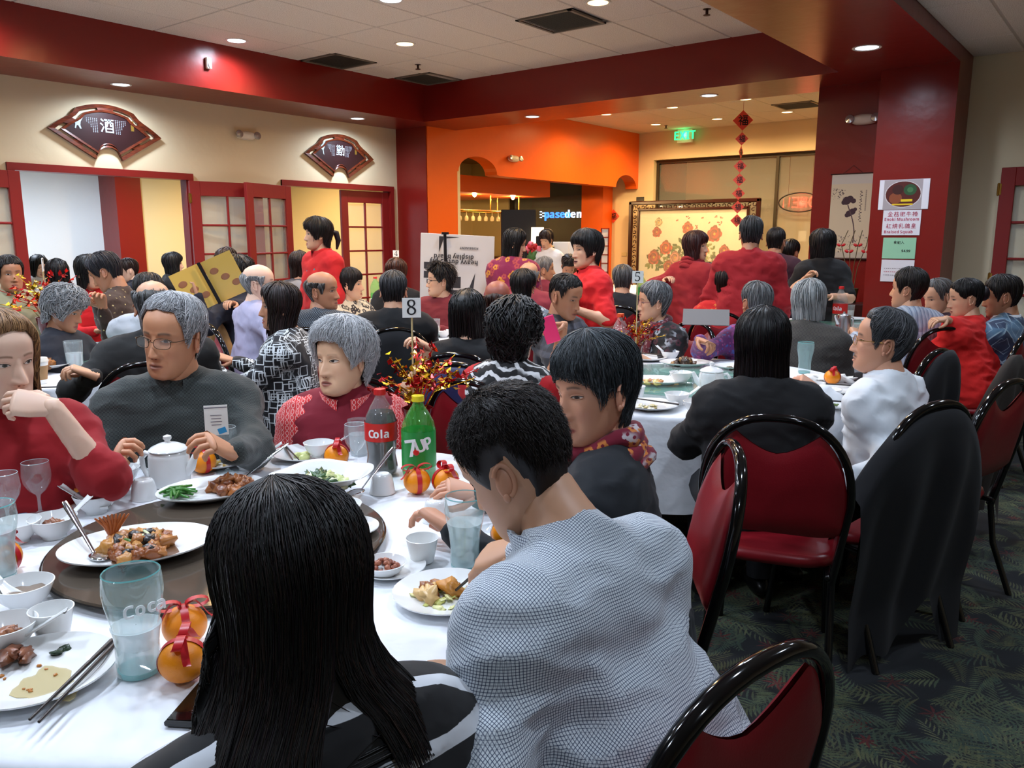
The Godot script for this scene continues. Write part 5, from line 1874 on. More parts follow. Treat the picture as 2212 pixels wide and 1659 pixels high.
	person({"label": "woman with short grey hair and red rimmed glasses in a shimmering scarf","at": Vector3(-2.332,1.056,-4.348),"yaw": -17.844,"hy": -30,"hp": 2,"fem": true,"det": 2,"skin": s1,"age": 1.2,"jaw": 1.06,"long": false,"sleeve": 0.8,"hair": {"style": "swept","col": rgb(52,56,60),"col2": rgb(160,162,164),"mixp": 1.6,"n": 900,"wd": 0.0024,"ttop": 0.02,"tside": 0.016,"sweep": 0.4},"glasses": mat("red wire",rgb(120,30,40),0.3),"top": cloth("black print blouse",rgb(20,20,24),"floral",rgb(150,156,164),rgb(70,30,40),0.22),"scarf": cloth("red grey shawl",rgb(96,26,38),"mottle",rgb(140,120,124),rgb(60,16,28),0.06),"chair": "red vinyl chair of the woman with red rimmed glasses"})
	person({"label": "woman with a reddish brown bob in a red cowl neck sweater, standing","at": Vector3(-2.953,1.364,-6.197),"yaw": 161.44,"hy": -66,"sit": false,"fem": true,"det": 1,"skin": s1,"w": 1.0,"hair": {"style": "bob","col": rgb(52,20,18),"col2": rgb(80,34,26),"ttop": 0.022,"tside": 0.022},"top": wine,"scarf": wine,"garment": "sweater","lh": {"p": Vector3(-3.069,1.099,-5.914),"curl": 0.4,"pole": Vector3(1,-0.4,0)},"rh": {"p": Vector3(-2.62,1.059,-5.869)}})
	person({"label": "man in a loose red shirt standing with his back to the camera","at": Vector3(-2.331,1.46,-5.803),"yaw": -168.201,"hy": 14,"sit": false,"det": 1,"skin": s3,"w": 1.1,"thick": 1.15,"hair": {"style": "short","col": rgb(28,28,30),"col2": rgb(90,92,94),"ttop": 0.018,"tside": 0.012},"top": cloth("loose red shirt",rgb(150,14,26),""),"fold": 0.014,"collar": cloth("loose red shirt",Color.WHITE,""),"lap": false})
	person({"label": "man with very short hair in a dark plum shirt standing behind the loose red shirt","at": Vector3(-2.661,1.397,-7.211),"yaw": -171.811,"sit": false,"det": 1,"skin": s3,"w": 1.08,"hair": {"style": "short","col": k1,"ttop": 0.01,"tside": 0.006},"top": cloth("plum shirt",rgb(54,18,34),"")})
	person({"label": "person in a bright orange jacket behind the dark plum shirt","at": Vector3(-2.97,1.278,-8.493),"yaw": 169.248,"sit": false,"skin": s3,"hair": {"style": "short","col": k1},"top": cloth("orange jacket",rgb(226,92,14),""),"garment": "jacket"})
	person({"label": "woman with a black bob in a black t-shirt standing by the scroll painting","at": Vector3(-2.137,1.379,-6.842),"yaw": -140.716,"hy": 20,"hr": -6,"sit": false,"lean": 0.1,"fem": true,"det": 1,"skin": s1,"long": false,"sleeve": 0.85,"hair": {"style": "bob","col": k0,"col2": k0,"ttop": 0.022,"tside": 0.026},"top": black,"rh": {"p": Vector3(-1.971,0.974,-6.619)},"lh": {"p": Vector3(-2.18,1.107,-6.615),"curl": 0.5}})
	person({"label": "woman with black hair in a red cardigan with a pale blue lanyard","at": Vector3(-2.977,1.086,-6.5),"yaw": 164.584,"fem": true,"det": 1,"skin": s2,"w": 1.05,"hair": {"style": "crop","col": k0,"col2": k0,"ttop": 0.03,"tside": 0.028},"top": cloth("red cardigan two",rgb(178,18,30),""),"garment": "cardigan","lanyard": cloth("blue lanyard",Color.WHITE,""),"chair": ""})
	person({"label": "woman with a dark brown bob in a red silk jacket printed with gold bamboo","at": Vector3(-2.463,1.099,-5.744),"yaw": -164.835,"fem": true,"det": 1,"skin": s2,"w": 1.02,"hair": {"style": "crop","col": kb,"col2": k1,"ttop": 0.034,"tside": 0.032},"top": cloth("bamboo silk",rgb(190,18,22),"bamboo",rgb(206,150,60),Color.BLACK,0.2,192),"garment": "jacket","collar": cloth("bamboo silk",Color.WHITE,"bamboo"),"collar_r": 0.9,"chair": "red vinyl chair of the woman in bamboo printed silk"})
	person({"label": "person with thin grey hair in a purple print shirt reaching for food","at": Vector3(-1.806,1.064,-4.635),"yaw": -128.727,"hy": -6,"det": 1,"skin": s3,"hair": {"style": "receding","col": g1,"col2": rgb(60,60,62),"ttop": 0.006,"tside": 0.012},"top": cloth("purple print shirt",rgb(92,34,96),"mottle",rgb(60,80,150),rgb(150,60,120),0.14),"lh": {"p": Vector3(-1.871,0.892,-4.026),"dir": Vector3(0.109,-0.011,0.046),"curl": 0.6,"pole": Vector3(1,-0.5,0)},"chair": ""})
	person({"label": "woman with long black hair and a black sweater seen from behind at the second table","at": Vector3(-1.023,1.082,-2.706),"yaw": -145.392,"hy": -24,"lean": 0.04,"fem": true,"det": 2,"skin": s1,"w": 0.98,"hair": {"style": "long","len": 0.56,"col": k0,"col2": rgb(26,14,16),"ttop": 0.024,"tside": 0.026,"n": 1000,"strand": 0.85,"flare": 0.5},"top": cloth("black sweater",rgb(15,15,18),""),"glasses": mat("black plastic",Color.WHITE),"rim": 1.6,"chair": "red vinyl chair of the long haired woman in the black sweater","cyaw": -162.736,"cpos": Vector3(-0.828,0.925,-2.351)})
	person({"label": "woman with silver grey hair in a grey tweed jacket, back to the camera","at": Vector3(-1.511,1.077,-4.676),"yaw": 179.854,"lean": 0.06,"fem": true,"det": 1,"skin": s4,"w": 1.1,"thick": 1.1,"hair": {"style": "bobside","len": 0.8,"col": rgb(108,112,114),"col2": rgb(176,180,180),"mixp": 0.8,"ttop": 0.024,"tside": 0.024,"n": 700},"top": cloth("grey tweed",rgb(62,60,56),"check",rgb(52,50,48),rgb(72,70,66),0.02,32),"garment": "jacket","cuff": 0.2,"lap": true,"chair": ""})
	person({"label": "man with a moustache and gold rimmed glasses in a white shirt, in profile","at": Vector3(-0.785,1.044,-3.324),"yaw": -98.851,"hy": 26,"hp": -4,"lean": 0.1,"det": 2,"skin": rgb(206,150,120),"age": 0.8,"w": 1.08,"thick": 1.08,"mustache": rgb(40,36,34),"wide": 0.6,
		"hair": {"style": "receding","col": rgb(38,40,44),"col2": rgb(110,112,116),"mixp": 1.8,"strand": 0.5,"ttop": 0.02,"tside": 0.016,"sweep": 0.5},"glasses": mat("gold wire",rgb(170,130,60),0.25,0.9),"top": cloth("white dress shirt",rgb(226,232,238),""),"fold": 0.014,"ff": 5.0,"collar": cloth("white dress shirt",Color.WHITE,""),"lh": {"p": Vector3(-0.811,0.576,-2.909),"curl": 0.4},"chair": "red vinyl chair of the man in the white shirt, draped with a black jacket","cyaw": -114.822,"cpos": Vector3(-0.488,0.91,-2.881)})
	person({"label": "man with short black hair in a pale blue striped shirt seen from behind","at": Vector3(-1.178,1.12,-5.531),"yaw": -130.061,"hy": 34,"lean": 0.1,"det": 1,"skin": s2,"w": 1.06,"hair": {"style": "short","col": k1,"col2": rgb(44,40,38),"ttop": 0.022,"tside": 0.012,"n": 700},"top": cloth("blue striped shirt",rgb(150,166,186),"pinstripe",rgb(176,188,202),rgb(104,116,140),0.03,48),"collar": cloth("blue striped shirt",Color.WHITE,"pinstripe"),"chair": "red vinyl chair of the man in the pale blue striped shirt"})
	person({"label": "elderly man with short grey hair looking down, between the blue shirt and the red sweater","at": Vector3(-1.118,1.041,-6.142),"yaw": -39.687,"hp": 18,"det": 1,"skin": s1,"hair": {"style": "receding","col": rgb(90,84,80),"col2": g1,"ttop": 0.008,"tside": 0.01},"top": cloth("dark plum jumper",rgb(44,14,26),""),"chair": ""})
	person({"label": "woman with tied back black hair in a bright red sweater, chin on her hand","at": Vector3(-0.861,1.074,-5.575),"yaw": -103.364,"hy": 36,"hp": 8,"lean": 0.12,"fem": true,"det": 2,"skin": s1,"w": 1.1,"thick": 1.16,"wide": 0.7,"hair": {"style": "tied","col": k0,"col2": k0,"ttop": 0.012,"tside": 0.01,"bun": 0.02,"n": 900,"wd": 0.0024},"top": cloth("bright red knit",rgb(206,22,18),""),"garment": "sweater","cuff": 0.7,"fold": 0.012,"rh": {"p": Vector3(-0.911,0.962,-5.315),"dir": Vector3(-0.067,0.003,0.091),"curl": 0.4,"pole": Vector3(-0.3,-1,0.4)},"chair": "red vinyl chair of the woman in the bright red sweater"})
	person({"label": "man with dark hair in a blue argyle sweater at the right edge","at": Vector3(-0.696,1.082,-5.771),"yaw": -101.229,"hy": 24,"hp": 10,"det": 1,"skin": s3,"w": 1.08,"hair": {"style": "short","col": k1,"ttop": 0.02,"tside": 0.012},"top": cloth("argyle sweater",rgb(40,56,84),"argyle",rgb(88,122,150),rgb(150,176,190),0.2),"collar": cloth("white shirt",Color.WHITE,""),"garment": "sweater","chair": "red vinyl chair of the man in the blue argyle sweater"})
	person({"label": "cashier in a white blouse standing behind the bar counter","at": Vector3(-6.067,1.403,-8.414),"yaw": 5.794,"sit": false,"fem": true,"skin": s1,"hair": {"style": "crop","col": kb},"top": cloth("white shirt",Color.WHITE,""),"hp": 20})



# ---------------------------------------------------------------- things on the walls and round the room
func fan_pts(k: float) -> PackedVector2Array:
	var p := PackedVector2Array()
	for i in 25:
		var a := lerpf(-1.0,1.0,i / 24.0)
		var u := a * 0.575
		var v := 0.265 + (0.235 * (1.0 - a * a))
		v += 0.045 * smoothstep(0.62,0.5,absf(a))
		p.append(Vector2(u,v))
	for i in 13:
		var a := lerpf(1.0,-1.0,i / 12.0)
		p.append(Vector2(a * 0.135,0.125 * sqrt(maxf(1.0 - a * a,0.0))))
	var c := Vector2(0,0.27)
	var q := PackedVector2Array()
	for x in p:
		q.append(c + (x - c) * k)
	return q

func ring_band(b: Buf,k0: float,k1: float,z: float,d: float) -> void:
	var o := fan_pts(k0)
	var i := fan_pts(k1)
	var n := o.size()
	for k in n:
		var a := (k + 1) % n
		b.face([Vector3(o[k].x,o[k].y,z + d),Vector3(o[a].x,o[a].y,z + d),Vector3(i[a].x,i[a].y,z + d * 0.8),Vector3(i[k].x,i[k].y,z + d * 0.8)])
		b.face([Vector3(o[k].x,o[k].y,z),Vector3(o[a].x,o[a].y,z),Vector3(o[a].x,o[a].y,z + d),Vector3(o[k].x,o[k].y,z + d)])
		b.face([Vector3(i[a].x,i[a].y,z),Vector3(i[k].x,i[k].y,z),Vector3(i[k].x,i[k].y,z + d * 0.8),Vector3(i[a].x,i[a].y,z + d * 0.8)])

func fan_plaque(at: Vector3,ch: String,label: String) -> void:
	var t := thing("fan_plaque",label,"plaque",at,90.0,"fan shaped wall plaques")
	var w := mat("rosewood",Color.WHITE)
	var b := Buf.new()
	ring_band(b,1.0,0.88,0.0,0.035)
	part("outer_frame",b,w,t)
	b = Buf.new()
	ring_band(b,0.79,0.72,0.004,0.03)
	part("inner_frame",b,w,t)
	b = Buf.new()
	b.xf = Transform3D(Basis(),Vector3(0,0,0.006))
	b.prism(fan_pts(0.74),0.014)
	part("panel",b,mat("plaque panel",rgb(40,16,20),0.4),t)
	var oo := fan_pts(0.9)
	var ii := fan_pts(0.77)
	for s in [[10,14],[2,4],[20,22],[30,32]]:
		b = Buf.new()
		var poly := PackedVector2Array()
		for k in range(s[0],s[1] + 1):
			poly.append(oo[k])
		for k in range(s[1],s[0] - 1,-1):
			poly.append(ii[k])
		b.prism(poly,0.026)
		part("bridge",b,w,t)
	for s in [[24,25,0.5],[37,0,0.5]]:
		b = Buf.new()
		var pa: Vector2 = oo[s[0]].lerp(oo[s[1]],0.4)
		var pb: Vector2 = oo[s[0]].lerp(oo[s[1]],0.6)
		var pc: Vector2 = ii[s[0]].lerp(ii[s[1]],0.62)
		var pd: Vector2 = ii[s[0]].lerp(ii[s[1]],0.38)
		b.prism(PackedVector2Array([pa,pb,pc,pd]),0.026)
		part("bridge",b,w,t)
	b = Buf.new()
	glyph(b,ch,Vector2(-0.062,0.41),0.135,0.015,0.02,0.004)
	part("carved_character",b,mat("mother of pearl",rgb(166,178,186),0.3),t)
	b = Buf.new()
	var r := RandomNumberGenerator.new()
	r.seed = 5
	for sd in [-1.0,1.0]:
		for c in 6:
			for k in 9:
				var x: float = sd * (0.095 + c * 0.02)
				var y := 0.40 - k * 0.016
				if y < 0.26 + 0.02 * c - (0.03 if c < 3 else 0.0):
					continue
				b.box(Vector3(x,y,0.021),Vector3(0.006 + 0.004 * r.randf(),0.003,0.002))
				b.box(Vector3(x + 0.002,y - 0.005,0.021),Vector3(0.003,0.007,0.002))
	part("inscription",b,mat("mother of pearl",Color.WHITE),t).set_meta("kind","stuff")
	b = Buf.new()
	b.xf = Transform3D(Basis(),Vector3(-0.285,0.345,0.02))
	if ch == "jiu":
		b.prism(PackedVector2Array([Vector2(-0.055,0.05),Vector2(-0.03,0.028),Vector2(0.02,0.028),Vector2(0.055,0.05),Vector2(0.03,0.01),Vector2(0.024,-0.025),Vector2(0.034,-0.06),Vector2(0.016,-0.058),Vector2(0.004,-0.03),Vector2(-0.012,-0.03),Vector2(-0.02,-0.06),Vector2(-0.034,-0.056),Vector2(-0.024,-0.02),Vector2(-0.03,0.01)]),0.005)
	else:
		b.prism(PackedVector2Array([Vector2(-0.07,0.0),Vector2(-0.03,0.03),Vector2(0.0,0.06),Vector2(0.02,0.09),Vector2(0.045,0.1),Vector2(0.05,0.07),Vector2(0.03,0.05),Vector2(0.03,0.02),Vector2(0.012,-0.02),Vector2(0.02,-0.08),Vector2(0.006,-0.07),Vector2(-0.004,-0.02),Vector2(-0.02,-0.005),Vector2(-0.05,-0.012)]),0.005)
	part("inlay",b,mat("mother of pearl",Color.WHITE),t)
	b = Buf.new()
	b.box(Vector3(0.27,0.36,0.021),Vector3(0.03,0.1,0.003))
	part("seal",b,mat("old gold",rgb(150,120,50),0.4,0.5),t)

func emergency_light(at: Vector3,yaw: float,label: String) -> void:
	var t := thing("emergency_light",label,"lamp",at,yaw,"emergency lights")
	var b := Buf.new()
	var g := PackedVector3Array()
	for j in 7:
		var f: float = [0.0,0.9,1.0,0.97,0.85,0.6,0.0][j]
		var z: float = [0.0,0.0,0.01,0.035,0.06,0.075,0.08][j]
		for i in 28:
			var a := -TAU * i / 28
			g.append(Vector3(signf(cos(a)) * pow(absf(cos(a)),0.7) * 0.125 * f,signf(sin(a)) * pow(absf(sin(a)),0.8) * 0.05 * f,z))
	b.grid(g,28,7,true)
	part("housing",b,mat("white plastic",Color.WHITE),t)
	for s in [-1.0,1.0]:
		b = Buf.new()
		b.xf = Transform3D(Basis(Vector3.RIGHT,PI / 2 - 0.2),Vector3(s * 0.12,0.0,0.05))
		b.lathe([Vector2(0.02,-0.02),Vector2(0.036,0.0),Vector2(0.046,0.03),Vector2(0.04,0.04),Vector2(0.001,0.046)],18)
		var l := part("lamp_head",b,mat("lamp reflector",rgb(196,198,200),0.15,0.7),t)

func diamond(nm: String,at: Vector3,size: float,label: String,yaw: float,tilt := 0.0,group := "") -> void:
	var t := thing(nm,label,"paper charm",at,yaw,group)
	var b := Buf.new()
	b.xf = Transform3D(Basis(Vector3.UP,tilt) * Basis(Vector3.BACK,PI / 4),Vector3.ZERO)
	b.box(Vector3.ZERO,Vector3(size,size,0.002))
	part("paper",b,mat("charm paper",rgb(248,92,66),0.5),t)
	b = Buf.new()
	b.xf = Transform3D(Basis(Vector3.UP,tilt),Vector3(0,0,0))
	glyph(b,"fu",Vector2(-size * 0.33,size * 0.36),size * 0.68,size * 0.075,0.0015,0.001)
	part("character",b,mat("ink black",Color.WHITE),t)

func poster(nm: String,at: Vector3,w: float,h: float,col: Color,label: String,yaw := 0.0) -> Node3D:
	var t := thing(nm,label,"poster",at,yaw)
	var b := Buf.new()
	b.box(Vector3(0,0,0.001),Vector3(w,h,0.002))
	part("sheet",b,mat("sheet " + label.substr(0,20),col,0.5),t)
	return t

func tm(x: float,y: float,z := 0.002,rz := 0.0) -> Transform3D:
	return Transform3D(Basis(Vector3.BACK,rz),Vector3(x,y,z))

func peony_tex() -> ImageTexture:
	var w := 640
	var h := 400
	var im := Image.create(w,h,false,Image.FORMAT_RGB8)
	im.fill(rgb(238,236,226))
	var r := RandomNumberGenerator.new()
	r.seed = 11
	for k in 420:
		var x := r.randf_range(60,560)
		var y := 150 + 0.0016 * pow(x - 300,2) + r.randf_range(0,190)
		if y > 360 - absf(x - 300) * 0.35:
			continue
		pleaf(im,Vector2(x,y),r.randf() * TAU,r.randf_range(16,34),[rgb(54,92,46),rgb(30,62,36),rgb(98,124,64),rgb(140,154,100)][r.randi() % 4])
	for k in 9:
		var a := Vector2(300,380)
		var e := Vector2(110 + k * 48,200 + r.randf() * 60)
		for s in 60:
			var p := a.lerp(e,s / 60.0)
			im.fill_rect(Rect2i(int(p.x),int(p.y),3,3),rgb(96,80,50))
	for q in [[110,110,30,0],[170,190,40,1],[96,240,42,2],[230,240,36,3],[300,90,34,1],[400,200,32,1],[460,120,44,0],[380,290,36,1],[520,200,30,0],[190,285,34,2],[440,280,26,1],[120,60,26,4],[340,170,28,0]]:
		var c: Color = [rgb(200,34,28),rgb(222,74,36),rgb(206,70,56),rgb(236,160,150),rgb(222,206,170)][q[3]]
		for k in 26:
			var a := k * 2.4
			var d: float = q[2] * (1.0 - k / 30.0)
			disc(im,q[0] + cos(a) * d * 0.7,q[1] + sin(a) * d * 0.7,q[2] * 0.34,c.darkened(0.22 * (k % 3)).lerp(Color(0.95,0.6,0.4),0.14 * ((k + 1) % 2)))
		disc(im,q[0],q[1],q[2] * 0.16,rgb(220,170,60))
	for k in 14:
		var x := r.randf_range(230,560)
		var y := r.randf_range(30,90)
		for s in 5:
			disc(im,x + r.randf_range(-7,7),y + r.randf_range(-5,5),2.5,rgb(150,40,50))
	return img_tex(im)

func pleaf(im: Image,p: Vector2,a: float,ln: float,c: Color) -> void:
	var d := Vector2(cos(a),sin(a))
	for s in int(ln):
		var f := s / ln
		var k := int(maxf(1.0,sin(PI * f) * ln * 0.42))
		var q := p + d * s
		if q.x > 6 and q.y > 6 and q.x + k < im.get_width() - 6 and q.y + k < im.get_height() - 6:
			im.fill_rect(Rect2i(int(q.x) - k / 2,int(q.y) - k / 2,k,k),c)

func scroll_tex() -> ImageTexture:
	var w := 256
	var h := 544
	var im := Image.create(w,h,false,Image.FORMAT_RGB8)
	im.fill(rgb(206,190,160))
	im.fill_rect(Rect2i(0,0,w,64),rgb(196,188,176))
	im.fill_rect(Rect2i(0,500,w,44),rgb(188,178,160))
	var ink := rgb(62,40,48)
	for q in [[100,170,26],[120,160,22],[142,172,16],[84,180,16],[120,252,20],[140,240,20],[156,226,12],[108,262,14]]:
		disc(im,q[0],q[1],q[2],ink)
	var r := RandomNumberGenerator.new()
	r.seed = 3
	for k in 90:
		var f := k / 90.0
		disc(im,110 + 50 * sin(f * 2.0),200 + f * 240,3.5,rgb(84,64,66))
	for k in 150:
		var x := r.randf_range(12,244)
		var y := r.randf_range(390,500) if k > 50 else r.randf_range(90,160)
		disc(im,x if k > 50 else x * 0.35,y,r.randf_range(1,5),rgb(90,76,74).lerp(rgb(200,188,170),r.randf() * 0.8))
	for k in 22:
		im.fill_rect(Rect2i(180 + (k % 2) * 6,110 + k * 9,12 - (k % 3) * 3,5),rgb(70,56,60))
		im.fill_rect(Rect2i(214,106 + k * 6,7,4),rgb(120,104,96))
	return img_tex(im)

func dish_tex() -> ImageTexture:
	var im := Image.create(256,180,false,Image.FORMAT_RGB8)
	im.fill(rgb(172,164,168))
	im.fill_rect(Rect2i(0,0,22,180),rgb(230,230,238))
	im.fill_rect(Rect2i(224,0,32,180),rgb(230,230,238))
	for y in 180:
		for x in 256:
			var u := (x - 124) / 96.0
			var v := (y - 88) / 82.0
			var d := u * u + v * v
			if d < 1.0:
				im.set_pixel(x,y,rgb(212,210,212) if d > 0.9 else rgb(84,26,22))
	disc(im,160,62,34,rgb(40,84,50))
	disc(im,160,62,16,rgb(70,120,76))
	disc(im,86,112,34,rgb(140,74,44))
	disc(im,96,60,30,rgb(60,24,22))
	im.fill_rect(Rect2i(116,120,60,14),rgb(236,206,40))
	im.fill_rect(Rect2i(70,146,110,10),rgb(226,190,40))
	return img_tex(im)

func neon(par: Node,pts: Array,c: Color,r := 0.011) -> void:
	var b := Buf.new()
	b.tube(pts,r,8)
	var m := mat("neon %s" % c.to_html(),c,0.4,0.0,{"emission_enabled": true,"emission": c,"emission_energy_multiplier": 3.0})
	part("neon_tube",b,m,par)

func decor() -> void:
	fan_plaque(Vector3(-8.545,2.213,-4.142),"jiu","larger fan shaped rosewood plaque with a wine cup and one big character")
	fan_plaque(Vector3(-8.545,2.208,-7.18),"qin","fan shaped rosewood plaque with a kneeling figure, nearer the corner pillar")
	emergency_light(Vector3(-8.55,2.608,-5.776),90,"white twin emergency light on the cream wall between the fan plaques")
	emergency_light(Vector3(-7.96,2.622,-10.127),90,"white twin emergency light on the orange wall above the arch")
	emergency_light(Vector3(-2.36,2.57,-8.6),0,"white twin emergency light high on the dark red column")
	var white := mat("white plastic",Color.WHITE)
	# motion light on the side beam
	var t := thing("sensor_box","small white sensor box on the red side beam in a pool of light","sensor",Vector3(-7.7,3.158,-4.816),90)
	var b := Buf.new()
	b.box(Vector3(0,0,0.02),Vector3(0.055,0.11,0.04),0.008)
	part("box",b,white,t)
	b = Buf.new()
	b.ell(Vector3(0,-0.02,0.042),Vector3(0.018,0.026,0.012),12,8)
	part("lens",b,mat("milky lens",rgb(240,242,246),0.2),t)
	# exit sign
	t = thing("exit_sign","white exit sign with glowing green letters high on the back wall","sign",Vector3(-6.947,3.24,-13.95))
	b = Buf.new()
	b.box(Vector3(0,0,0),Vector3(0.3,0.24,0.05),0.006)
	part("box",b,white,t)
	var green := mat("exit glow",rgb(60,255,150),0.5,0.0,{"emission_enabled": true,"emission": rgb(40,235,130),"emission_energy_multiplier": 2.2})
	text("lettering","EXIT",0.15,green,t,tm(0,0.01,0.027))
	var l := OmniLight3D.new()
	l.name = "sign_light"
	t.add_child(l)
	l.position = Vector3(0,0.02,0.06)
	l.light_color = rgb(60,255,150)
	l.light_energy = 0.02
	l.light_size = 0.05
	l.shadow_enabled = true
	# open sign seen from behind
	t = thing("open_sign","red neon open sign seen from behind in the big window","sign",Vector3(-4.834,2.011,-14.1))
	b = Buf.new()
	for k in 24:
		var a := TAU * k / 24
		var a2 := TAU * (k + 1) / 24
		b.tube([Vector3(cos(a) * 0.36,sin(a) * 0.16,0),Vector3(cos(a2) * 0.36,sin(a2) * 0.16,0)],0.012,6)
	part("rim",b,mat("black plastic",Color.WHITE),t)
	var rc := rgb(255,70,50)
	for q in [[[-0.27,-0.08],[-0.27,0.08],[-0.17,-0.08],[-0.17,0.08]],[[-0.12,0.08],[-0.02,0.08],[-0.02,-0.08],[-0.12,-0.08]],[[-0.1,0.0],[-0.02,0.0]],[[0.12,-0.08],[0.12,0.08],[0.05,0.08],[0.03,0.04],[0.05,0.0],[0.12,0.0]]]:
		var pts := []
		for p in q:
			pts.append(Vector3(p[0],p[1],0.01))
		neon(t,pts,rc)
	var oo := []
	for k in 17:
		oo.append(Vector3(0.22 + 0.05 * cos(TAU * k / 16),0.08 * sin(TAU * k / 16),0.01))
	neon(t,oo,rc)
	l = OmniLight3D.new()
	l.name = "neon_light"
	t.add_child(l)
	l.position = Vector3(0,0,-0.06)
	l.light_color = rgb(255,90,70)
	l.light_energy = 0.12
	l.light_size = 0.12
	l.shadow_enabled = true
	for x in [-0.2,0.2]:
		b = Buf.new()
		b.tube([Vector3(x,0.14,0),Vector3(x,0.78,0)],0.003,5)
		part("chain",b,mat("chrome",Color.WHITE),t)
	# red paper charms
	diamond("paper_charm",Vector3(-8.491,1.83,-14.05),0.19,"red diamond paper charm on the cream wall left of the carved screen",0)
	var str0 = Vector3(-3.988,2.91,-9.5)
	t = thing("charm_string","thin red cord hanging from the entrance room ceiling","cord",str0)
	b = Buf.new()
	b.tube([Vector3(0,0.1,-0.004),Vector3(-0.006,-0.5,-0.004),Vector3(-0.02,-1.36,-0.004)],0.002,5)
	part("cord",b,mat("red cord",rgb(160,24,24),0.6),t)
	var ys := [0.0,-0.205,-0.36,-0.52,-0.68,-0.84,-1.0,-1.16]
	for k in 8:
		diamond("paper_charm",str0 + Vector3(-0.016 * k / 8.0,ys[k] - 0.12 if k else -0.115,0.0),0.165 if k == 0 else 0.108,"largest red paper charm at the top of the hanging string" if k == 0 else "red paper charm %s on the hanging string" % ["","second from the top","turned edge on, third from the top","fourth from the top","fifth from the top","sixth from the top","seventh from the top","at the bottom"][k],25.0,1.2 if k == 2 else 0.0,"charms on the hanging string")
	# carved screen with the embroidered peonies
	t = thing("carved_screen","large rosewood framed screen embroidered with red peonies against the back window","screen",Vector3(-6.72,0,-13.86))
	var dw := mat("dark rosewood",Color.WHITE)
	for q in [[0,2.06,2.6,0.07],[0,0.32,2.6,0.07]]:
		b = Buf.new()
		b.box(Vector3(q[0],q[1],0),Vector3(q[2],q[3],0.07),0.012)
		part("rail",b,dw,t)
	for s in [-1.0,1.0]:
		b = Buf.new()
		b.box(Vector3(s * 1.265,1.19,0),Vector3(0.07,1.8,0.07),0.012)
		part("post",b,dw,t)
		b = Buf.new()
		b.box(Vector3(s * 1.1,0.15,0),Vector3(0.09,0.3,0.5),0.02)
		part("foot",b,dw,t)
	b = Buf.new()
	for s in [-1.0,1.0]:
		b.box(Vector3(s * 1.085,1.19,0),Vector3(0.045,1.54,0.06),0.01)
		b.box(Vector3(0,1.19 + s * 0.745,0),Vector3(2.2,0.045,0.06),0.01)
	part("inner_frame",b,dw,t)
	b = Buf.new()
	var r := RandomNumberGenerator.new()
	r.seed = 4
	for k in 84:
		var p: Vector3
		if k < 52:
			p = Vector3(lerpf(-1.2,1.2,(k % 26) / 25.0),1.985 if k < 26 else 0.4,0)
		else:
			p = Vector3(-1.175 if k < 68 else 1.175,lerpf(0.48,1.9,((k - 52) % 16) / 15.0),0)
		var c := []
		var ph := r.randf() * TAU
		for i in 9:
			var a := ph + i * 0.62
			c.append(p + Vector3(cos(a) * (0.042 - i * 0.003),sin(a) * (0.036 - i * 0.0026),0))
		b.tube(c,0.009,6)
	part("fretwork",b,dw,t)
	b = Buf.new()
	b.box(Vector3(0,1.19,-0.012),Vector3(2.14,1.46,0.008))
	part("backing",b,mat("screen silk edge",rgb(222,214,196),0.7),t)
	var q := QuadMesh.new()
	q.size = Vector2(2.13,1.45)
	q.material = mat("peony silk",Color.WHITE,0.6,0.0,{"albedo_texture": peony_tex()})
	partm("embroidery",q,t,tm(0,1.19,-0.006))
	b = Buf.new()
	b.box(Vector3(0,1.19,0.012),Vector3(2.13,1.45,0.003))
	part("glass_pane",b,mat("clear glass",Color.WHITE),t)
	# wall plates
	b = Buf.new()
	b.box(Vector3.ZERO,Vector3(0.12,0.075,0.012),0.004)
	solo("switch_plate",b,mat("ivory plastic",rgb(214,204,160),0.4),"ivory double switch plate on the cream wall beside the carved screen","switch",Vector3(-8.226,1.088,-14.05))
	b = Buf.new()
	b.box(Vector3.ZERO,Vector3(0.17,0.075,0.01),0.003)
	solo("wall_plaque",b,mat("black plastic",Color.WHITE),"small black plaque on the cream wall above the carved screen corner","plaque",Vector3(-7.897,2.146,-14.05))
	# posters on the red column
	t = poster("menu_photo",Vector3(-1.824,1.817,-8.055),0.42,0.265,rgb(226,226,232),"photo poster of a dark bowl dish, topmost on the red column")
	q = QuadMesh.new()
	q.size = Vector2(0.41,0.26)
	q.material = mat("dish photo",Color.WHITE,0.4,0.0,{"albedo_texture": dish_tex()})
	partm("print",q,t,tm(0,0,0.0025))
	t = poster("menu_sheet",Vector3(-1.823,1.566,-8.055),0.32,0.225,rgb(226,226,234),"white menu sheet with red and violet lines of text, second on the column")
	var mg := mat("menu red ink",rgb(176,60,92),0.6)
	b = Buf.new()
	for k in 5:
		glyph(b,["jin","gu","fei","niu","juan"][k],Vector2(-0.12 + k * 0.052,0.098),0.043,0.0045,0.0025,0.0006)
		glyph(b,["hong","shao","ru","ge","huang"][k],Vector2(-0.125 + k * 0.052,-0.008),0.043,0.0045,0.0025,0.0006)
	part("characters",b,mg,t)
	text("lettering","Enoki Mushroom",0.026,mg,t,tm(0.0,0.03,0.003),false,true,0.0006)
	text("lettering","Braised Squab",0.026,mg,t,tm(-0.02,-0.083,0.003),false,true,0.0006)
	t = poster("menu_sheet",Vector3(-1.824,1.337,-8.055),0.28,0.19,rgb(150,206,172),"pale green menu sheet with black text, third on the red column")
	b = Buf.new()
	for k in 3:
		glyph(b,["shi","ji","ren"][k],Vector2(-0.05 + k * 0.032,0.065),0.028,0.0035,0.0025,0.0006)
	part("characters",b,mat("ink black",Color.WHITE),t)
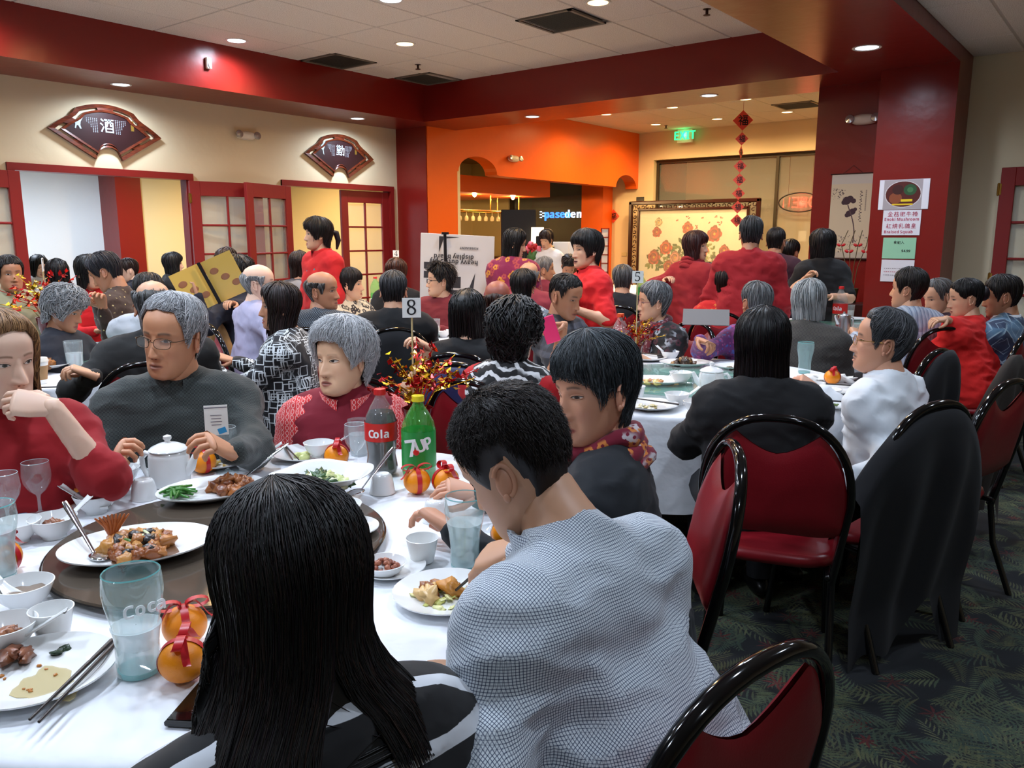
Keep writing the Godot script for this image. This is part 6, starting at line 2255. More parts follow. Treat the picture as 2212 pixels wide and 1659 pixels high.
	text("lettering","$4.99",0.022,mat("ink black",Color.WHITE),t,tm(0.06,-0.025,0.003),false,true,0.0006)
	t = poster("menu_sheet",Vector3(-1.823,1.131,-8.055),0.28,0.2,rgb(222,222,230),"white notice sheet with faint text, lowest on the red column")
	for k in 3:
		b = Buf.new()
		for i in 9:
			b.box(Vector3(-0.11 + i * 0.018,0.02 - k * 0.03,0.0025),Vector3(0.013 if i % 3 else 0.008,0.006,0.0006))
		part("text_line",b,mg if k == 1 else mat("grey ink",rgb(120,116,126),0.7),t)
	# scroll painting
	t = thing("scroll_painting","hanging scroll painting of two birds on a branch, on the dark red column","scroll",Vector3(-2.427,1.638,-8.585))
	q = QuadMesh.new()
	q.size = Vector2(0.4,0.84)
	q.material = mat("scroll paper",Color.WHITE,0.8,0.0,{"albedo_texture": scroll_tex()})
	b = Buf.new()
	b.box(Vector3(0,0,-0.003),Vector3(0.4,0.84,0.003))
	part("paper_back",b,mat("scroll back",rgb(200,190,168),0.8),t)
	partm("painting",q,t,tm(0,0,0.0))
	for y in [-0.42,0.42]:
		b = Buf.new()
		b.tube([Vector3(-0.215,y,0.0),Vector3(0.215,y,0.0)],0.011 if y < 0 else 0.006,10)
		part("roller",b,mat("dark rosewood",Color.WHITE),t)
	b = Buf.new()
	b.tube([Vector3(-0.1,0.42,0),Vector3(0,0.5,0.0),Vector3(0.1,0.42,0)],0.002,5)
	part("cord",b,mat("ink black",Color.WHITE),t)
	# orchid on the stand by the column
	t = thing("potted_orchid","potted orchid stems with small red bows in front of the dark red column","plant",Vector3(-2.294,0,-8.3))
	b = Buf.new()
	b.box(Vector3(0,0.4,0),Vector3(0.4,0.8,0.3),0.01)
	part("stand",b,mat("dark rosewood",Color.WHITE),t)
	b = Buf.new()
	b.lathe([Vector2(0.001,0.8),Vector2(0.06,0.8),Vector2(0.08,0.94),Vector2(0.07,0.94),Vector2(0.06,0.93),Vector2(0.001,0.93)],20)
	part("pot",b,mat("green glaze",rgb(60,70,40),0.2),t)
	for k in 4:
		b = Buf.new()
		var x := -0.08 + k * 0.06
		b.tube([Vector3(x * 0.3,0.92,0),Vector3(x * 0.6,1.15,0.02),Vector3(x * 1.3,1.36,0.03),Vector3(x * 1.1 + 0.04,1.5,0.04)],0.004,6)
		part("stem",b,mat("stem green",rgb(90,80,50),0.5),t)
		b = Buf.new()
		for s in [-1.0,1.0]:
			b.ell(Vector3(x * 1.3 + s * 0.022,1.36 - 0.06 * (k % 2),0.04),Vector3(0.022,0.014,0.008),8,6,Basis(Vector3.BACK,s * 0.5))
		part("bow",b,mat("red ribbon",rgb(190,20,30),0.35),t)
	# easel and display board
	var ep = Vector3(-4.839,0.71,-5.336)
	t = thing("display_board","large grey white display board packaging leaning on the tripod easel, print upside down","board",Vector3(ep.x,0.72,ep.z),49.978)
	b = Buf.new()
	b.xf = Transform3D(Basis(Vector3.BACK,-0.05) * Basis(Vector3.RIGHT,-0.12),Vector3(0.02,0.37,-0.03))
	b.box(Vector3.ZERO,Vector3(0.66,0.74,0.03),0.003)
	part("board",b,mat("board grey",rgb(196,194,192),0.6),t)
	var ink := mat("board ink",rgb(34,32,38),0.6)
	b = Buf.new()
	b.xf = Transform3D(Basis(Vector3.BACK,-0.05) * Basis(Vector3.RIGHT,-0.12),Vector3(0.02,0.37,-0.014))
	for p in [[[-0.17,0.35],[0.01,0.35],[-0.13,0.33],[-0.17,0.21]],[[0.02,-0.32],[0.16,0.04],[0.12,-0.36],[-0.12,-0.36]],[[-0.3,0.12],[-0.2,0.12],[-0.2,0.06],[-0.3,0.06]],[[-0.3,0.04],[-0.2,0.04],[-0.2,-0.02],[-0.3,-0.02]],[[-0.14,0.0],[0.03,0.0],[0.03,-0.1],[-0.14,-0.1]],[[-0.14,-0.12],[0.03,-0.12],[0.03,-0.22],[-0.14,-0.22]]]:
		var poly := PackedVector2Array()
		for v in p:
			poly.append(Vector2(v[0],v[1]))
		b.prism(poly,0.001)
	part("print",b,ink,t)
	for k in 3:
		var o := text("lettering",["heavy duty 3 ply","display board","PERMANENT"][k],[0.04,0.04,0.02][k],ink,t,Transform3D(Basis(Vector3.BACK,PI - 0.05) * Basis(Vector3.RIGHT,0.12),Vector3([-0.01,-0.01,0.13][k],[0.5,0.545,0.62][k],[-0.026,-0.03,-0.04][k] + 0.01)),false,true,0.001)
	t = thing("easel","black tripod easel holding the display board","easel",Vector3(ep.x,0,ep.z) + Vector3(0.0,0,0.12),49.978)
	var bp := mat("black plastic",Color.WHITE)
	b = Buf.new()
	b.tube([Vector3(0,0.55,0),Vector3(0,1.47,-0.05)],0.014,8)
	b.box(Vector3(0,1.47,-0.04),Vector3(0.06,0.02,0.06))
	part("mast",b,bp,t)
	b = Buf.new()
	b.box(Vector3(0,1.05,0.0),Vector3(0.08,0.1,0.07),0.01)
	part("hub",b,bp,t)
	for k in 3:
		b = Buf.new()
		var e: Vector3 = [Vector3(-0.3,0.0,0.22),Vector3(0.3,0.0,0.22),Vector3(0,0,-0.4)][k]
		b.tube([Vector3(0,1.04,0),e],0.012,8)
		part("leg",b,bp,t)
	bar()
	jackets()

func bar() -> void:
	var brass := mat("brass",Color.WHITE)
	# hanging brass glass rack and bulbs
	var t := thing("glass_rack","brass rack hanging from the bar soffit with upside down wine glasses","rack",Vector3(-9.3,1.86,-11.0))
	var b := Buf.new()
	b.tube([Vector3(-0.25,0,0.9),Vector3(0.25,0,0.9),Vector3(0.25,0,-0.7),Vector3(-0.25,0,-0.7)],0.016,8,false,true)
	part("shelf_rail",b,brass,t)
	for p in [[0.25,0.9],[0.25,0.1],[0.25,-0.7],[-0.25,0.9],[-0.25,-0.7]]:
		b = Buf.new()
		b.tube([Vector3(p[0],0,p[1]),Vector3(p[0],0.34,p[1])],0.013,8)
		part("hanger",b,brass,t)
	b = Buf.new()
	b.box(Vector3(0,0.02,0.1),Vector3(0.46,0.01,1.56))
	part("glass_shelf",b,mat("clear glass",Color.WHITE),t)
	for k in 9:
		b = Buf.new()
		b.xf = Transform3D(Basis(Vector3.RIGHT,PI),Vector3(0.12,-0.01,0.75 - k * 0.17))
		b.lathe([Vector2(0.03,0.0),Vector2(0.004,0.004),Vector2(0.004,0.06),Vector2(0.03,0.085),Vector2(0.034,0.12),Vector2(0.028,0.15)],16)
		solo("wine_glass",b,mat("bar glass",Color(0.95,0.9,0.75,0.3),0.05,0.0,{"transparency": BaseMaterial3D.TRANSPARENCY_ALPHA}),"wine glass hanging upside down from the brass rack over the bar","glass",t.position,0,"glasses hanging over the bar")
	for p in [Vector3(-9,2.126,-10.424),Vector3(-9,2.119,-11.463)]:
		t = thing("bar_bulb","bare warm bulb %s glowing under the bar soffit" % ("nearer the corner pillar" if p.z > -10.9 else "nearer the night window"),"lamp",p)
		b = Buf.new()
		b.ell(Vector3.ZERO,Vector3(0.035,0.045,0.035),14,10)
		part("bulb",b,mat("bulb glow",rgb(255,226,160),0.4,0.0,{"emission_enabled": true,"emission": rgb(255,220,150),"emission_energy_multiplier": 12.0}),t)
		var l := OmniLight3D.new()
		l.name = "bulb_light"
		t.add_child(l)
		l.light_color = warm
		l.light_energy = 2.6
		l.light_size = 0.035
		l.shadow_enabled = true
	# counter,partition,lamp,register,flowers
	t = thing("bar_counter","dark bar counter behind the arch","counter",Vector3(-10.0,0,-12.6))
	b = Buf.new()
	b.box(Vector3(0,0.5,0),Vector3(3.2,1.0,0.5),0.01)
	part("body",b,mat("dark rosewood",Color.WHITE),t)
	b = Buf.new()
	b.box(Vector3(0,1.02,0.03),Vector3(3.3,0.05,0.6),0.01)
	part("top",b,mat("counter top",rgb(70,44,24),0.25),t)
	b = Buf.new()
	b.box(Vector3.ZERO,Vector3(0.5,1.2,0.3),0.01)
	solo("dark_cabinet",b,mat("black plastic",Color.WHITE),"tall black cabinet panel behind the woman in magenta brocade","cabinet",Vector3(-7.194,1.213,-9.294),37.743)
	b = Buf.new()
	b.lathe([Vector2(0.001,0.0),Vector2(0.09,0.0),Vector2(0.085,0.24),Vector2(0.001,0.24)],20)
	solo("counter_lamp",b,mat("lamp shade glow",rgb(255,240,206),0.6,0.0,{"emission_enabled": true,"emission": rgb(255,232,190),"emission_energy_multiplier": 1.6}),"glowing white shade of the small lamp on the bar counter","lamp",Vector3(-6.568,1.32,-8.906))
	b = Buf.new()
	b.box(Vector3(0,0.12,0),Vector3(0.3,0.22,0.3),0.02)
	b.box(Vector3(0,0.28,-0.08),Vector3(0.22,0.14,0.04),0.01)
	solo("cash_register",b,mat("black plastic",Color.WHITE),"black cash register on the bar counter by the cashier","register",Vector3(-6.342,1.095,-8.643))
	t = thing("flower_vase","small bunch of pink and red flowers on the bar counter","flowers",Vector3(-6.231,1.093,-8.341))
	for k in 7:
		b = Buf.new()
		b.lump(Vector3(0.05 * cos(k * 2.4) * (k % 3),0.16 + 0.03 * (k % 4),0.05 * sin(k * 2.4)),Vector3.ONE * 0.035,k,0.3)
		part("bloom",b,mat("pink bloom",rgb(226,110,130),0.6) if k % 2 else mat("red bloom",rgb(190,30,40),0.6),t)
	b = Buf.new()
	b.lump(Vector3(0,0.08,0),Vector3(0.07,0.09,0.06),3,0.3)
	part("leaves",b,mat("leaf green",rgb(60,100,40),0.6),t)
	for k in 2:
		b = Buf.new()
		b.box(Vector3.ZERO,Vector3(0.32,0.28,0.03),0.006)
		solo("counter_notice",b,mat("paper white",Color.WHITE),["white sheet standing on the bar counter left of the server","second white sheet standing on the bar counter by the orange pillar"][k],"notice",[Vector3(-6.292,1.229,-8.973),Vector3(-6.15,1.229,-9.085)][k],34.81)
	# neon shop sign across the street
	t = thing("shop_sign","blue and white lit shop sign outside, seen through the bar's night window","sign",Vector3(-16.465,2.191,-24),14)
	text("lettering","paseo",0.26,mat("sign blue glow",rgb(60,150,255),0.5,0.0,{"emission_enabled": true,"emission": rgb(40,130,255),"emission_energy_multiplier": 3.0}),t,tm(-0.32,0,0),false,true,0.05)
	text("lettering","dental",0.26,mat("sign white glow",rgb(220,235,255),0.5,0.0,{"emission_enabled": true,"emission": rgb(200,225,255),"emission_energy_multiplier": 2.4}),t,tm(0.52,0,0),false,true,0.05)
	b = Buf.new()
	for k in 5:
		b.box(Vector3(-0.95 + (k % 2) * 0.1,0.1 - k * 0.05,0),Vector3(0.07,0.04,0.05))
	part("emblem",b,mat("sign white glow",Color.WHITE),t)
	# red lattice beside the wall end
	t = thing("lattice_screen","narrow red lattice with paper panes beside the orange bar pillar","lattice",Vector3(-6.526,1.096,-10.569),0)
	b = Buf.new()
	b.box(Vector3(0,0,-0.01),Vector3(0.12,0.9,0.004))
	part("paper",b,mat("paper white",Color.WHITE),t)
	for k in 8:
		b = Buf.new()
		b.box(Vector3(0,-0.45 + k * 0.13,0),Vector3(0.14,0.012,0.02))
		part("bar",b,mat("red trim",Color.WHITE),t)
	for s in [-1.0,1.0]:
		b = Buf.new()
		b.box(Vector3(s * 0.065,0,0),Vector3(0.014,0.92,0.02))
		part("bar",b,mat("red trim",Color.WHITE),t)

# a coat hung over a chair back: a sheet that falls in front and behind with folds
func hung_coat(label: String,at: Vector3,yaw: float,m: Material,w: float,drop_back: float,drop_front: float,cat := "jacket") -> void:
	var b := Buf.new()
	var g := PackedVector3Array()
	var nu := 41
	var nv := 26
	for j in nv:
		var v := j / float(nv - 1)
		for i in nu:
			var u := lerpf(-1,1,i / float(nu - 1))
			var x := u * w
			var top := 0.905 - 0.28 * pow(absf(u),2.6)
			var s := lerpf(-drop_front,drop_back,v)
			var y := top - absf(s) * (0.92 + 0.1 * sin(u * 5.0))
			var fold := sin(u * 9.0 + 1.3 * sin(v * 3.0)) * 0.013 * clampf(absf(s) * 4.0,0,1)
			var z := back_z(maxf(y,0.2)) - signf(s) * (0.03 + 0.02 * clampf(absf(s) * 5.0,0,1)) * clampf(absf(s) * 25.0,0,1) + fold - (0.06 * clampf(s,0,1))
			g.append(Vector3(x * (1.0 - 0.12 * clampf(s,0,1)),y + 0.018 * clampf(1.0 - absf(s) * 20.0,0,1),z))
	b.grid(g,nu,nv)
	solo("hung_jacket",b,m,label,cat,at,yaw,"")

func cf(yaw: float) -> Vector3:
	return Vector3(sin(deg_to_rad(yaw)),0,cos(deg_to_rad(yaw)))

func ground(p: Vector3) -> Vector3:
	return Vector3(p.x,0,p.z)

func jackets() -> void:
	var blk := cloth("black wool",rgb(17,18,22),"")
	var y1 := -114.822
	hung_coat("black suit jacket draped over the chair of the man in the white shirt",ground(Vector3(-0.488,0.91,-2.881) + cf(y1) * 0.29),y1,blk,0.31,0.84,0.34)
	var y2 := -101.671
	var p2 := ground(Vector3(-0.741,0.9,-4.244) + cf(y2) * 0.29)
	chair("red vinyl chair with a black coat, between the white shirt and the bright red sweater",p2,y2)
	hung_coat("black coat hung on the chair left of the bright red sweater",p2 - cf(y2) * 0.035,y2,blk,0.25,0.6,0.02,"coat")
	var y3 := -106.022
	var p3 := ground(Vector3(-0.357,0.9,-3.496) + cf(y3) * 0.29)
	chair("red vinyl chair cut by the right edge, behind the bright red sweater",p3,y3)
	var y4 := -94.07
	hung_coat("dark brown coat with a checked lining hung at the right edge",ground(Vector3(-0.445,0.95,-4.362)) + cf(y4) * 0.29,y4,cloth("brown coat",rgb(34,26,20),""),0.28,0.7,0.2,"coat")
	var y5 := -135.354
	var p5 := ground(Vector3(-3.452,0.9,-3.271) + cf(y5) * 0.29)
	chair("chair of the black jacket man, hidden under a black coat",p5,y5)
	hung_coat("black coat spread over the chair behind the elderly woman's head",p5,y5,blk,0.26,0.7,0.2,"coat")
	var y6 := 167.492
	hung_coat("tan jacket hanging on the chair of the man in the lavender shirt",ground(Vector3(-5.096,0.93,-3.14)) + cf(y6) * 0.25,y6,cloth("tan cotton",rgb(150,112,66),""),0.2,0.36,0.12)
	var y7 := -167.751
	var p7 := ground(Vector3(-2.274,0.9,-2.513) + cf(y7) * 0.29)
	chair("red vinyl chair with a navy rain jacket behind the foil centrepiece",p7,y7)
	hung_coat("navy rain jacket on the chair behind the foil centrepiece",p7,y7,mat("navy nylon",rgb(44,46,90),0.45),0.25,0.6,0.15)
	var b := Buf.new()
	b.lump(Vector3(0,0.2,0),Vector3(0.13,0.2,0.07),7,0.14,16,12)
	solo("shoulder_bag",b,mat("black nylon",rgb(20,21,26),0.6),"black shoulder bag hanging at the table of the brown dotted sweatshirt","bag",ground(Vector3(-6.387,0.62,-2.797)) + Vector3(0,0.5,0))



# ---------------------------------------------------------------- tableware: one of each kind,then copies
var kinds := {}

func put(kind: String,label: String,at: Vector3,yaw := 0.0,k := 1.0) -> Node3D:
	var o: Node3D
	if not kinds.has(kind):
		o = make(kind)
		kinds[kind] = o
		o.position = at
		o.rotation_degrees.y = yaw
		o.set_meta("label",label)
	else:
		o = copy_of(kinds[kind],label,at,yaw)
	o.scale = Vector3.ONE * k
	return o

func make(kind: String) -> Node3D:
	var china := mat("white china",rgb(232,233,232),0.12)
	var glass := mat("table glass",Color(0.86,0.93,0.94,0.13),0.02,0.0,{"transparency": BaseMaterial3D.TRANSPARENCY_ALPHA})
	var b := Buf.new()
	var t: Node3D
	match kind:
		"plate":
			t = thing("dinner_plate","","plate",Vector3.ZERO,0,"white plates")
			b.lathe([Vector2(0.001,0.0),Vector2(0.055,0.0),Vector2(0.06,0.003),Vector2(0.09,0.011),Vector2(0.106,0.018),Vector2(0.106,0.0205),Vector2(0.09,0.0145),Vector2(0.068,0.0085),Vector2(0.058,0.006),Vector2(0.001,0.006)],56)
			part("dish",b,china,t)
		"saucer":
			t = thing("saucer","","saucer",Vector3.ZERO,0,"white saucers")
			b.lathe([Vector2(0.001,0.0),Vector2(0.035,0.0),Vector2(0.055,0.006),Vector2(0.072,0.012),Vector2(0.072,0.0145),Vector2(0.05,0.008),Vector2(0.036,0.005),Vector2(0.001,0.005)],44)
			part("dish",b,china,t)
		"bowl":
			t = thing("rice_bowl","","bowl",Vector3.ZERO,0,"white rice bowls")
			b.lathe([Vector2(0.001,0.004),Vector2(0.022,0.004),Vector2(0.023,0.0),Vector2(0.026,0.0),Vector2(0.027,0.006),Vector2(0.042,0.022),Vector2(0.051,0.043),Vector2(0.0535,0.05),Vector2(0.0515,0.0505),Vector2(0.048,0.043),Vector2(0.039,0.024),Vector2(0.024,0.009),Vector2(0.001,0.008)],48)
			part("bowl_wall",b,china,t)
		"dish":
			t = thing("sauce_dish","","dish",Vector3.ZERO,0,"small white dishes")
			b.lathe([Vector2(0.001,0.0),Vector2(0.026,0.0),Vector2(0.04,0.012),Vector2(0.049,0.027),Vector2(0.047,0.028),Vector2(0.037,0.014),Vector2(0.024,0.004),Vector2(0.001,0.0035)],44)
			part("dish_wall",b,china,t)
		"cup":
			t = thing("tea_cup","","cup",Vector3.ZERO,0,"white tea cups")
			b.lathe([Vector2(0.001,0.004),Vector2(0.02,0.003),Vector2(0.022,0.0),Vector2(0.025,0.002),Vector2(0.03,0.025),Vector2(0.0345,0.05),Vector2(0.0365,0.055),Vector2(0.0345,0.0555),Vector2(0.032,0.05),Vector2(0.0275,0.025),Vector2(0.022,0.007),Vector2(0.001,0.007)],44)
			part("cup_wall",b,china,t)
		"cupdown":
			t = thing("tea_cup","","cup",Vector3.ZERO,0,"white tea cups")
			b.lathe([Vector2(0.0345,0.0),Vector2(0.0365,0.0005),Vector2(0.0345,0.006),Vector2(0.031,0.03),Vector2(0.027,0.048),Vector2(0.024,0.0525),Vector2(0.02,0.055),Vector2(0.0185,0.053),Vector2(0.016,0.0515),Vector2(0.001,0.0515)],44)
			part("cup_wall",b,china,t)
		"spoon":
			t = thing("soup_spoon","","spoon",Vector3.ZERO,0,"white china spoons")
			var g := PackedVector3Array()
			var n := 14
			for j in n:
				var f := j / float(n - 1)
				var z := lerpf(-0.028,0.105,f)
				var hw: float = 0.0205 * sqrt(maxf(1.0 - pow((z + 0.004) / 0.026,2),0.0)) if z < 0.008 else lerpf(0.0155,0.0085,smoothstep(0.008,0.05,z)) + 0.002 * smoothstep(0.08,0.1,z)
				hw = maxf(hw,0.004)
				var y := 0.004 + 0.055 * pow(clampf((z - 0.006) / 0.1,0,1),1.15)
				for i in 9:
					var u := lerpf(-1,1,i / 8.0)
					g.append(Vector3(u * hw,y + 0.009 * u * u * (1.0 - 0.6 * smoothstep(0.0,0.05,z)),z))
				for i in 9:
					var u := lerpf(1,-1,i / 8.0)
					g.append(Vector3(u * hw * 0.96,y + 0.009 * u * u * (1.0 - 0.6 * smoothstep(0.0,0.05,z)) - 0.003,z))
			b.grid(g,18,n,true)
			part("spoon_body",b,china,t)
		"steelspoon":
			t = thing("serving_spoon","","spoon",Vector3.ZERO,0,"steel serving spoons")
			b.ell(Vector3(0,0.004,0),Vector3(0.02,0.005,0.032),14,8)
			part("spoon_bowl",b,mat("chrome",Color.WHITE),t)
			b = Buf.new()
			b.tube([Vector3(0,0.005,0.028),Vector3(0,0.03,0.07),Vector3(0,0.075,0.15),Vector3(0,0.086,0.17)],[0.004,0.0045,0.0085,0.006],8,true,false,0.35)
			part("handle",b,mat("chrome",Color.WHITE),t)
		"chopstick":
			t = thing("chopstick","","chopstick",Vector3.ZERO,0,"dark chopsticks")
			b.tube([Vector3(0,0.004,-0.115),Vector3(0,0.004,0.0),Vector3(0,0.004,0.115)],[0.0024,0.0034,0.0042],6)
			part("stick",b,mat("dark chopstick",rgb(34,24,20),0.35),t)
		"wineglass":
			t = thing("wine_glass","","glass",Vector3.ZERO,0,"wine glasses")
			b.lathe([Vector2(0.001,0.0),Vector2(0.031,0.0),Vector2(0.032,0.002),Vector2(0.012,0.005),Vector2(0.0045,0.011),Vector2(0.004,0.045),Vector2(0.0065,0.054),Vector2(0.02,0.066),Vector2(0.031,0.085),Vector2(0.0345,0.104),Vector2(0.0325,0.13),Vector2(0.031,0.14)],40)
			part("glass_wall",b,glass,t)
			b = Buf.new()
			b.lathe([Vector2(0.0308,0.1395),Vector2(0.0316,0.1402),Vector2(0.0306,0.141),Vector2(0.03,0.1402),Vector2(0.0308,0.1395)],40)
			part("rim",b,mat("glass edge",Color(0.9,0.96,0.97,0.5),0.05,0.0,{"transparency": BaseMaterial3D.TRANSPARENCY_ALPHA}),t)
		"sodaglass":
			t = thing("soda_glass","","glass",Vector3.ZERO,0,"tall green tinted soda glasses")
			var gr := mat("green glass",Color(0.72,0.9,0.9,0.2),0.02,0.0,{"transparency": BaseMaterial3D.TRANSPARENCY_ALPHA})
			b.lathe([Vector2(0.001,0.0),Vector2(0.027,0.0),Vector2(0.031,0.003),Vector2(0.032,0.02),Vector2(0.031,0.05),Vector2(0.0345,0.085),Vector2(0.041,0.115),Vector2(0.0435,0.135),Vector2(0.042,0.155),Vector2(0.0405,0.162)],44)
			part("glass_wall",b,gr,t)
			b = Buf.new()
			b.lathe([Vector2(0.001,0.001),Vector2(0.028,0.001),Vector2(0.0305,0.01),Vector2(0.001,0.011)],40)
			part("thick_base",b,mat("green glass base",Color(0.45,0.76,0.76,0.55),0.02,0.0,{"transparency": BaseMaterial3D.TRANSPARENCY_ALPHA}),t)
			b = Buf.new()
			b.lathe([Vector2(0.0402,0.1612),Vector2(0.0412,0.1625),Vector2(0.04,0.164),Vector2(0.039,0.1625),Vector2(0.0402,0.1612)],44)
			part("rim",b,mat("green glass base",Color.WHITE),t)
		"tumbler":
			t = thing("tumbler","","glass",Vector3.ZERO,0,"clear tumblers")
			b.lathe([Vector2(0.001,0.0),Vector2(0.027,0.0),Vector2(0.029,0.004),Vector2(0.034,0.11),Vector2(0.0345,0.118),Vector2(0.033,0.118),Vector2(0.0325,0.11)],36)
			part("glass_wall",b,glass,t)
			b = Buf.new()
			b.lathe([Vector2(0.001,0.006),Vector2(0.0275,0.006),Vector2(0.031,0.07),Vector2(0.001,0.07)],30)
			part("water",b,mat("iced water",Color(0.86,0.91,0.92,0.45),0.05,0.0,{"transparency": BaseMaterial3D.TRANSPARENCY_ALPHA}),t)
		"icewater":
			t = thing("iced_water","","water",Vector3.ZERO,0,"iced water in glasses")
			b.lathe([Vector2(0.001,0.012),Vector2(0.029,0.012),Vector2(0.03,0.05),Vector2(0.0332,0.085),Vector2(0.037,0.105),Vector2(0.001,0.105)],36)
			part("water_body",b,mat("iced water",Color(0.86,0.91,0.92,0.45),0.05,0.0,{"transparency": BaseMaterial3D.TRANSPARENCY_ALPHA}),t)
			for k in 7:
				b = Buf.new()
				b.xf = Transform3D(Basis(Vector3(0.4,1,0.2).normalized(),k * 0.9),Vector3(0.013 * cos(k * 2.4),0.03 + 0.0105 * k,0.013 * sin(k * 2.4)))
				b.box(Vector3.ZERO,Vector3(0.019,0.017,0.018),0.004)
				part("ice_cube",b,mat("ice",Color(0.93,0.97,0.98,0.4),0.12,0.0,{"transparency": BaseMaterial3D.TRANSPARENCY_ALPHA}),t)
		"orange":
			t = thing("orange","","orange",Vector3.ZERO,0,"oranges tied with red ribbon")
			var g := PackedVector3Array()
			for j in 21:
				var th := PI * j / 20
				for i in 30:
					var a := TAU * i / 30
					g.append(Vector3(cos(a) * sin(th) * 0.0375,0.036 + 0.0355 * cos(th) - 0.002 * exp(-pow(th * 4.0,2)),-sin(a) * sin(th) * 0.0375))
			b.grid(g,30,21,true)
			var peel := mat("orange peel",rgb(242,142,10),0.36,0.0,{"uv1_triplanar": true,"uv1_scale": Vector3.ONE * 30.0})
			bumpy(peel,noise_tex(0.09,256,false,4.0,61),0.03)
			part("peel",b,peel,t)
			var rib := mat("red ribbon",rgb(190,20,30),0.35)
			b = Buf.new()
			g = PackedVector3Array()
			for j in 2:
				for i in 41:
					var a := TAU * i / 40
					g.append(Vector3((j - 0.5) * 0.013,0.036 + 0.0368 * sin(a),0.0388 * cos(a)))
			b.grid(g,41,2)
			part("ribbon_band",b,rib,t)
			for s in [-1.0,1.0]:
				b = Buf.new()
				g = PackedVector3Array()
				for j in 2:
					for i in 17:
						var a := TAU * i / 16
						g.append(Vector3(s * (0.003 + 0.02 * (1.0 - cos(a))),0.074 + 0.012 * sin(a) + (0.004 if i > 8 else 0.0),(j - 0.5) * 0.014 + 0.004 * sin(a)))
				b.grid(g,17,2)
				part("ribbon_loop",b,rib,t)
				b = Buf.new()
				g = PackedVector3Array()
				for j in 2:
					for i in 9:
						var f := i / 8.0
						g.append(Vector3(s * (0.004 + 0.045 * f),0.073 + 0.012 * sin(f * 5.0) - 0.012 * f,(j - 0.5) * 0.012 + 0.016 * f))
				b.grid(g,9,2)
				part("ribbon_tail",b,rib,t)
		"teapot":
			t = thing("teapot","","teapot",Vector3.ZERO,0,"white teapots")
			b.lathe([Vector2(0.001,0.0),Vector2(0.05,0.0),Vector2(0.054,0.004),Vector2(0.057,0.04),Vector2(0.0555,0.085),Vector2(0.05,0.1),Vector2(0.047,0.102)],44)
			part("pot_body",b,china,t)
			b = Buf.new()
			b.lathe([Vector2(0.0525,0.103),Vector2(0.0535,0.106),Vector2(0.046,0.113),Vector2(0.026,0.122),Vector2(0.01,0.126),Vector2(0.007,0.13),Vector2(0.012,0.137),Vector2(0.011,0.144),Vector2(0.001,0.148)],36)
			part("lid",b,china,t)
			b = Buf.new()
			b.tube([Vector3(0.045,0.04,0),Vector3(0.064,0.055,0),Vector3(0.074,0.078,0),Vector3(0.082,0.094,0)],[0.018,0.014,0.01,0.0085],12,true)
			part("spout",b,china,t)
			b = Buf.new()
			b.tube([Vector3(-0.052,0.088,0),Vector3(-0.068,0.094,0),Vector3(-0.08,0.08,0),Vector3(-0.078,0.05,0),Vector3(-0.066,0.026,0),Vector3(-0.053,0.02,0)],0.0075,10)
			part("handle",b,china,t)
		"pitcher":
			t = thing("steel_pitcher","","pitcher",Vector3.ZERO,0,"steel water pitchers")
			var st := mat("brushed steel",rgb(190,192,196),0.25,1.0)
			b.lathe([Vector2(0.001,0.0),Vector2(0.055,0.0),Vector2(0.06,0.005),Vector2(0.058,0.06),Vector2(0.046,0.13),Vector2(0.046,0.155),Vector2(0.04,0.16),Vector2(0.01,0.168),Vector2(0.008,0.18),Vector2(0.001,0.182)],32)
			part("pot_body",b,st,t)
			b = Buf.new()
			b.tube([Vector3(0.05,0.14,0),Vector3(0.085,0.13,0),Vector3(0.09,0.08,0),Vector3(0.06,0.04,0)],0.006,8)
			part("handle",b,st,t)
			b = Buf.new()
			b.tube([Vector3(-0.045,0.1,0),Vector3(-0.065,0.13,0),Vector3(-0.08,0.155,0)],[0.016,0.012,0.008],10)
			part("spout",b,st,t)
		"vase":
			t = thing("foil_centrepiece","","centrepiece",Vector3.ZERO,0,"foil centrepieces in red vases")
			b.lathe([Vector2(0.001,0.0),Vector2(0.045,0.0),Vector2(0.045,0.01),Vector2(0.02,0.03),Vector2(0.018,0.05),Vector2(0.04,0.13),Vector2(0.048,0.17),Vector2(0.045,0.17),Vector2(0.036,0.13)],8)
			part("vase",b,mat("red glass vase",rgb(100,8,18),0.1),t)
			var r := RandomNumberGenerator.new()
			r.seed = 17
			var gold := mat("gold foil",rgb(226,176,40),0.22,1.0)
			var rf := mat("red foil",rgb(190,24,24),0.22,0.85)
			for k in 26:
				b = Buf.new()
				var a := r.randf() * TAU
				var sp := r.randf_range(0.05,0.19)
				var hh := r.randf_range(0.26,0.4) - sp * 0.3
				var tip := Vector3(cos(a) * sp,hh,sin(a) * sp)
				var mid := Vector3(tip.x * 0.3,0.17 + (hh - 0.17) * 0.55,tip.z * 0.3)
				b.tube([Vector3(0,0.13,0),mid,tip],0.0014,4)
				for q in 11:
					var f := r.randf_range(0.35,1.0)
					var p := mid.lerp(tip,(f - 0.35) / 0.65) + Vector3(r.randf_range(-1,1),r.randf_range(-1,1),r.randf_range(-1,1)) * 0.014
					var d := Vector3(r.randf_range(-1,1),r.randf_range(-0.6,1),r.randf_range(-1,1)).normalized()
					var e := d.cross(Vector3(0.3,1,0.2)).normalized()
					var s := r.randf_range(0.008,0.017)
					b.face([p - d * s,p + e * s * 0.6 + d.cross(e) * 0.004,p + d * s,p - e * s * 0.6 + d.cross(e) * 0.004])
				part("foil_spray",b,gold if k % 2 else rf,t)
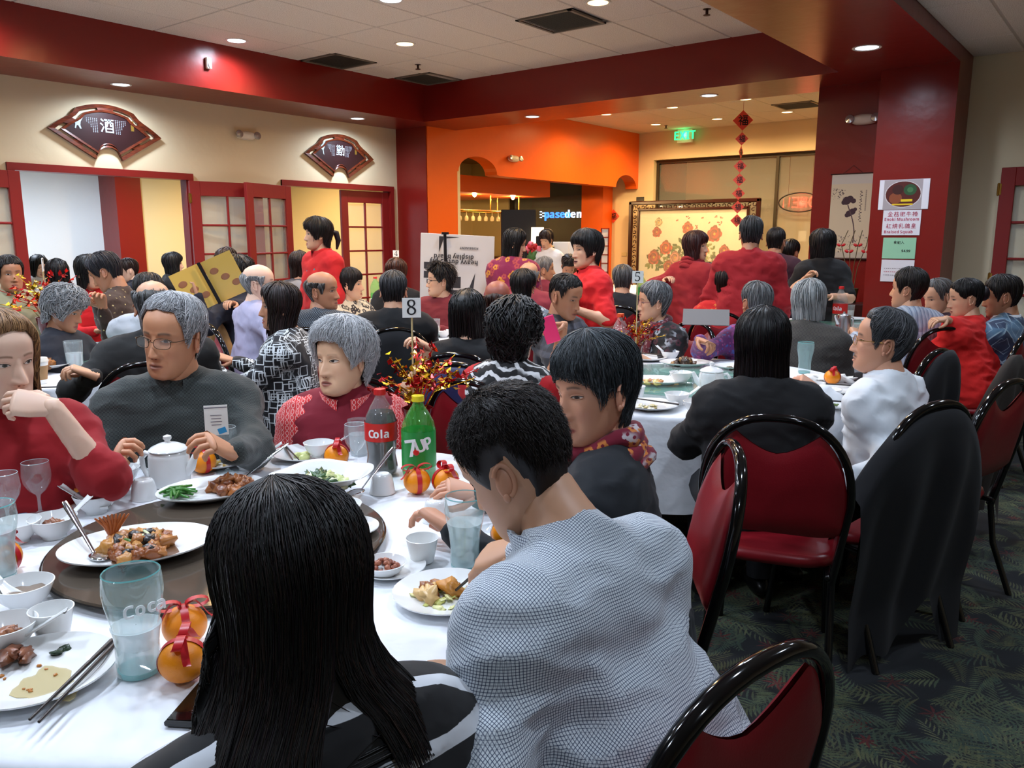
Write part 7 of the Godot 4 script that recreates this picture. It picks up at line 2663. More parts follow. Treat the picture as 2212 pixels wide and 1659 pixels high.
		"platter":
			t = thing("oval_platter","","platter",Vector3.ZERO,0,"large white platters")
			b.lathe([Vector2(0.001,0.0),Vector2(0.085,0.0),Vector2(0.095,0.005),Vector2(0.13,0.016),Vector2(0.145,0.022),Vector2(0.1455,0.025),Vector2(0.13,0.0195),Vector2(0.1,0.01),Vector2(0.09,0.007),Vector2(0.001,0.007)],64,Vector3.ZERO,1.0,0.76)
			part("dish",b,china,t)
		"deepbowl":
			t = thing("serving_bowl","","bowl",Vector3.ZERO,0,"deep white serving bowls")
			var pr := [[0.001,0.0],[0.055,0.0],[0.07,0.012],[0.1,0.034],[0.128,0.052],[0.14,0.056],[0.14,0.059],[0.125,0.056],[0.096,0.039],[0.066,0.016],[0.05,0.007],[0.001,0.006]]
			var g := PackedVector3Array()
			for q in pr:
				for i in 72:
					var a := TAU * i / 72
					var rr: float = q[0] * (1.0 + 0.035 * cos(a * 4.0) * smoothstep(0.09,0.13,q[0]))
					g.append(Vector3(cos(a) * rr,q[1] + 0.004 * cos(a * 4.0) * smoothstep(0.1,0.14,q[0]),sin(a) * rr * 0.86))
			b.grid(g,72,pr.size(),true)
			part("bowl_wall",b,china,t)
	return t

func bottle(label: String,at: Vector3,h: float,r: float,body: Material,liquid: Material,level: float,band: Material,b0: float,b1: float,cap: Material,waist := 0.0) -> Node3D:
	var t := thing("soda_bottle",label,"bottle",at,0,"")
	var b := Buf.new()
	var pr := [Vector2(0.001,0.006),Vector2(r * 0.7,0.0),Vector2(r * 0.92,0.006),Vector2(r,0.025),Vector2(r * (1.0 - waist),h * 0.24),Vector2(r * (1.0 - waist * 0.4),h * 0.36),Vector2(r,h * 0.46),Vector2(r,h * 0.6),Vector2(r * 0.9,h * 0.69),Vector2(r * 0.62,h * 0.8),Vector2(r * 0.36,h * 0.88),Vector2(r * 0.3,h * 0.91),Vector2(r * 0.3,h * 0.94)]
	b.lathe(pr,36)
	part("bottle_wall",b,body,t)
	b = Buf.new()
	var lq := [Vector2(0.001,0.006)]
	for q in pr.slice(1):
		if q.y < h * level:
			lq.append(Vector2(q.x * 0.97,q.y + 0.002))
	var top: Vector2 = lq[lq.size() - 1]
	for k in pr.size() - 1:
		if pr[k].y <= h * level and pr[k + 1].y > h * level:
			top = pr[k].lerp(pr[k + 1],(h * level - pr[k].y) / (pr[k + 1].y - pr[k].y))
	lq.append(Vector2(top.x * 0.97,h * level))
	lq.append(Vector2(0.001,h * level))
	b.lathe(lq,32)
	part("drink",b,liquid,t)
	b = Buf.new()
	var lr := r * 1.012
	b.lathe([Vector2(lr,h * b0),Vector2(lr,h * lerpf(b0,b1,0.5)),Vector2(lr,h * b1)],40)
	part("label_band",b,band,t)
	b = Buf.new()
	b.lathe([Vector2(r * 0.36,h * 0.93),Vector2(r * 0.38,h * 0.935),Vector2(r * 0.36,h * 0.995),Vector2(r * 0.3,h),Vector2(0.001,h)],22)
	part("cap",b,cap,t)
	return t

# letters bent round a bottle: each glyph mesh set on the band at its own angle
func wrap_text(t: Node3D,s: String,h: float,m: Material,r: float,y: float,ang: float,step: float,slant := 0.0) -> void:
	for k in s.length():
		var a := ang + (k - (s.length() - 1) * 0.5) * step
		var bs := Basis(Vector3.UP,a)
		text("lettering",s[k],h,m,t,Transform3D(bs * Basis(Vector3.BACK,slant),bs * Vector3(0,0,r) + Vector3(0,y + slant * (k - (s.length() - 1) * 0.5) * h * 0.55,0)),false,true,0.001)

func sign_card(num: String,label: String,at: Vector3,top: float,yaw: float,w := 0.085) -> void:
	var t := thing("table_sign",label,"sign",at,yaw,"table number signs")
	var b := Buf.new()
	b.tube([Vector3.ZERO,Vector3(0,top - w * 0.5 - at.y,0)],0.003,7)
	part("stick",b,mat("pale wood stick",rgb(206,182,130),0.6),t)
	b = Buf.new()
	b.box(Vector3(0,top - at.y,0.003),Vector3(w,w * 1.06,0.003))
	part("card",b,mat("paper white",Color.WHITE),t)
	text("numeral",num,w * 0.78,mat("ink black",Color.WHITE),t,tm(0,top - at.y,0.0048),true,false,0.0008)

# pieces of food strewn over an oval,each piece one object; a few shapes shared by the copies
func food(nm: String,label: String,cat: String,group: String,at: Vector3,rx: float,rz: float,n: int,size: Vector3,cols: Array,sd: int,pile := 0.02,rough := 0.3) -> void:
	var r := RandomNumberGenerator.new()
	r.seed = sd
	var ms := []
	for k in cols.size():
		var b := Buf.new()
		b.lump(Vector3.ZERO,size,sd + k * 3,rough,10,7)
		ms.append(b.mesh(mat("food " + cols[k].to_html(false),cols[k],0.32)))
	for k in n:
		var a := r.randf() * TAU
		var d := sqrt(r.randf())
		var o := partm(nm,ms[k % ms.size()],self)
		var h := pile * (1.0 - d) * (1.0 - d * 0.3)
		o.position = at + Vector3(cos(a) * rx * d,h + size.y * 0.6,sin(a) * rz * d)
		o.rotation = Vector3(r.randf_range(-0.5,0.5),r.randf() * TAU,r.randf_range(-0.5,0.5))
		o.scale = Vector3.ONE * r.randf_range(0.75,1.25)
		tag(o,label,cat,group)

func sauce(label: String,at: Vector3,rx: float,rz: float,col: Color,sd: int) -> void:
	var b := Buf.new()
	var p := PackedVector2Array()
	for k in 28:
		var a := TAU * k / 28
		var w := 1.0 + 0.18 * sin(a * 3.0 + sd) + 0.1 * sin(a * 7.0 + sd * 2.0)
		p.append(Vector2(cos(a) * rx * w,sin(a) * rz * w))
	b.xf = Transform3D(Basis(Vector3.RIGHT,-PI / 2),Vector3.ZERO)
	b.prism(p,0.0012)
	solo("sauce",b,mat("sauce " + col.to_html(false),Color(col.r,col.g,col.b,0.5),0.3,0.0,{"transparency": BaseMaterial3D.TRANSPARENCY_ALPHA}),label,"sauce",at)

func tables() -> void:
	decor()
	near_table()
	second_table()
	other_tables()

func near_table() -> void:
	var y := 0.7445
	put("teapot","white teapot with a knobbed lid before the man in dark green",Vector3(-2.149,0.744,-1.139),35)
	put("wineglass","empty wine glass in front of the woman in the red cardigan",Vector3(-2.168,0.745,-0.796))
	put("wineglass","wine glass with water at the left edge",Vector3(-2.122,0.745,-0.706))
	put("wineglass","wine glass before the man in the dark green shirt, beside his fingers",Vector3(-2.127,0.745,-1.309))
	put("wineglass","wine glass next to the dark cola bottle",Vector3(-1.85,0.745,-1.576))
	put("wineglass","wine glass half hidden behind the bent head of the man in the checked shirt",Vector3(-1.192,0.745,-1.438))
	put("tumbler","clear tumbler behind the wine glass by the dark cola bottle",Vector3(-1.966,0.745,-1.688))
	put("sodaglass","tall soda glass cut by the left edge",Vector3(-1.814,0.745,-0.577))
	var sg := put("sodaglass","tall empty soda glass beside the two stacked ribboned oranges",Vector3(-1.229,0.745,-0.573),0,1.08)
	text("etched_lettering","Coca",0.02,mat("etched glass",Color(0.95,0.97,0.97,0.6),0.6,0.0,{"transparency": BaseMaterial3D.TRANSPARENCY_ALPHA}),sg,Transform3D(Basis(Vector3.UP,1.481),Vector3(0.041,0.118,0.004)))
	put("sodaglass","tall soda glass of iced water before the man in the checked shirt",Vector3(-1.086,0.745,-1.217))
	put("icewater","iced water filling the glass before the man in the checked shirt",Vector3(-1.086,0.745,-1.217))
	put("icewater","melted ice water in the glass beside the stacked oranges",Vector3(-1.228,0.745,-0.573)).scale = Vector3(1.05,0.8,1.05)
	put("icewater","iced water in the soda glass at the left edge",Vector3(-1.814,0.745,-0.577))
	var oy := 62.053
	put("orange","orange with a red ribbon at the end of the table, in front of another orange",Vector3(-1.148,0.745,-0.605),oy + 78)
	put("orange","orange with a red bow behind the frontmost orange",Vector3(-1.254,0.745,-0.669),oy + 4)
	put("orange","orange with a red ribbon by the bowls and the chopsticks plate at left",Vector3(-2.2,0.744,-0.92),oy + 60)
	put("orange","orange with a red bow between the teapot and the wine glass",Vector3(-2.174,0.745,-1.259),oy + 20)
	put("orange","orange with a red ribbon in front of the elderly woman's plate",Vector3(-1.913,0.745,-1.552),oy + 75)
	put("orange","orange with a red bow in front of the green soda bottle",Vector3(-1.53,0.745,-1.518),oy - 4)
	put("orange","orange beside the ribboned one in front of the green soda bottle",Vector3(-1.474,0.745,-1.573),oy + 95)
	put("orange","orange peeking out under the chin of the man in the checked shirt",Vector3(-1.086,0.745,-1.363),oy + 60)
	put("orange","orange behind the soda glass at the left edge",Vector3(-1.839,0.745,-0.593),oy + 60)
	# china
	put("plate","plate with chopsticks and scraps at the woman in the red cardigan",Vector3(-2.349,0.745,-0.905))
	put("plate","plate with bok choy pieces before the elderly woman",Vector3(-2.076,0.745,-1.559))
	put("plate","plate with scraps beside the wine glass of the man in dark green",Vector3(-2.223,0.745,-1.335))
	put("plate","plate of fried food under the chopsticks of the man in the checked shirt",Vector3(-1.015,0.745,-1.082))
	put("plate","plate with gnawed bones and sauce in the bottom left corner",Vector3(-1.334,0.745,-0.459),0,1.12)
	for q in [["bowl with a spoon behind the white teapot",Vector3(-2.261,0.744,-1.05),0],["bowl with meat and a spoon behind the turntable, beside the ribboned orange",Vector3(-2.076,0.744,-0.895),1],["bowl with meat and a spoon next to the blue tickets",Vector3(-1.976,0.745,-0.75),1],["bowl of broth half hidden at the left edge",Vector3(-2.013,0.745,-0.684),0],["empty bowl with a spoon left of the bok choy dish",Vector3(-2.114,0.745,-1.369),0],["bowl of brown broth with a spoon left of the turntable",Vector3(-1.63,0.745,-0.555),2],["bowl with scraps and a spoon above the bones plate",Vector3(-1.481,0.745,-0.466),1]]:
		put("bowl",q[0],q[1])
		if q[2] == 1:
			food("meat_piece","small piece of braised meat in a %s" % q[0].substr(0,12),"food","meat pieces in bowls",q[1] + Vector3(0,0.018,0),0.022,0.022,7,Vector3(0.013,0.009,0.011),[rgb(150,96,66),rgb(122,74,50)],40 + q[0].length(),0.014)
		if q[2] == 2:
			sauce("brown broth in the bowl left of the turntable",q[1] + Vector3(0,0.03,0),0.036,0.036,rgb(130,100,70),3)
	put("bowl","bowl resting on the plate before the elderly woman",Vector3(-2.021,0.756,-1.571),0,0.92)
	put("bowl","bowl of sauce on a saucer at the turntable's right edge",Vector3(-1.455,0.774,-1.186),0,0.95)
	put("saucer","saucer under the sauce bowl at the turntable's right edge",Vector3(-1.405,0.769,-1.165))
	put("saucer","saucer under the dish of peanuts",Vector3(-1.2,0.745,-1.109),0,1.02)
	put("dish","small dish heaped with peanuts",Vector3(-1.192,0.751,-1.078))
	put("cup","upright tea cup by the peanuts",Vector3(-1.185,0.745,-1.187))
	put("cup","upright tea cup by the bones plate in the left corner",Vector3(-1.461,0.745,-0.536),0,1.02)
	put("cupdown","upside down tea cup beside the teapot at the turntable",Vector3(-2.088,0.744,-1.029))
	put("cupdown","upside down tea cup behind the bok choy dish",Vector3(-1.612,0.745,-1.464))
	put("cupdown","upside down tea cup below the two oranges",Vector3(-1.34,0.744,-1.395))
	for q in [[Vector3(-2.247,0.757,-1.045),200,"china spoon in the bowl behind the teapot"],[Vector3(-2.055,0.757,-0.894),-60,"china spoon in the bowl beside the ribboned orange"],[Vector3(-1.978,0.757,-0.746),190,"china spoon in the bowl next to the blue tickets"],[Vector3(-2.111,0.757,-1.368),150,"china spoon in the empty bowl left of the bok choy"],[Vector3(-1.622,0.762,-0.54),-80,"china spoon in the bowl of brown broth"],[Vector3(-1.471,0.757,-0.461),135,"china spoon in the bowl above the bones plate"],[Vector3(-2.028,0.768,-1.574),110,"china spoon in the elderly woman's bowl"]]:
		put("spoon",q[2],q[0],q[1])
	put("steelspoon","steel serving spoon in the bok choy dish",Vector3(-1.581,0.78,-1.341),-170.298)
	put("steelspoon","steel serving spoon in the fish platter",Vector3(-1.681,0.778,-0.721),-93.223)
	put("steelspoon","steel serving spoon on the green bean platter",Vector3(-1.92,0.778,-1.19),168.201)
	var cy := -143.144
	put("chopstick","dark chopstick across the bones plate, left one",Vector3(-1.257,0.764,-0.484),cy)
	put("chopstick","dark chopstick across the bones plate, right one",Vector3(-1.243,0.764,-0.488),cy + 1.5)
	put("chopstick","dark chopstick across the plate of the woman in the red cardigan",Vector3(-2.297,0.764,-0.87),161.257)
	put("chopstick","dark chopstick on the elderly woman's plate, left one",Vector3(-2.105,0.762,-1.513),-117.699,0.8)
	put("chopstick","dark chopstick on the elderly woman's plate, right one",Vector3(-2.095,0.762,-1.521),-113.983,0.8)
	# the two chopsticks held by the man in the checked shirt
	for k in 2:
		var a: Vector3 = [Vector3(-0.849,0.908,-1.081),Vector3(-0.844,0.877,-1.051)][k]
		var e: Vector3 = [Vector3(-0.985,0.775,-1.076),Vector3(-0.942,0.775,-1.058)][k]
		var b := Buf.new()
		b.tube([e,a],[0.0026,0.0045],8)
		solo("chopstick",b,mat("dark chopstick",Color.WHITE),["dark chopstick held over the fried food, upper one","dark chopstick held over the fried food, lower one"][k],"chopstick",Vector3.ZERO,0,"chopsticks in the hand")
	# platters on the turntable
	var p1 = Vector3(-1.896,0.769,-1.116)
	put("platter","oval platter of green beans and fried meat on the turntable",p1,71.52,0.95)
	food("fried_meat","piece of brown fried meat on the green bean platter","food","fried meat on the green bean platter",p1 + Vector3(0.013,0,-0.05) + Vector3(0,0.006,0),0.062,0.05,34,Vector3(0.019,0.012,0.015),[rgb(140,80,40),rgb(164,100,54),rgb(118,62,32)],5,0.03)
	var r := RandomNumberGenerator.new()
	r.seed = 2
	for k in 16:
		var b := Buf.new()
		var a := r.randf() * TAU
		b.tube([Vector3(-0.035,0,0),Vector3(0,0.004,0.004),Vector3(0.035,0,0)],[0.0035,0.0045,0.003],7)
		solo("green_bean",b,mat("green bean",[rgb(60,120,44),rgb(84,140,56)][k % 2],0.3),"glossy green bean at the left end of the platter","bean",p1 + Vector3(-0.042,0,0.072) + Vector3(r.randf_range(-0.03,0.03),0.012 + 0.0022 * k * 0.5,r.randf_range(-0.025,0.025)),rad_to_deg(a),"green beans on the platter")
	var p2 = Vector3(-1.688,0.769,-1.319)
	put("deepbowl","large wavy rimmed bowl of bok choy and mushrooms on the turntable",p2,59.994,0.96)
	food("bok_choy","pale green piece of bok choy in the wavy rimmed bowl","vegetable","bok choy in the wavy rimmed bowl",p2 + Vector3(0,0.014,0),0.075,0.055,24,Vector3(0.024,0.012,0.013),[rgb(206,214,150),rgb(222,226,186)],9,0.03)
	food("bok_choy_leaf","dark green bok choy leaf in the wavy rimmed bowl","vegetable","bok choy leaves in the wavy rimmed bowl",p2 + Vector3(0,0.018,0),0.075,0.055,20,Vector3(0.022,0.008,0.014),[rgb(40,74,34),rgb(58,92,40)],13,0.034,0.5)
	food("mushroom","glossy dark mushroom cap at the left of the bok choy","mushroom","mushrooms in the wavy rimmed bowl",p2 + Vector3(-0.038,0,0.06) + Vector3(0,0.02,0),0.03,0.025,6,Vector3(0.023,0.013,0.021),[rgb(44,26,18),rgb(34,20,14)],23,0.016,0.12)
	var p3 = Vector3(-1.659,0.769,-0.795)
	put("platter","oval platter of braised fish pieces at the front of the turntable",p3,58.408,1.08)
	sauce("brown gravy under the braised fish pieces",p3 + Vector3(0.005,0.0085,0),0.085,0.062,rgb(120,72,26),5)
	food("fish_piece","piece of golden brown braised fish","food","braised fish pieces",p3 + Vector3(0,0.008,0),0.095,0.065,36,Vector3(0.023,0.012,0.016),[rgb(166,104,46),rgb(140,76,34),rgb(186,128,62)],15,0.028,0.34)
	food("black_mushroom","black mushroom between the braised fish pieces","mushroom","black mushrooms by the fish",p3 + Vector3(0,0.02,0),0.07,0.05,7,Vector3(0.019,0.01,0.016),[rgb(30,20,16)],29,0.02,0.15)
	food("spring_onion","short green spring onion piece over the fish","vegetable","spring onion on the fish",p3 + Vector3(0,0.028,0),0.07,0.045,8,Vector3(0.014,0.004,0.005),[rgb(70,110,40),rgb(200,206,160)],33,0.02,0.2)
	for k in 9:
		var b := Buf.new()
		b.tube([Vector3(0,0.012,0),Vector3(-0.012 + 0.004 * k,0.04,0.002 * (k % 2)),Vector3(-0.03 + 0.0085 * k,0.066 - 0.0012 * absf(k - 4),0)],[0.005,0.004,0.002],6)
		solo("tail_fin_ray",b,mat("fried fin",rgb(176,96,46),0.45),"stiff ray of the fried fish tail standing up at the platter's rim","fish tail",Vector3(-1.753,0.775,-0.783),65.928,"fish tail rays")
	# food on the plates
	var p4 = Vector3(-1.015,0.745,-1.082) + Vector3(0,0.006,0)
	food("fried_piece","golden fried piece on the plate under the chopsticks","food","fried pieces under the chopsticks",p4,0.05,0.045,9,Vector3(0.022,0.013,0.017),[rgb(196,132,56),rgb(222,184,124),rgb(150,90,44)],51,0.012,0.35)
	food("cabbage_shred","pale yellow green cabbage shred on the plate under the chopsticks","vegetable","cabbage shreds under the chopsticks",p4,0.06,0.055,26,Vector3(0.013,0.003,0.006),[rgb(206,208,120),rgb(224,222,160)],53,0.006,0.4)
	var p5 = Vector3(-1.334,0.745,-0.459) + Vector3(0,0.007,0)
	food("gnawed_bone","gnawed brown duck bone on the corner plate","bone","bones on the corner plate",p5 + Vector3(-0.077,0,0.007),0.025,0.025,4,Vector3(0.034,0.009,0.011),[rgb(140,86,62),rgb(112,64,40)],57,0.012,0.3)
	food("leaf_scrap","scrap of dark green leaf on the corner plate","scrap","scraps on the corner plate",p5 + Vector3(-0.051,0,-0.052),0.012,0.012,2,Vector3(0.012,0.004,0.009),[rgb(34,54,30)],58,0.006,0.4)
	sauce("thin yellow sauce smeared over the corner plate",p5 + Vector3(0.042,0,0.001),0.06,0.04,rgb(214,196,140),7)
	food("crumb","small orange crumb on the corner plate","crumb","crumbs on the corner plate",p5,0.07,0.06,9,Vector3(0.004,0.002,0.003),[rgb(190,120,50)],59,0.0,0.3)
	food("bok_choy","chunk of bok choy on the elderly woman's plate","vegetable","bok choy on the elderly woman's plate",Vector3(-2.053,0.751,-1.532),0.03,0.018,3,Vector3(0.018,0.011,0.012),[rgb(206,212,140)],61,0.0,0.15)
	food("scrap","yellow scrap of food on a plate at the far side of the nearest table","scrap","scraps on the far plates",Vector3(-2.354,0.751,-0.917),0.06,0.05,12,Vector3(0.012,0.005,0.008),[rgb(210,180,90),rgb(160,100,50)],63,0.006)
	food("scrap","brown scrap of food on the plate of the man in dark green","scrap","scraps on the plate of the man in dark green",Vector3(-2.192,0.751,-1.316),0.05,0.04,9,Vector3(0.012,0.005,0.008),[rgb(206,176,100),rgb(150,96,50)],64,0.006)
	food("peanut","reddish brown peanut in the small dish","peanut","peanuts in the small dish",Vector3(-1.192,0.751,-1.078) + Vector3(0,0.01,0),0.033,0.033,60,Vector3(0.0065,0.0052,0.0052),[rgb(140,76,56),rgb(164,98,72)],65,0.022,0.08)
	# bottles
	var clear := mat("clear bottle",Color(0.93,0.95,0.95,0.12),0.03,0.0,{"transparency": BaseMaterial3D.TRANSPARENCY_ALPHA})
	var greenb := mat("green bottle",Color(0.25,0.75,0.3,0.32),0.03,0.0,{"transparency": BaseMaterial3D.TRANSPARENCY_ALPHA})
	var cola := mat("cola",rgb(20,8,6),0.08)
	var lemon := mat("lemon soda",Color(0.3,0.7,0.34,0.55),0.05,0.0,{"transparency": BaseMaterial3D.TRANSPARENCY_ALPHA})
	var redl := mat("red label",rgb(206,30,26),0.35)
	var greenl := mat("green label",rgb(26,140,56),0.35)
	var ink := mat("label white",rgb(236,238,240),0.4)
	var redcap := mat("red cap",rgb(200,34,34),0.4)
	var ya := 0.785
	var t := bottle("cola bottle three quarters full of dark cola, on the nearest table",Vector3(-1.744,0.745,-1.585),0.262,0.048,clear,cola,0.74,redl,0.42,0.63,redcap,0.12)
	wrap_text(t,"Cola",0.024,ink,0.0488,0.134,ya - 0.1,0.32)
	t = bottle("large green lemon lime soda bottle with a yellow cap on the nearest table",Vector3(-1.623,0.744,-1.621),0.252,0.05,greenb,lemon,0.3,greenl,0.17,0.6,mat("yellow cap",rgb(226,206,30),0.4))
	wrap_text(t,"7",0.05,ink,0.0508,0.105,ya - 0.42,0.3,0.2)
	wrap_text(t,"UP",0.036,ink,0.0508,0.115,ya + 0.3,0.46,0.35)
	var dot := Buf.new()
	dot.ell(Vector3(sin(ya - 0.16) * 0.05,0.094,cos(ya - 0.16) * 0.05),Vector3(0.0095,0.0095,0.003),14,8,Basis(Vector3.UP,ya - 0.16))
	part("label_dot",dot,redl,t)
	# centrepiece and number sign behind the bottles
	put("vase","gold and red foil centrepiece behind the soda bottles of the nearest table",Vector3(-1.742,0.745,-1.739),40,1.05)
	sign_card("8","white card with the number 8 on a stick in the nearest centrepiece",Vector3(-1.737,0.745,-1.717),1.236,45.372,0.056)
	# tickets,phone,name badge,plastic cup
	t = thing("ticket_strip","strip of blue paper raffle tickets by the bowls at the left","tickets",Vector3(-2.216,0.746,-0.809),73.948)
	for k in 3:
		var b := Buf.new()
		b.box(Vector3(-0.045 + k * 0.045,0.0006,0),Vector3(0.0442,0.0008,0.036))
		var o := part("ticket",b,mat("blue ticket",rgb(50,150,206),0.7),t)
		for q in 2:
			text("lettering",["KEEP THIS","COUPON"][q],0.007,mat("ink black",Color.WHITE),o,Transform3D(Basis(Vector3.RIGHT,-PI / 2),Vector3(-0.045 + k * 0.045,0.0013,-0.006 + q * 0.012)),false,true,0.0002)
	t = thing("mobile_phone","black mobile phone lying on the cloth beside the long dark hair","phone",Vector3(-1.061,0.745,-0.591),-147.109)
	var pb := Buf.new()
	pb.box(Vector3(0,0.005,0),Vector3(0.068,0.0095,0.132),0.003)
	part("case",pb,mat("black plastic",Color.WHITE),t)
	pb = Buf.new()
	pb.box(Vector3(0,0.0102,0),Vector3(0.06,0.0012,0.122))
	part("screen",pb,mat("dark glass screen",rgb(14,12,10),0.04),t)
	t = thing("name_badge","white paper badge in the breast pocket of the dark green shirt","badge",Vector3(-2,0.943,-1.206),53.914)
	pb = Buf.new()
	pb.box(Vector3(0,0,0),Vector3(0.062,0.085,0.002))
	part("card",pb,mat("paper white",Color.WHITE),t)
	pb = Buf.new()
	pb.box(Vector3(0,0.036,0.0012),Vector3(0.06,0.003,0.0004))
	for k in 4:
		pb.box(Vector3(0.0,0.014 - k * 0.009,0.0012),Vector3(0.03 - 0.004 * (k % 2),0.0022,0.0004))
	part("printed_lines",pb,mat("grey ink",rgb(60,64,76),0.7),t)
	pb = Buf.new()
	pb.xf = Transform3D(Basis(Vector3.BACK,0.3),Vector3(0.014,-0.03,0.0012))
	pb.box(Vector3.ZERO,Vector3(0.022,0.016,0.0006))
	part("blue_mark",pb,mat("blue ticket",Color.WHITE),t)

func second_table() -> void:
	var y := 0.742
	put("teapot","white teapot on the second table before the long haired woman in black",Vector3(-1.508,0.742,-3.381),200)
	put("wineglass","wine glass in front of the teapot on the second table",Vector3(-1.398,0.742,-3.108))
	put("sodaglass","soda glass with a little brown drink on the second table",Vector3(-2.166,0.742,-4.362),0,1.0)
	put("sodaglass","tall clear glass on the second table left of the napkins",Vector3(-1.359,0.742,-4.2))
	put("plate","plate with a chopstick across it on the near side of the second table",Vector3(-1.569,0.742,-2.927),0,1.1)
	put("platter","platter with yellow food and a bowl on the green turntable",Vector3(-1.752,0.769,-3.329),20,0.9)
	put("platter","platter heaped with dark meat on the green turntable",Vector3(-1.883,0.769,-3.884),40,0.95)
	put("platter","platter with dark leaves on the green turntable by the teapot",Vector3(-1.624,0.769,-3.953),40,0.8)
	put("plate","plate with chopsticks before the woman in the shimmering scarf",Vector3(-2.217,0.742,-4.09))
	put("plate","plate with brown food by the napkins before the man in the white shirt",Vector3(-1.075,0.742,-3.749))
	put("plate","plate with green leaves by the sleeve of the man in the white shirt",Vector3(-0.963,0.742,-3.427),0,0.85)
	put("plate","plate with a chopstick behind the grey streaked hair",Vector3(-2.42,0.742,-3.365))
	put("plate","white plate at the far side of the second table before the reaching hand",Vector3(-1.98,0.742,-4.581))
	put("bowl","bowl with a spoon beside the near plate of the second table",Vector3(-1.517,0.742,-3.063))
	put("bowl","empty bowl at the near edge of the second table",Vector3(-1.381,0.742,-2.962))
	put("bowl","bowl resting in the platter with yellow food",Vector3(-1.663,0.775,-3.388))
	put("bowl","bowl with a spoon by the plate of the woman in the shimmering scarf",Vector3(-2.127,0.742,-4.183))
	put("bowl","upturned shallow bowl by the napkins of the second table",Vector3(-1.039,0.742,-3.563))
	put("cup","tea cup behind the chopstick plate of the second table",Vector3(-1.719,0.742,-3.08))
	put("cup","tea cup left of the grey streaked hair",Vector3(-2.221,0.742,-3.147))
	put("cup","tea cup between the black sweater and the napkins",Vector3(-1.121,0.742,-3.658))
	put("chopstick","chopstick pointing off the near plate of the second table",Vector3(-1.572,0.764,-2.959),89.979)
	put("chopstick","chopstick on the plate of the woman in the shimmering scarf",Vector3(-2.235,0.764,-4.166),88.217)
	put("chopstick","upper chopstick before the man in the white shirt",Vector3(-1.097,0.764,-3.818),108.036)
	put("chopstick","lower chopstick before the man in the white shirt",Vector3(-0.987,0.764,-3.419),108.103)
	put("spoon","china spoon in the bowl beside the near plate",Vector3(-1.508,0.757,-3.052),146.288)
	put("spoon","china spoon in the bowl of the woman in the shimmering scarf",Vector3(-2.123,0.757,-4.175),-103.049)
	put("steelspoon","steel spoon in the platter with yellow food",Vector3(-1.764,0.78,-3.304),98.091,0.8)
	food("yellow_piece","yellow piece of food on the platter with the bowl","food","yellow food on the second table",Vector3(-1.745,0.777,-3.279),0.07,0.05,14,Vector3(0.018,0.007,0.013),[rgb(214,196,120),rgb(180,116,60)],71,0.01)
	food("dark_meat","piece of dark roast meat on the second table","food","dark meat on the second table",Vector3(-1.865,0.777,-3.835),0.06,0.045,22,Vector3(0.02,0.012,0.015),[rgb(90,60,40),rgb(60,42,30),rgb(160,120,70)],73,0.034)
	food("dark_leaf","scrap of dark leaf on the platter by the teapot","food","dark leaves on the second table",Vector3(-1.605,0.777,-3.907),0.05,0.035,12,Vector3(0.014,0.005,0.01),[rgb(50,44,34),rgb(90,84,50)],75,0.01)
	food("brown_piece","piece of brown food on the plate by the napkins","food","brown food by the napkins",Vector3(-1.08,0.75,-3.694),0.04,0.03,8,Vector3(0.015,0.01,0.012),[rgb(130,70,40),rgb(206,176,90)],77,0.012)
	food("leaf_piece","green leaf on the plate by the white sleeve","food","leaves by the white sleeve",Vector3(-0.97,0.75,-3.398),0.035,0.025,6,Vector3(0.014,0.005,0.01),[rgb(90,110,50)],79,0.006)
	food("noodle_scrap","pale scrap on the near plate of the second table","food","scraps on the second table's near plate",Vector3(-1.56,0.75,-2.91),0.06,0.05,12,Vector3(0.013,0.003,0.007),[rgb(220,214,180),rgb(196,180,120)],81,0.004)
	var oy := 25.221
	put("orange","orange with a red bow at the far side of the second table",Vector3(-2.016,0.742,-4.385),oy + 10)
	put("orange","orange with a slanted red ribbon among the napkins of the second table",Vector3(-1.145,0.742,-3.961),oy + 70)
	var ns := [[Vector3(-1.221,0.742,-3.998),"crumpled white napkin left of the orange on the second table"],[Vector3(-1.113,0.742,-4.05),"crumpled white napkin right of the orange on the second table"],[Vector3(-2.176,0.742,-3.028),"crumpled white napkin by the tea cup left of the grey streaked hair"]]
	for k in 3:
		var b := Buf.new()
		b.lump(Vector3(0,0.016,0),Vector3(0.05,0.018,0.036),90 + k,0.5,14,9)
		solo("paper_napkin",b,mat("paper white",Color.WHITE),ns[k][1],"napkin",ns[k][0],k * 40.0)
	var clear := mat("clear bottle",Color.WHITE)
	var redl := mat("red label",Color.WHITE)
	var ink := mat("label white",Color.WHITE)
	var t := bottle("nearly empty cola bottle with an orange cap on the second table",Vector3(-2.244,0.742,-3.813),0.29,0.052,clear,mat("cola",Color.WHITE),0.3,redl,0.34,0.6,mat("orange cap",rgb(226,80,40),0.4),0.08)
	wrap_text(t,"Cola",0.026,ink,0.0528,0.14,0.533,0.3)
	put("vase","red vase with a few foil sprays by the number 5 sign",Vector3(-2.098,0.742,-3.73),120,0.8)
	sign_card("5","white card with the number 5 on a tall stick",Vector3(-2.074,0.75,-3.688),1.24,29.765,0.058)

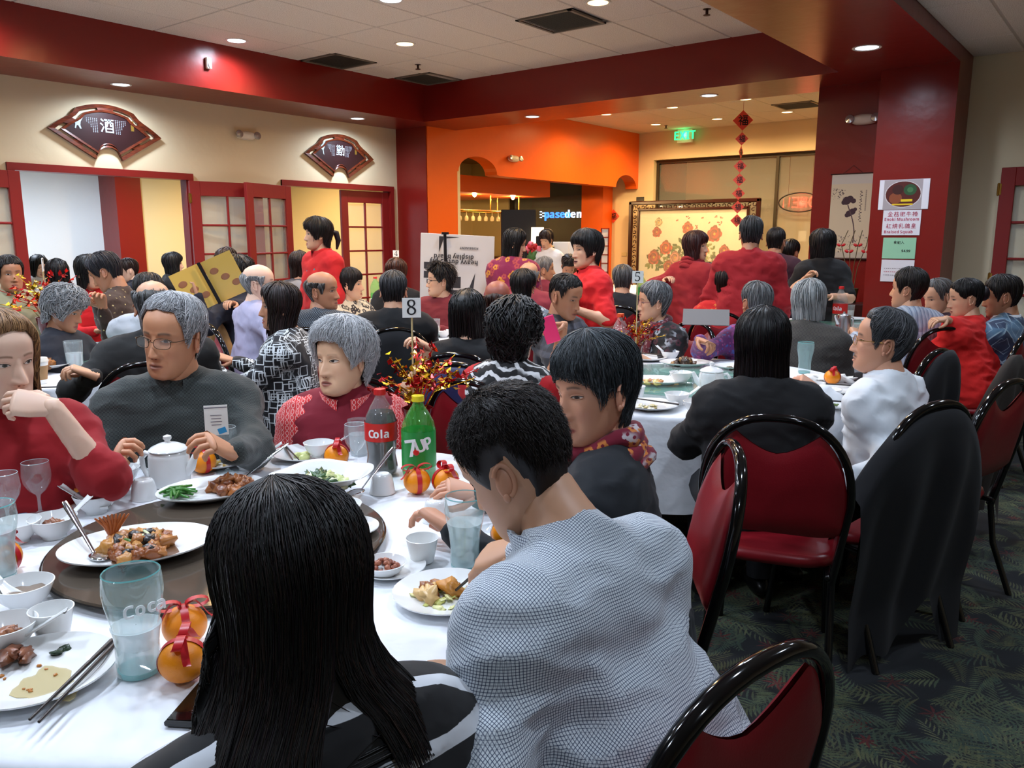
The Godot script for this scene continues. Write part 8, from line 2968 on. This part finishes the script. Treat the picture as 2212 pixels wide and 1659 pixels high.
func other_tables() -> void:
	# left table with the red vase
	put("vase","gold and red foil centrepiece in a tall red vase on the left table",Vector3(-4.855,0.768,-1.932),0,1.35)
	sign_card("7","thin card on a stick seen edge on in the left centrepiece",Vector3(-4.841,0.77,-1.926),1.291,152.201,0.07)
	var greenb := mat("green bottle",Color.WHITE)
	var t := bottle("green soda bottle with a red cap on the left table beside the foil centrepiece",Vector3(-5.218,0.742,-1.912),0.29,0.056,greenb,mat("lemon soda",Color.WHITE),0.4,mat("green label",Color.WHITE),0.2,0.58,mat("red cap",Color.WHITE))
	put("pitcher","steel pitcher at the left edge behind the green soda bottle",Vector3(-6.726,0.742,-2.377),30)
	put("pitcher","steel pitcher on the middle table before the dark red jacket",Vector3(-4.325,0.742,-4.665),160,0.95)
	put("pitcher","steel pitcher on the table by the poster column",Vector3(-1.657,0.742,-5.9),60)
	put("platter","white platter of golden pancakes on the left table",Vector3(-5.159,0.742,-2.205),0,0.85)
	put("platter","white platter with brown food below the red vase",Vector3(-4.513,0.768,-1.763),30,0.85)
	put("plate","plate with orange food beside the red vase",Vector3(-5.223,0.768,-2.025))
	put("bowl","paper coloured bowl on the golden pancakes platter",Vector3(-5.252,0.75,-2.217),0,1.1)
	put("bowl","white bowl at the elbow of the black suit jacket",Vector3(-5.138,0.742,-2.326),0,0.9)
	food("pancake","golden pancake slice on the left table's platter","food","pancakes on the left table",Vector3(-5.091,0.75,-2.188),0.08,0.06,12,Vector3(0.035,0.006,0.026),[rgb(206,140,60),rgb(226,180,96)],101,0.012,0.12)
	food("brown_food","brown piece of food on the platter below the red vase","food","brown food on the left table",Vector3(-4.476,0.776,-1.749),0.08,0.06,16,Vector3(0.026,0.012,0.02),[rgb(160,100,46),rgb(110,72,40)],103,0.02)
	food("orange_food","orange piece of food on the plate beside the red vase","food","orange food on the left table",Vector3(-5.162,0.776,-2.001),0.06,0.05,10,Vector3(0.022,0.01,0.016),[rgb(206,110,40),rgb(226,196,150)],105,0.014)
	put("tumbler","wide tumbler of iced water on the left table by the black suit sleeve",Vector3(-4.448,0.742,-1.881),0,1.35)
	t = thing("coffee_cup","takeaway coffee cup with a white lid and brown sleeve on the left table","cup",Vector3(-4.186,0.742,-1.6))
	var b := Buf.new()
	b.lathe([Vector2(0.001,0.0),Vector2(0.031,0.0),Vector2(0.044,0.11),Vector2(0.001,0.11)],28)
	part("paper_cup",b,mat("paper white",Color.WHITE),t)
	b = Buf.new()
	b.lathe([Vector2(0.0335,0.02),Vector2(0.0425,0.088),Vector2(0.0415,0.089)],28)
	part("sleeve",b,mat("kraft card",rgb(160,124,84),0.8),t)
	b = Buf.new()
	b.lathe([Vector2(0.0455,0.106),Vector2(0.0465,0.112),Vector2(0.043,0.118),Vector2(0.041,0.126),Vector2(0.001,0.125)],28)
	part("lid",b,mat("white plastic",Color.WHITE),t)
	put("chopstick","dark chopstick on the cloth beside the coffee cup",Vector3(-4.021,0.742,-1.576),138.603)
	b = Buf.new()
	for k in 9:
		b.lump(Vector3(0.018 * cos(k * 2.4),0.02 + 0.006 * (k % 3),0.018 * sin(k * 2.4)),Vector3(0.02,0.012,0.016),k,0.3)
	solo("paper_flower",b,mat("red paper",Color.WHITE),"red paper flower by the reaching hand of the man in the suit jacket","flower",Vector3(-4.252,0.742,-1.815))
	# open menu held up by the person in navy
	t = thing("menu","large open menu with yellow pages held up at the left","menu",Vector3(-4.92,1.137,-2.978),58.794)
	for k in 2:
		b = Buf.new()
		b.xf = Transform3D(Basis(Vector3.BACK,0.42) * Basis(Vector3.UP,0.25 * (1.0 - 2.0 * k)),Vector3(-0.09 + 0.2 * k,-0.04 + 0.085 * k,0))
		b.box(Vector3.ZERO,Vector3(0.21,0.29,0.004))
		part("page",b,mat("menu page",rgb(206,172,86),0.25),t)
		var pb := Buf.new()
		pb.xf = b.xf
		for q in 3:
			pb.ell(Vector3(-0.05 + 0.05 * q,0.06 - 0.06 * q,0.003),Vector3(0.03,0.022,0.001),12,6)
		part("printed_dish",pb,mat("menu print",rgb(150,100,70),0.3),t)
	b = Buf.new()
	b.xf = Transform3D(Basis(Vector3.BACK,0.42),Vector3(0.005,0.0,0.006))
	b.box(Vector3.ZERO,Vector3(0.022,0.3,0.01))
	part("spine",b,mat("black plastic",Color.WHITE),t)
	# middle
	put("plate","plate on the middle table before the black jacket",Vector3(-3.958,0.768,-4.094))
	food("mixed_piece","brown piece of food on the middle table","food","food on the middle table",Vector3(-3.96,0.776,-4.078),0.07,0.05,14,Vector3(0.02,0.01,0.015),[rgb(170,110,50),rgb(80,70,40)],111,0.02)
	put("bowl","white bowl on the middle table behind the number 8 card",Vector3(-3.883,0.742,-4.148))
	put("tumbler","tumbler of iced water on the middle table beside the long black hair",Vector3(-3.93,0.742,-4.112),0,1.1)
	put("tumbler","tall clear tumbler before the dark red jacket",Vector3(-4.853,0.742,-4.932),0,1.2)
	t = bottle("green soda bottle with a red cap left of the black jacket man's head",Vector3(-6.43,0.742,-5.828),0.28,0.055,greenb,mat("lemon soda",Color.WHITE),0.4,mat("clear label",rgb(206,214,206),0.4),0.1,0.2,mat("red cap",Color.WHITE))
	put("plate","plate of food by the elbow of the woven grey jacket",Vector3(-5.187,0.742,-4.477))
	put("bowl","white bowl by the elbow of the woven grey jacket",Vector3(-5.334,0.742,-4.554))
	sign_card("4","white card with the number 4 on a stick",Vector3(-6.477,0.742,-6.183),1.257,46.125,0.066)
	# table by the poster column and beyond
	t = bottle("cola bottle with a red label on the table by the poster column",Vector3(-1.914,0.742,-6.69),0.31,0.056,mat("clear bottle",Color.WHITE),mat("cola",Color.WHITE),0.06,mat("red label",Color.WHITE),0.3,0.56,mat("red cap",Color.WHITE))
	wrap_text(t,"Cola",0.03,mat("label white",Color.WHITE),0.057,0.135,-0.157,0.32)
	put("plate","plate of brown food on the table by the poster column",Vector3(-1.627,0.742,-6.352),0,0.9)
	food("brown_bite","brown bite of food on the table by the poster column","food","food by the poster column",Vector3(-1.625,0.75,-6.342),0.05,0.04,10,Vector3(0.018,0.012,0.014),[rgb(150,96,44),rgb(110,66,34)],113,0.02)
	put("plate","white plate at the far side of the table by the poster column",Vector3(-1.851,0.768,-6.879))
	put("tumbler","clear tumbler behind the cola bottle by the poster column",Vector3(-1.995,0.742,-7.281))
	put("tumbler","tumbler with ice in front of the steel pitcher at the right",Vector3(-1.528,0.742,-5.774))
	t = bottle("pale green soda bottle on the table before the carved screen",Vector3(-4.363,0.742,-7.847),0.3,0.056,greenb,mat("lemon soda",Color.WHITE),0.6,mat("green label",Color.WHITE),0.2,0.5,mat("green cap",rgb(60,120,60),0.4))
	put("plate","plate on the table before the carved screen",Vector3(-5.537,0.742,-10.281))
	put("plate","plate on the table by the brown dotted sweatshirt",Vector3(-7.117,0.742,-3.25))
	# a pink phone in the young man's hand,a newspaper on a chair
	b = Buf.new()
	b.box(Vector3.ZERO,Vector3(0.075,0.14,0.009),0.003)
	var ph := solo("mobile_phone",b,mat("pink case",rgb(236,50,110),0.35),"bright pink mobile phone case held by the young man with the buzz cut","phone",Vector3(-2.372,0.978,-3.328),43.479)
	ph.rotation_degrees.z = 18
	b = Buf.new()
	b.xf = Transform3D(Basis(Vector3.RIGHT,-0.9),Vector3.ZERO)
	b.box(Vector3.ZERO,Vector3(0.26,0.13,0.004))
	solo("newspaper",b,mat("newsprint",rgb(112,110,110),0.8),"folded newspaper lying before the red silk jacket","newspaper",Vector3(-1.966,0.99,-4.297),24.588)
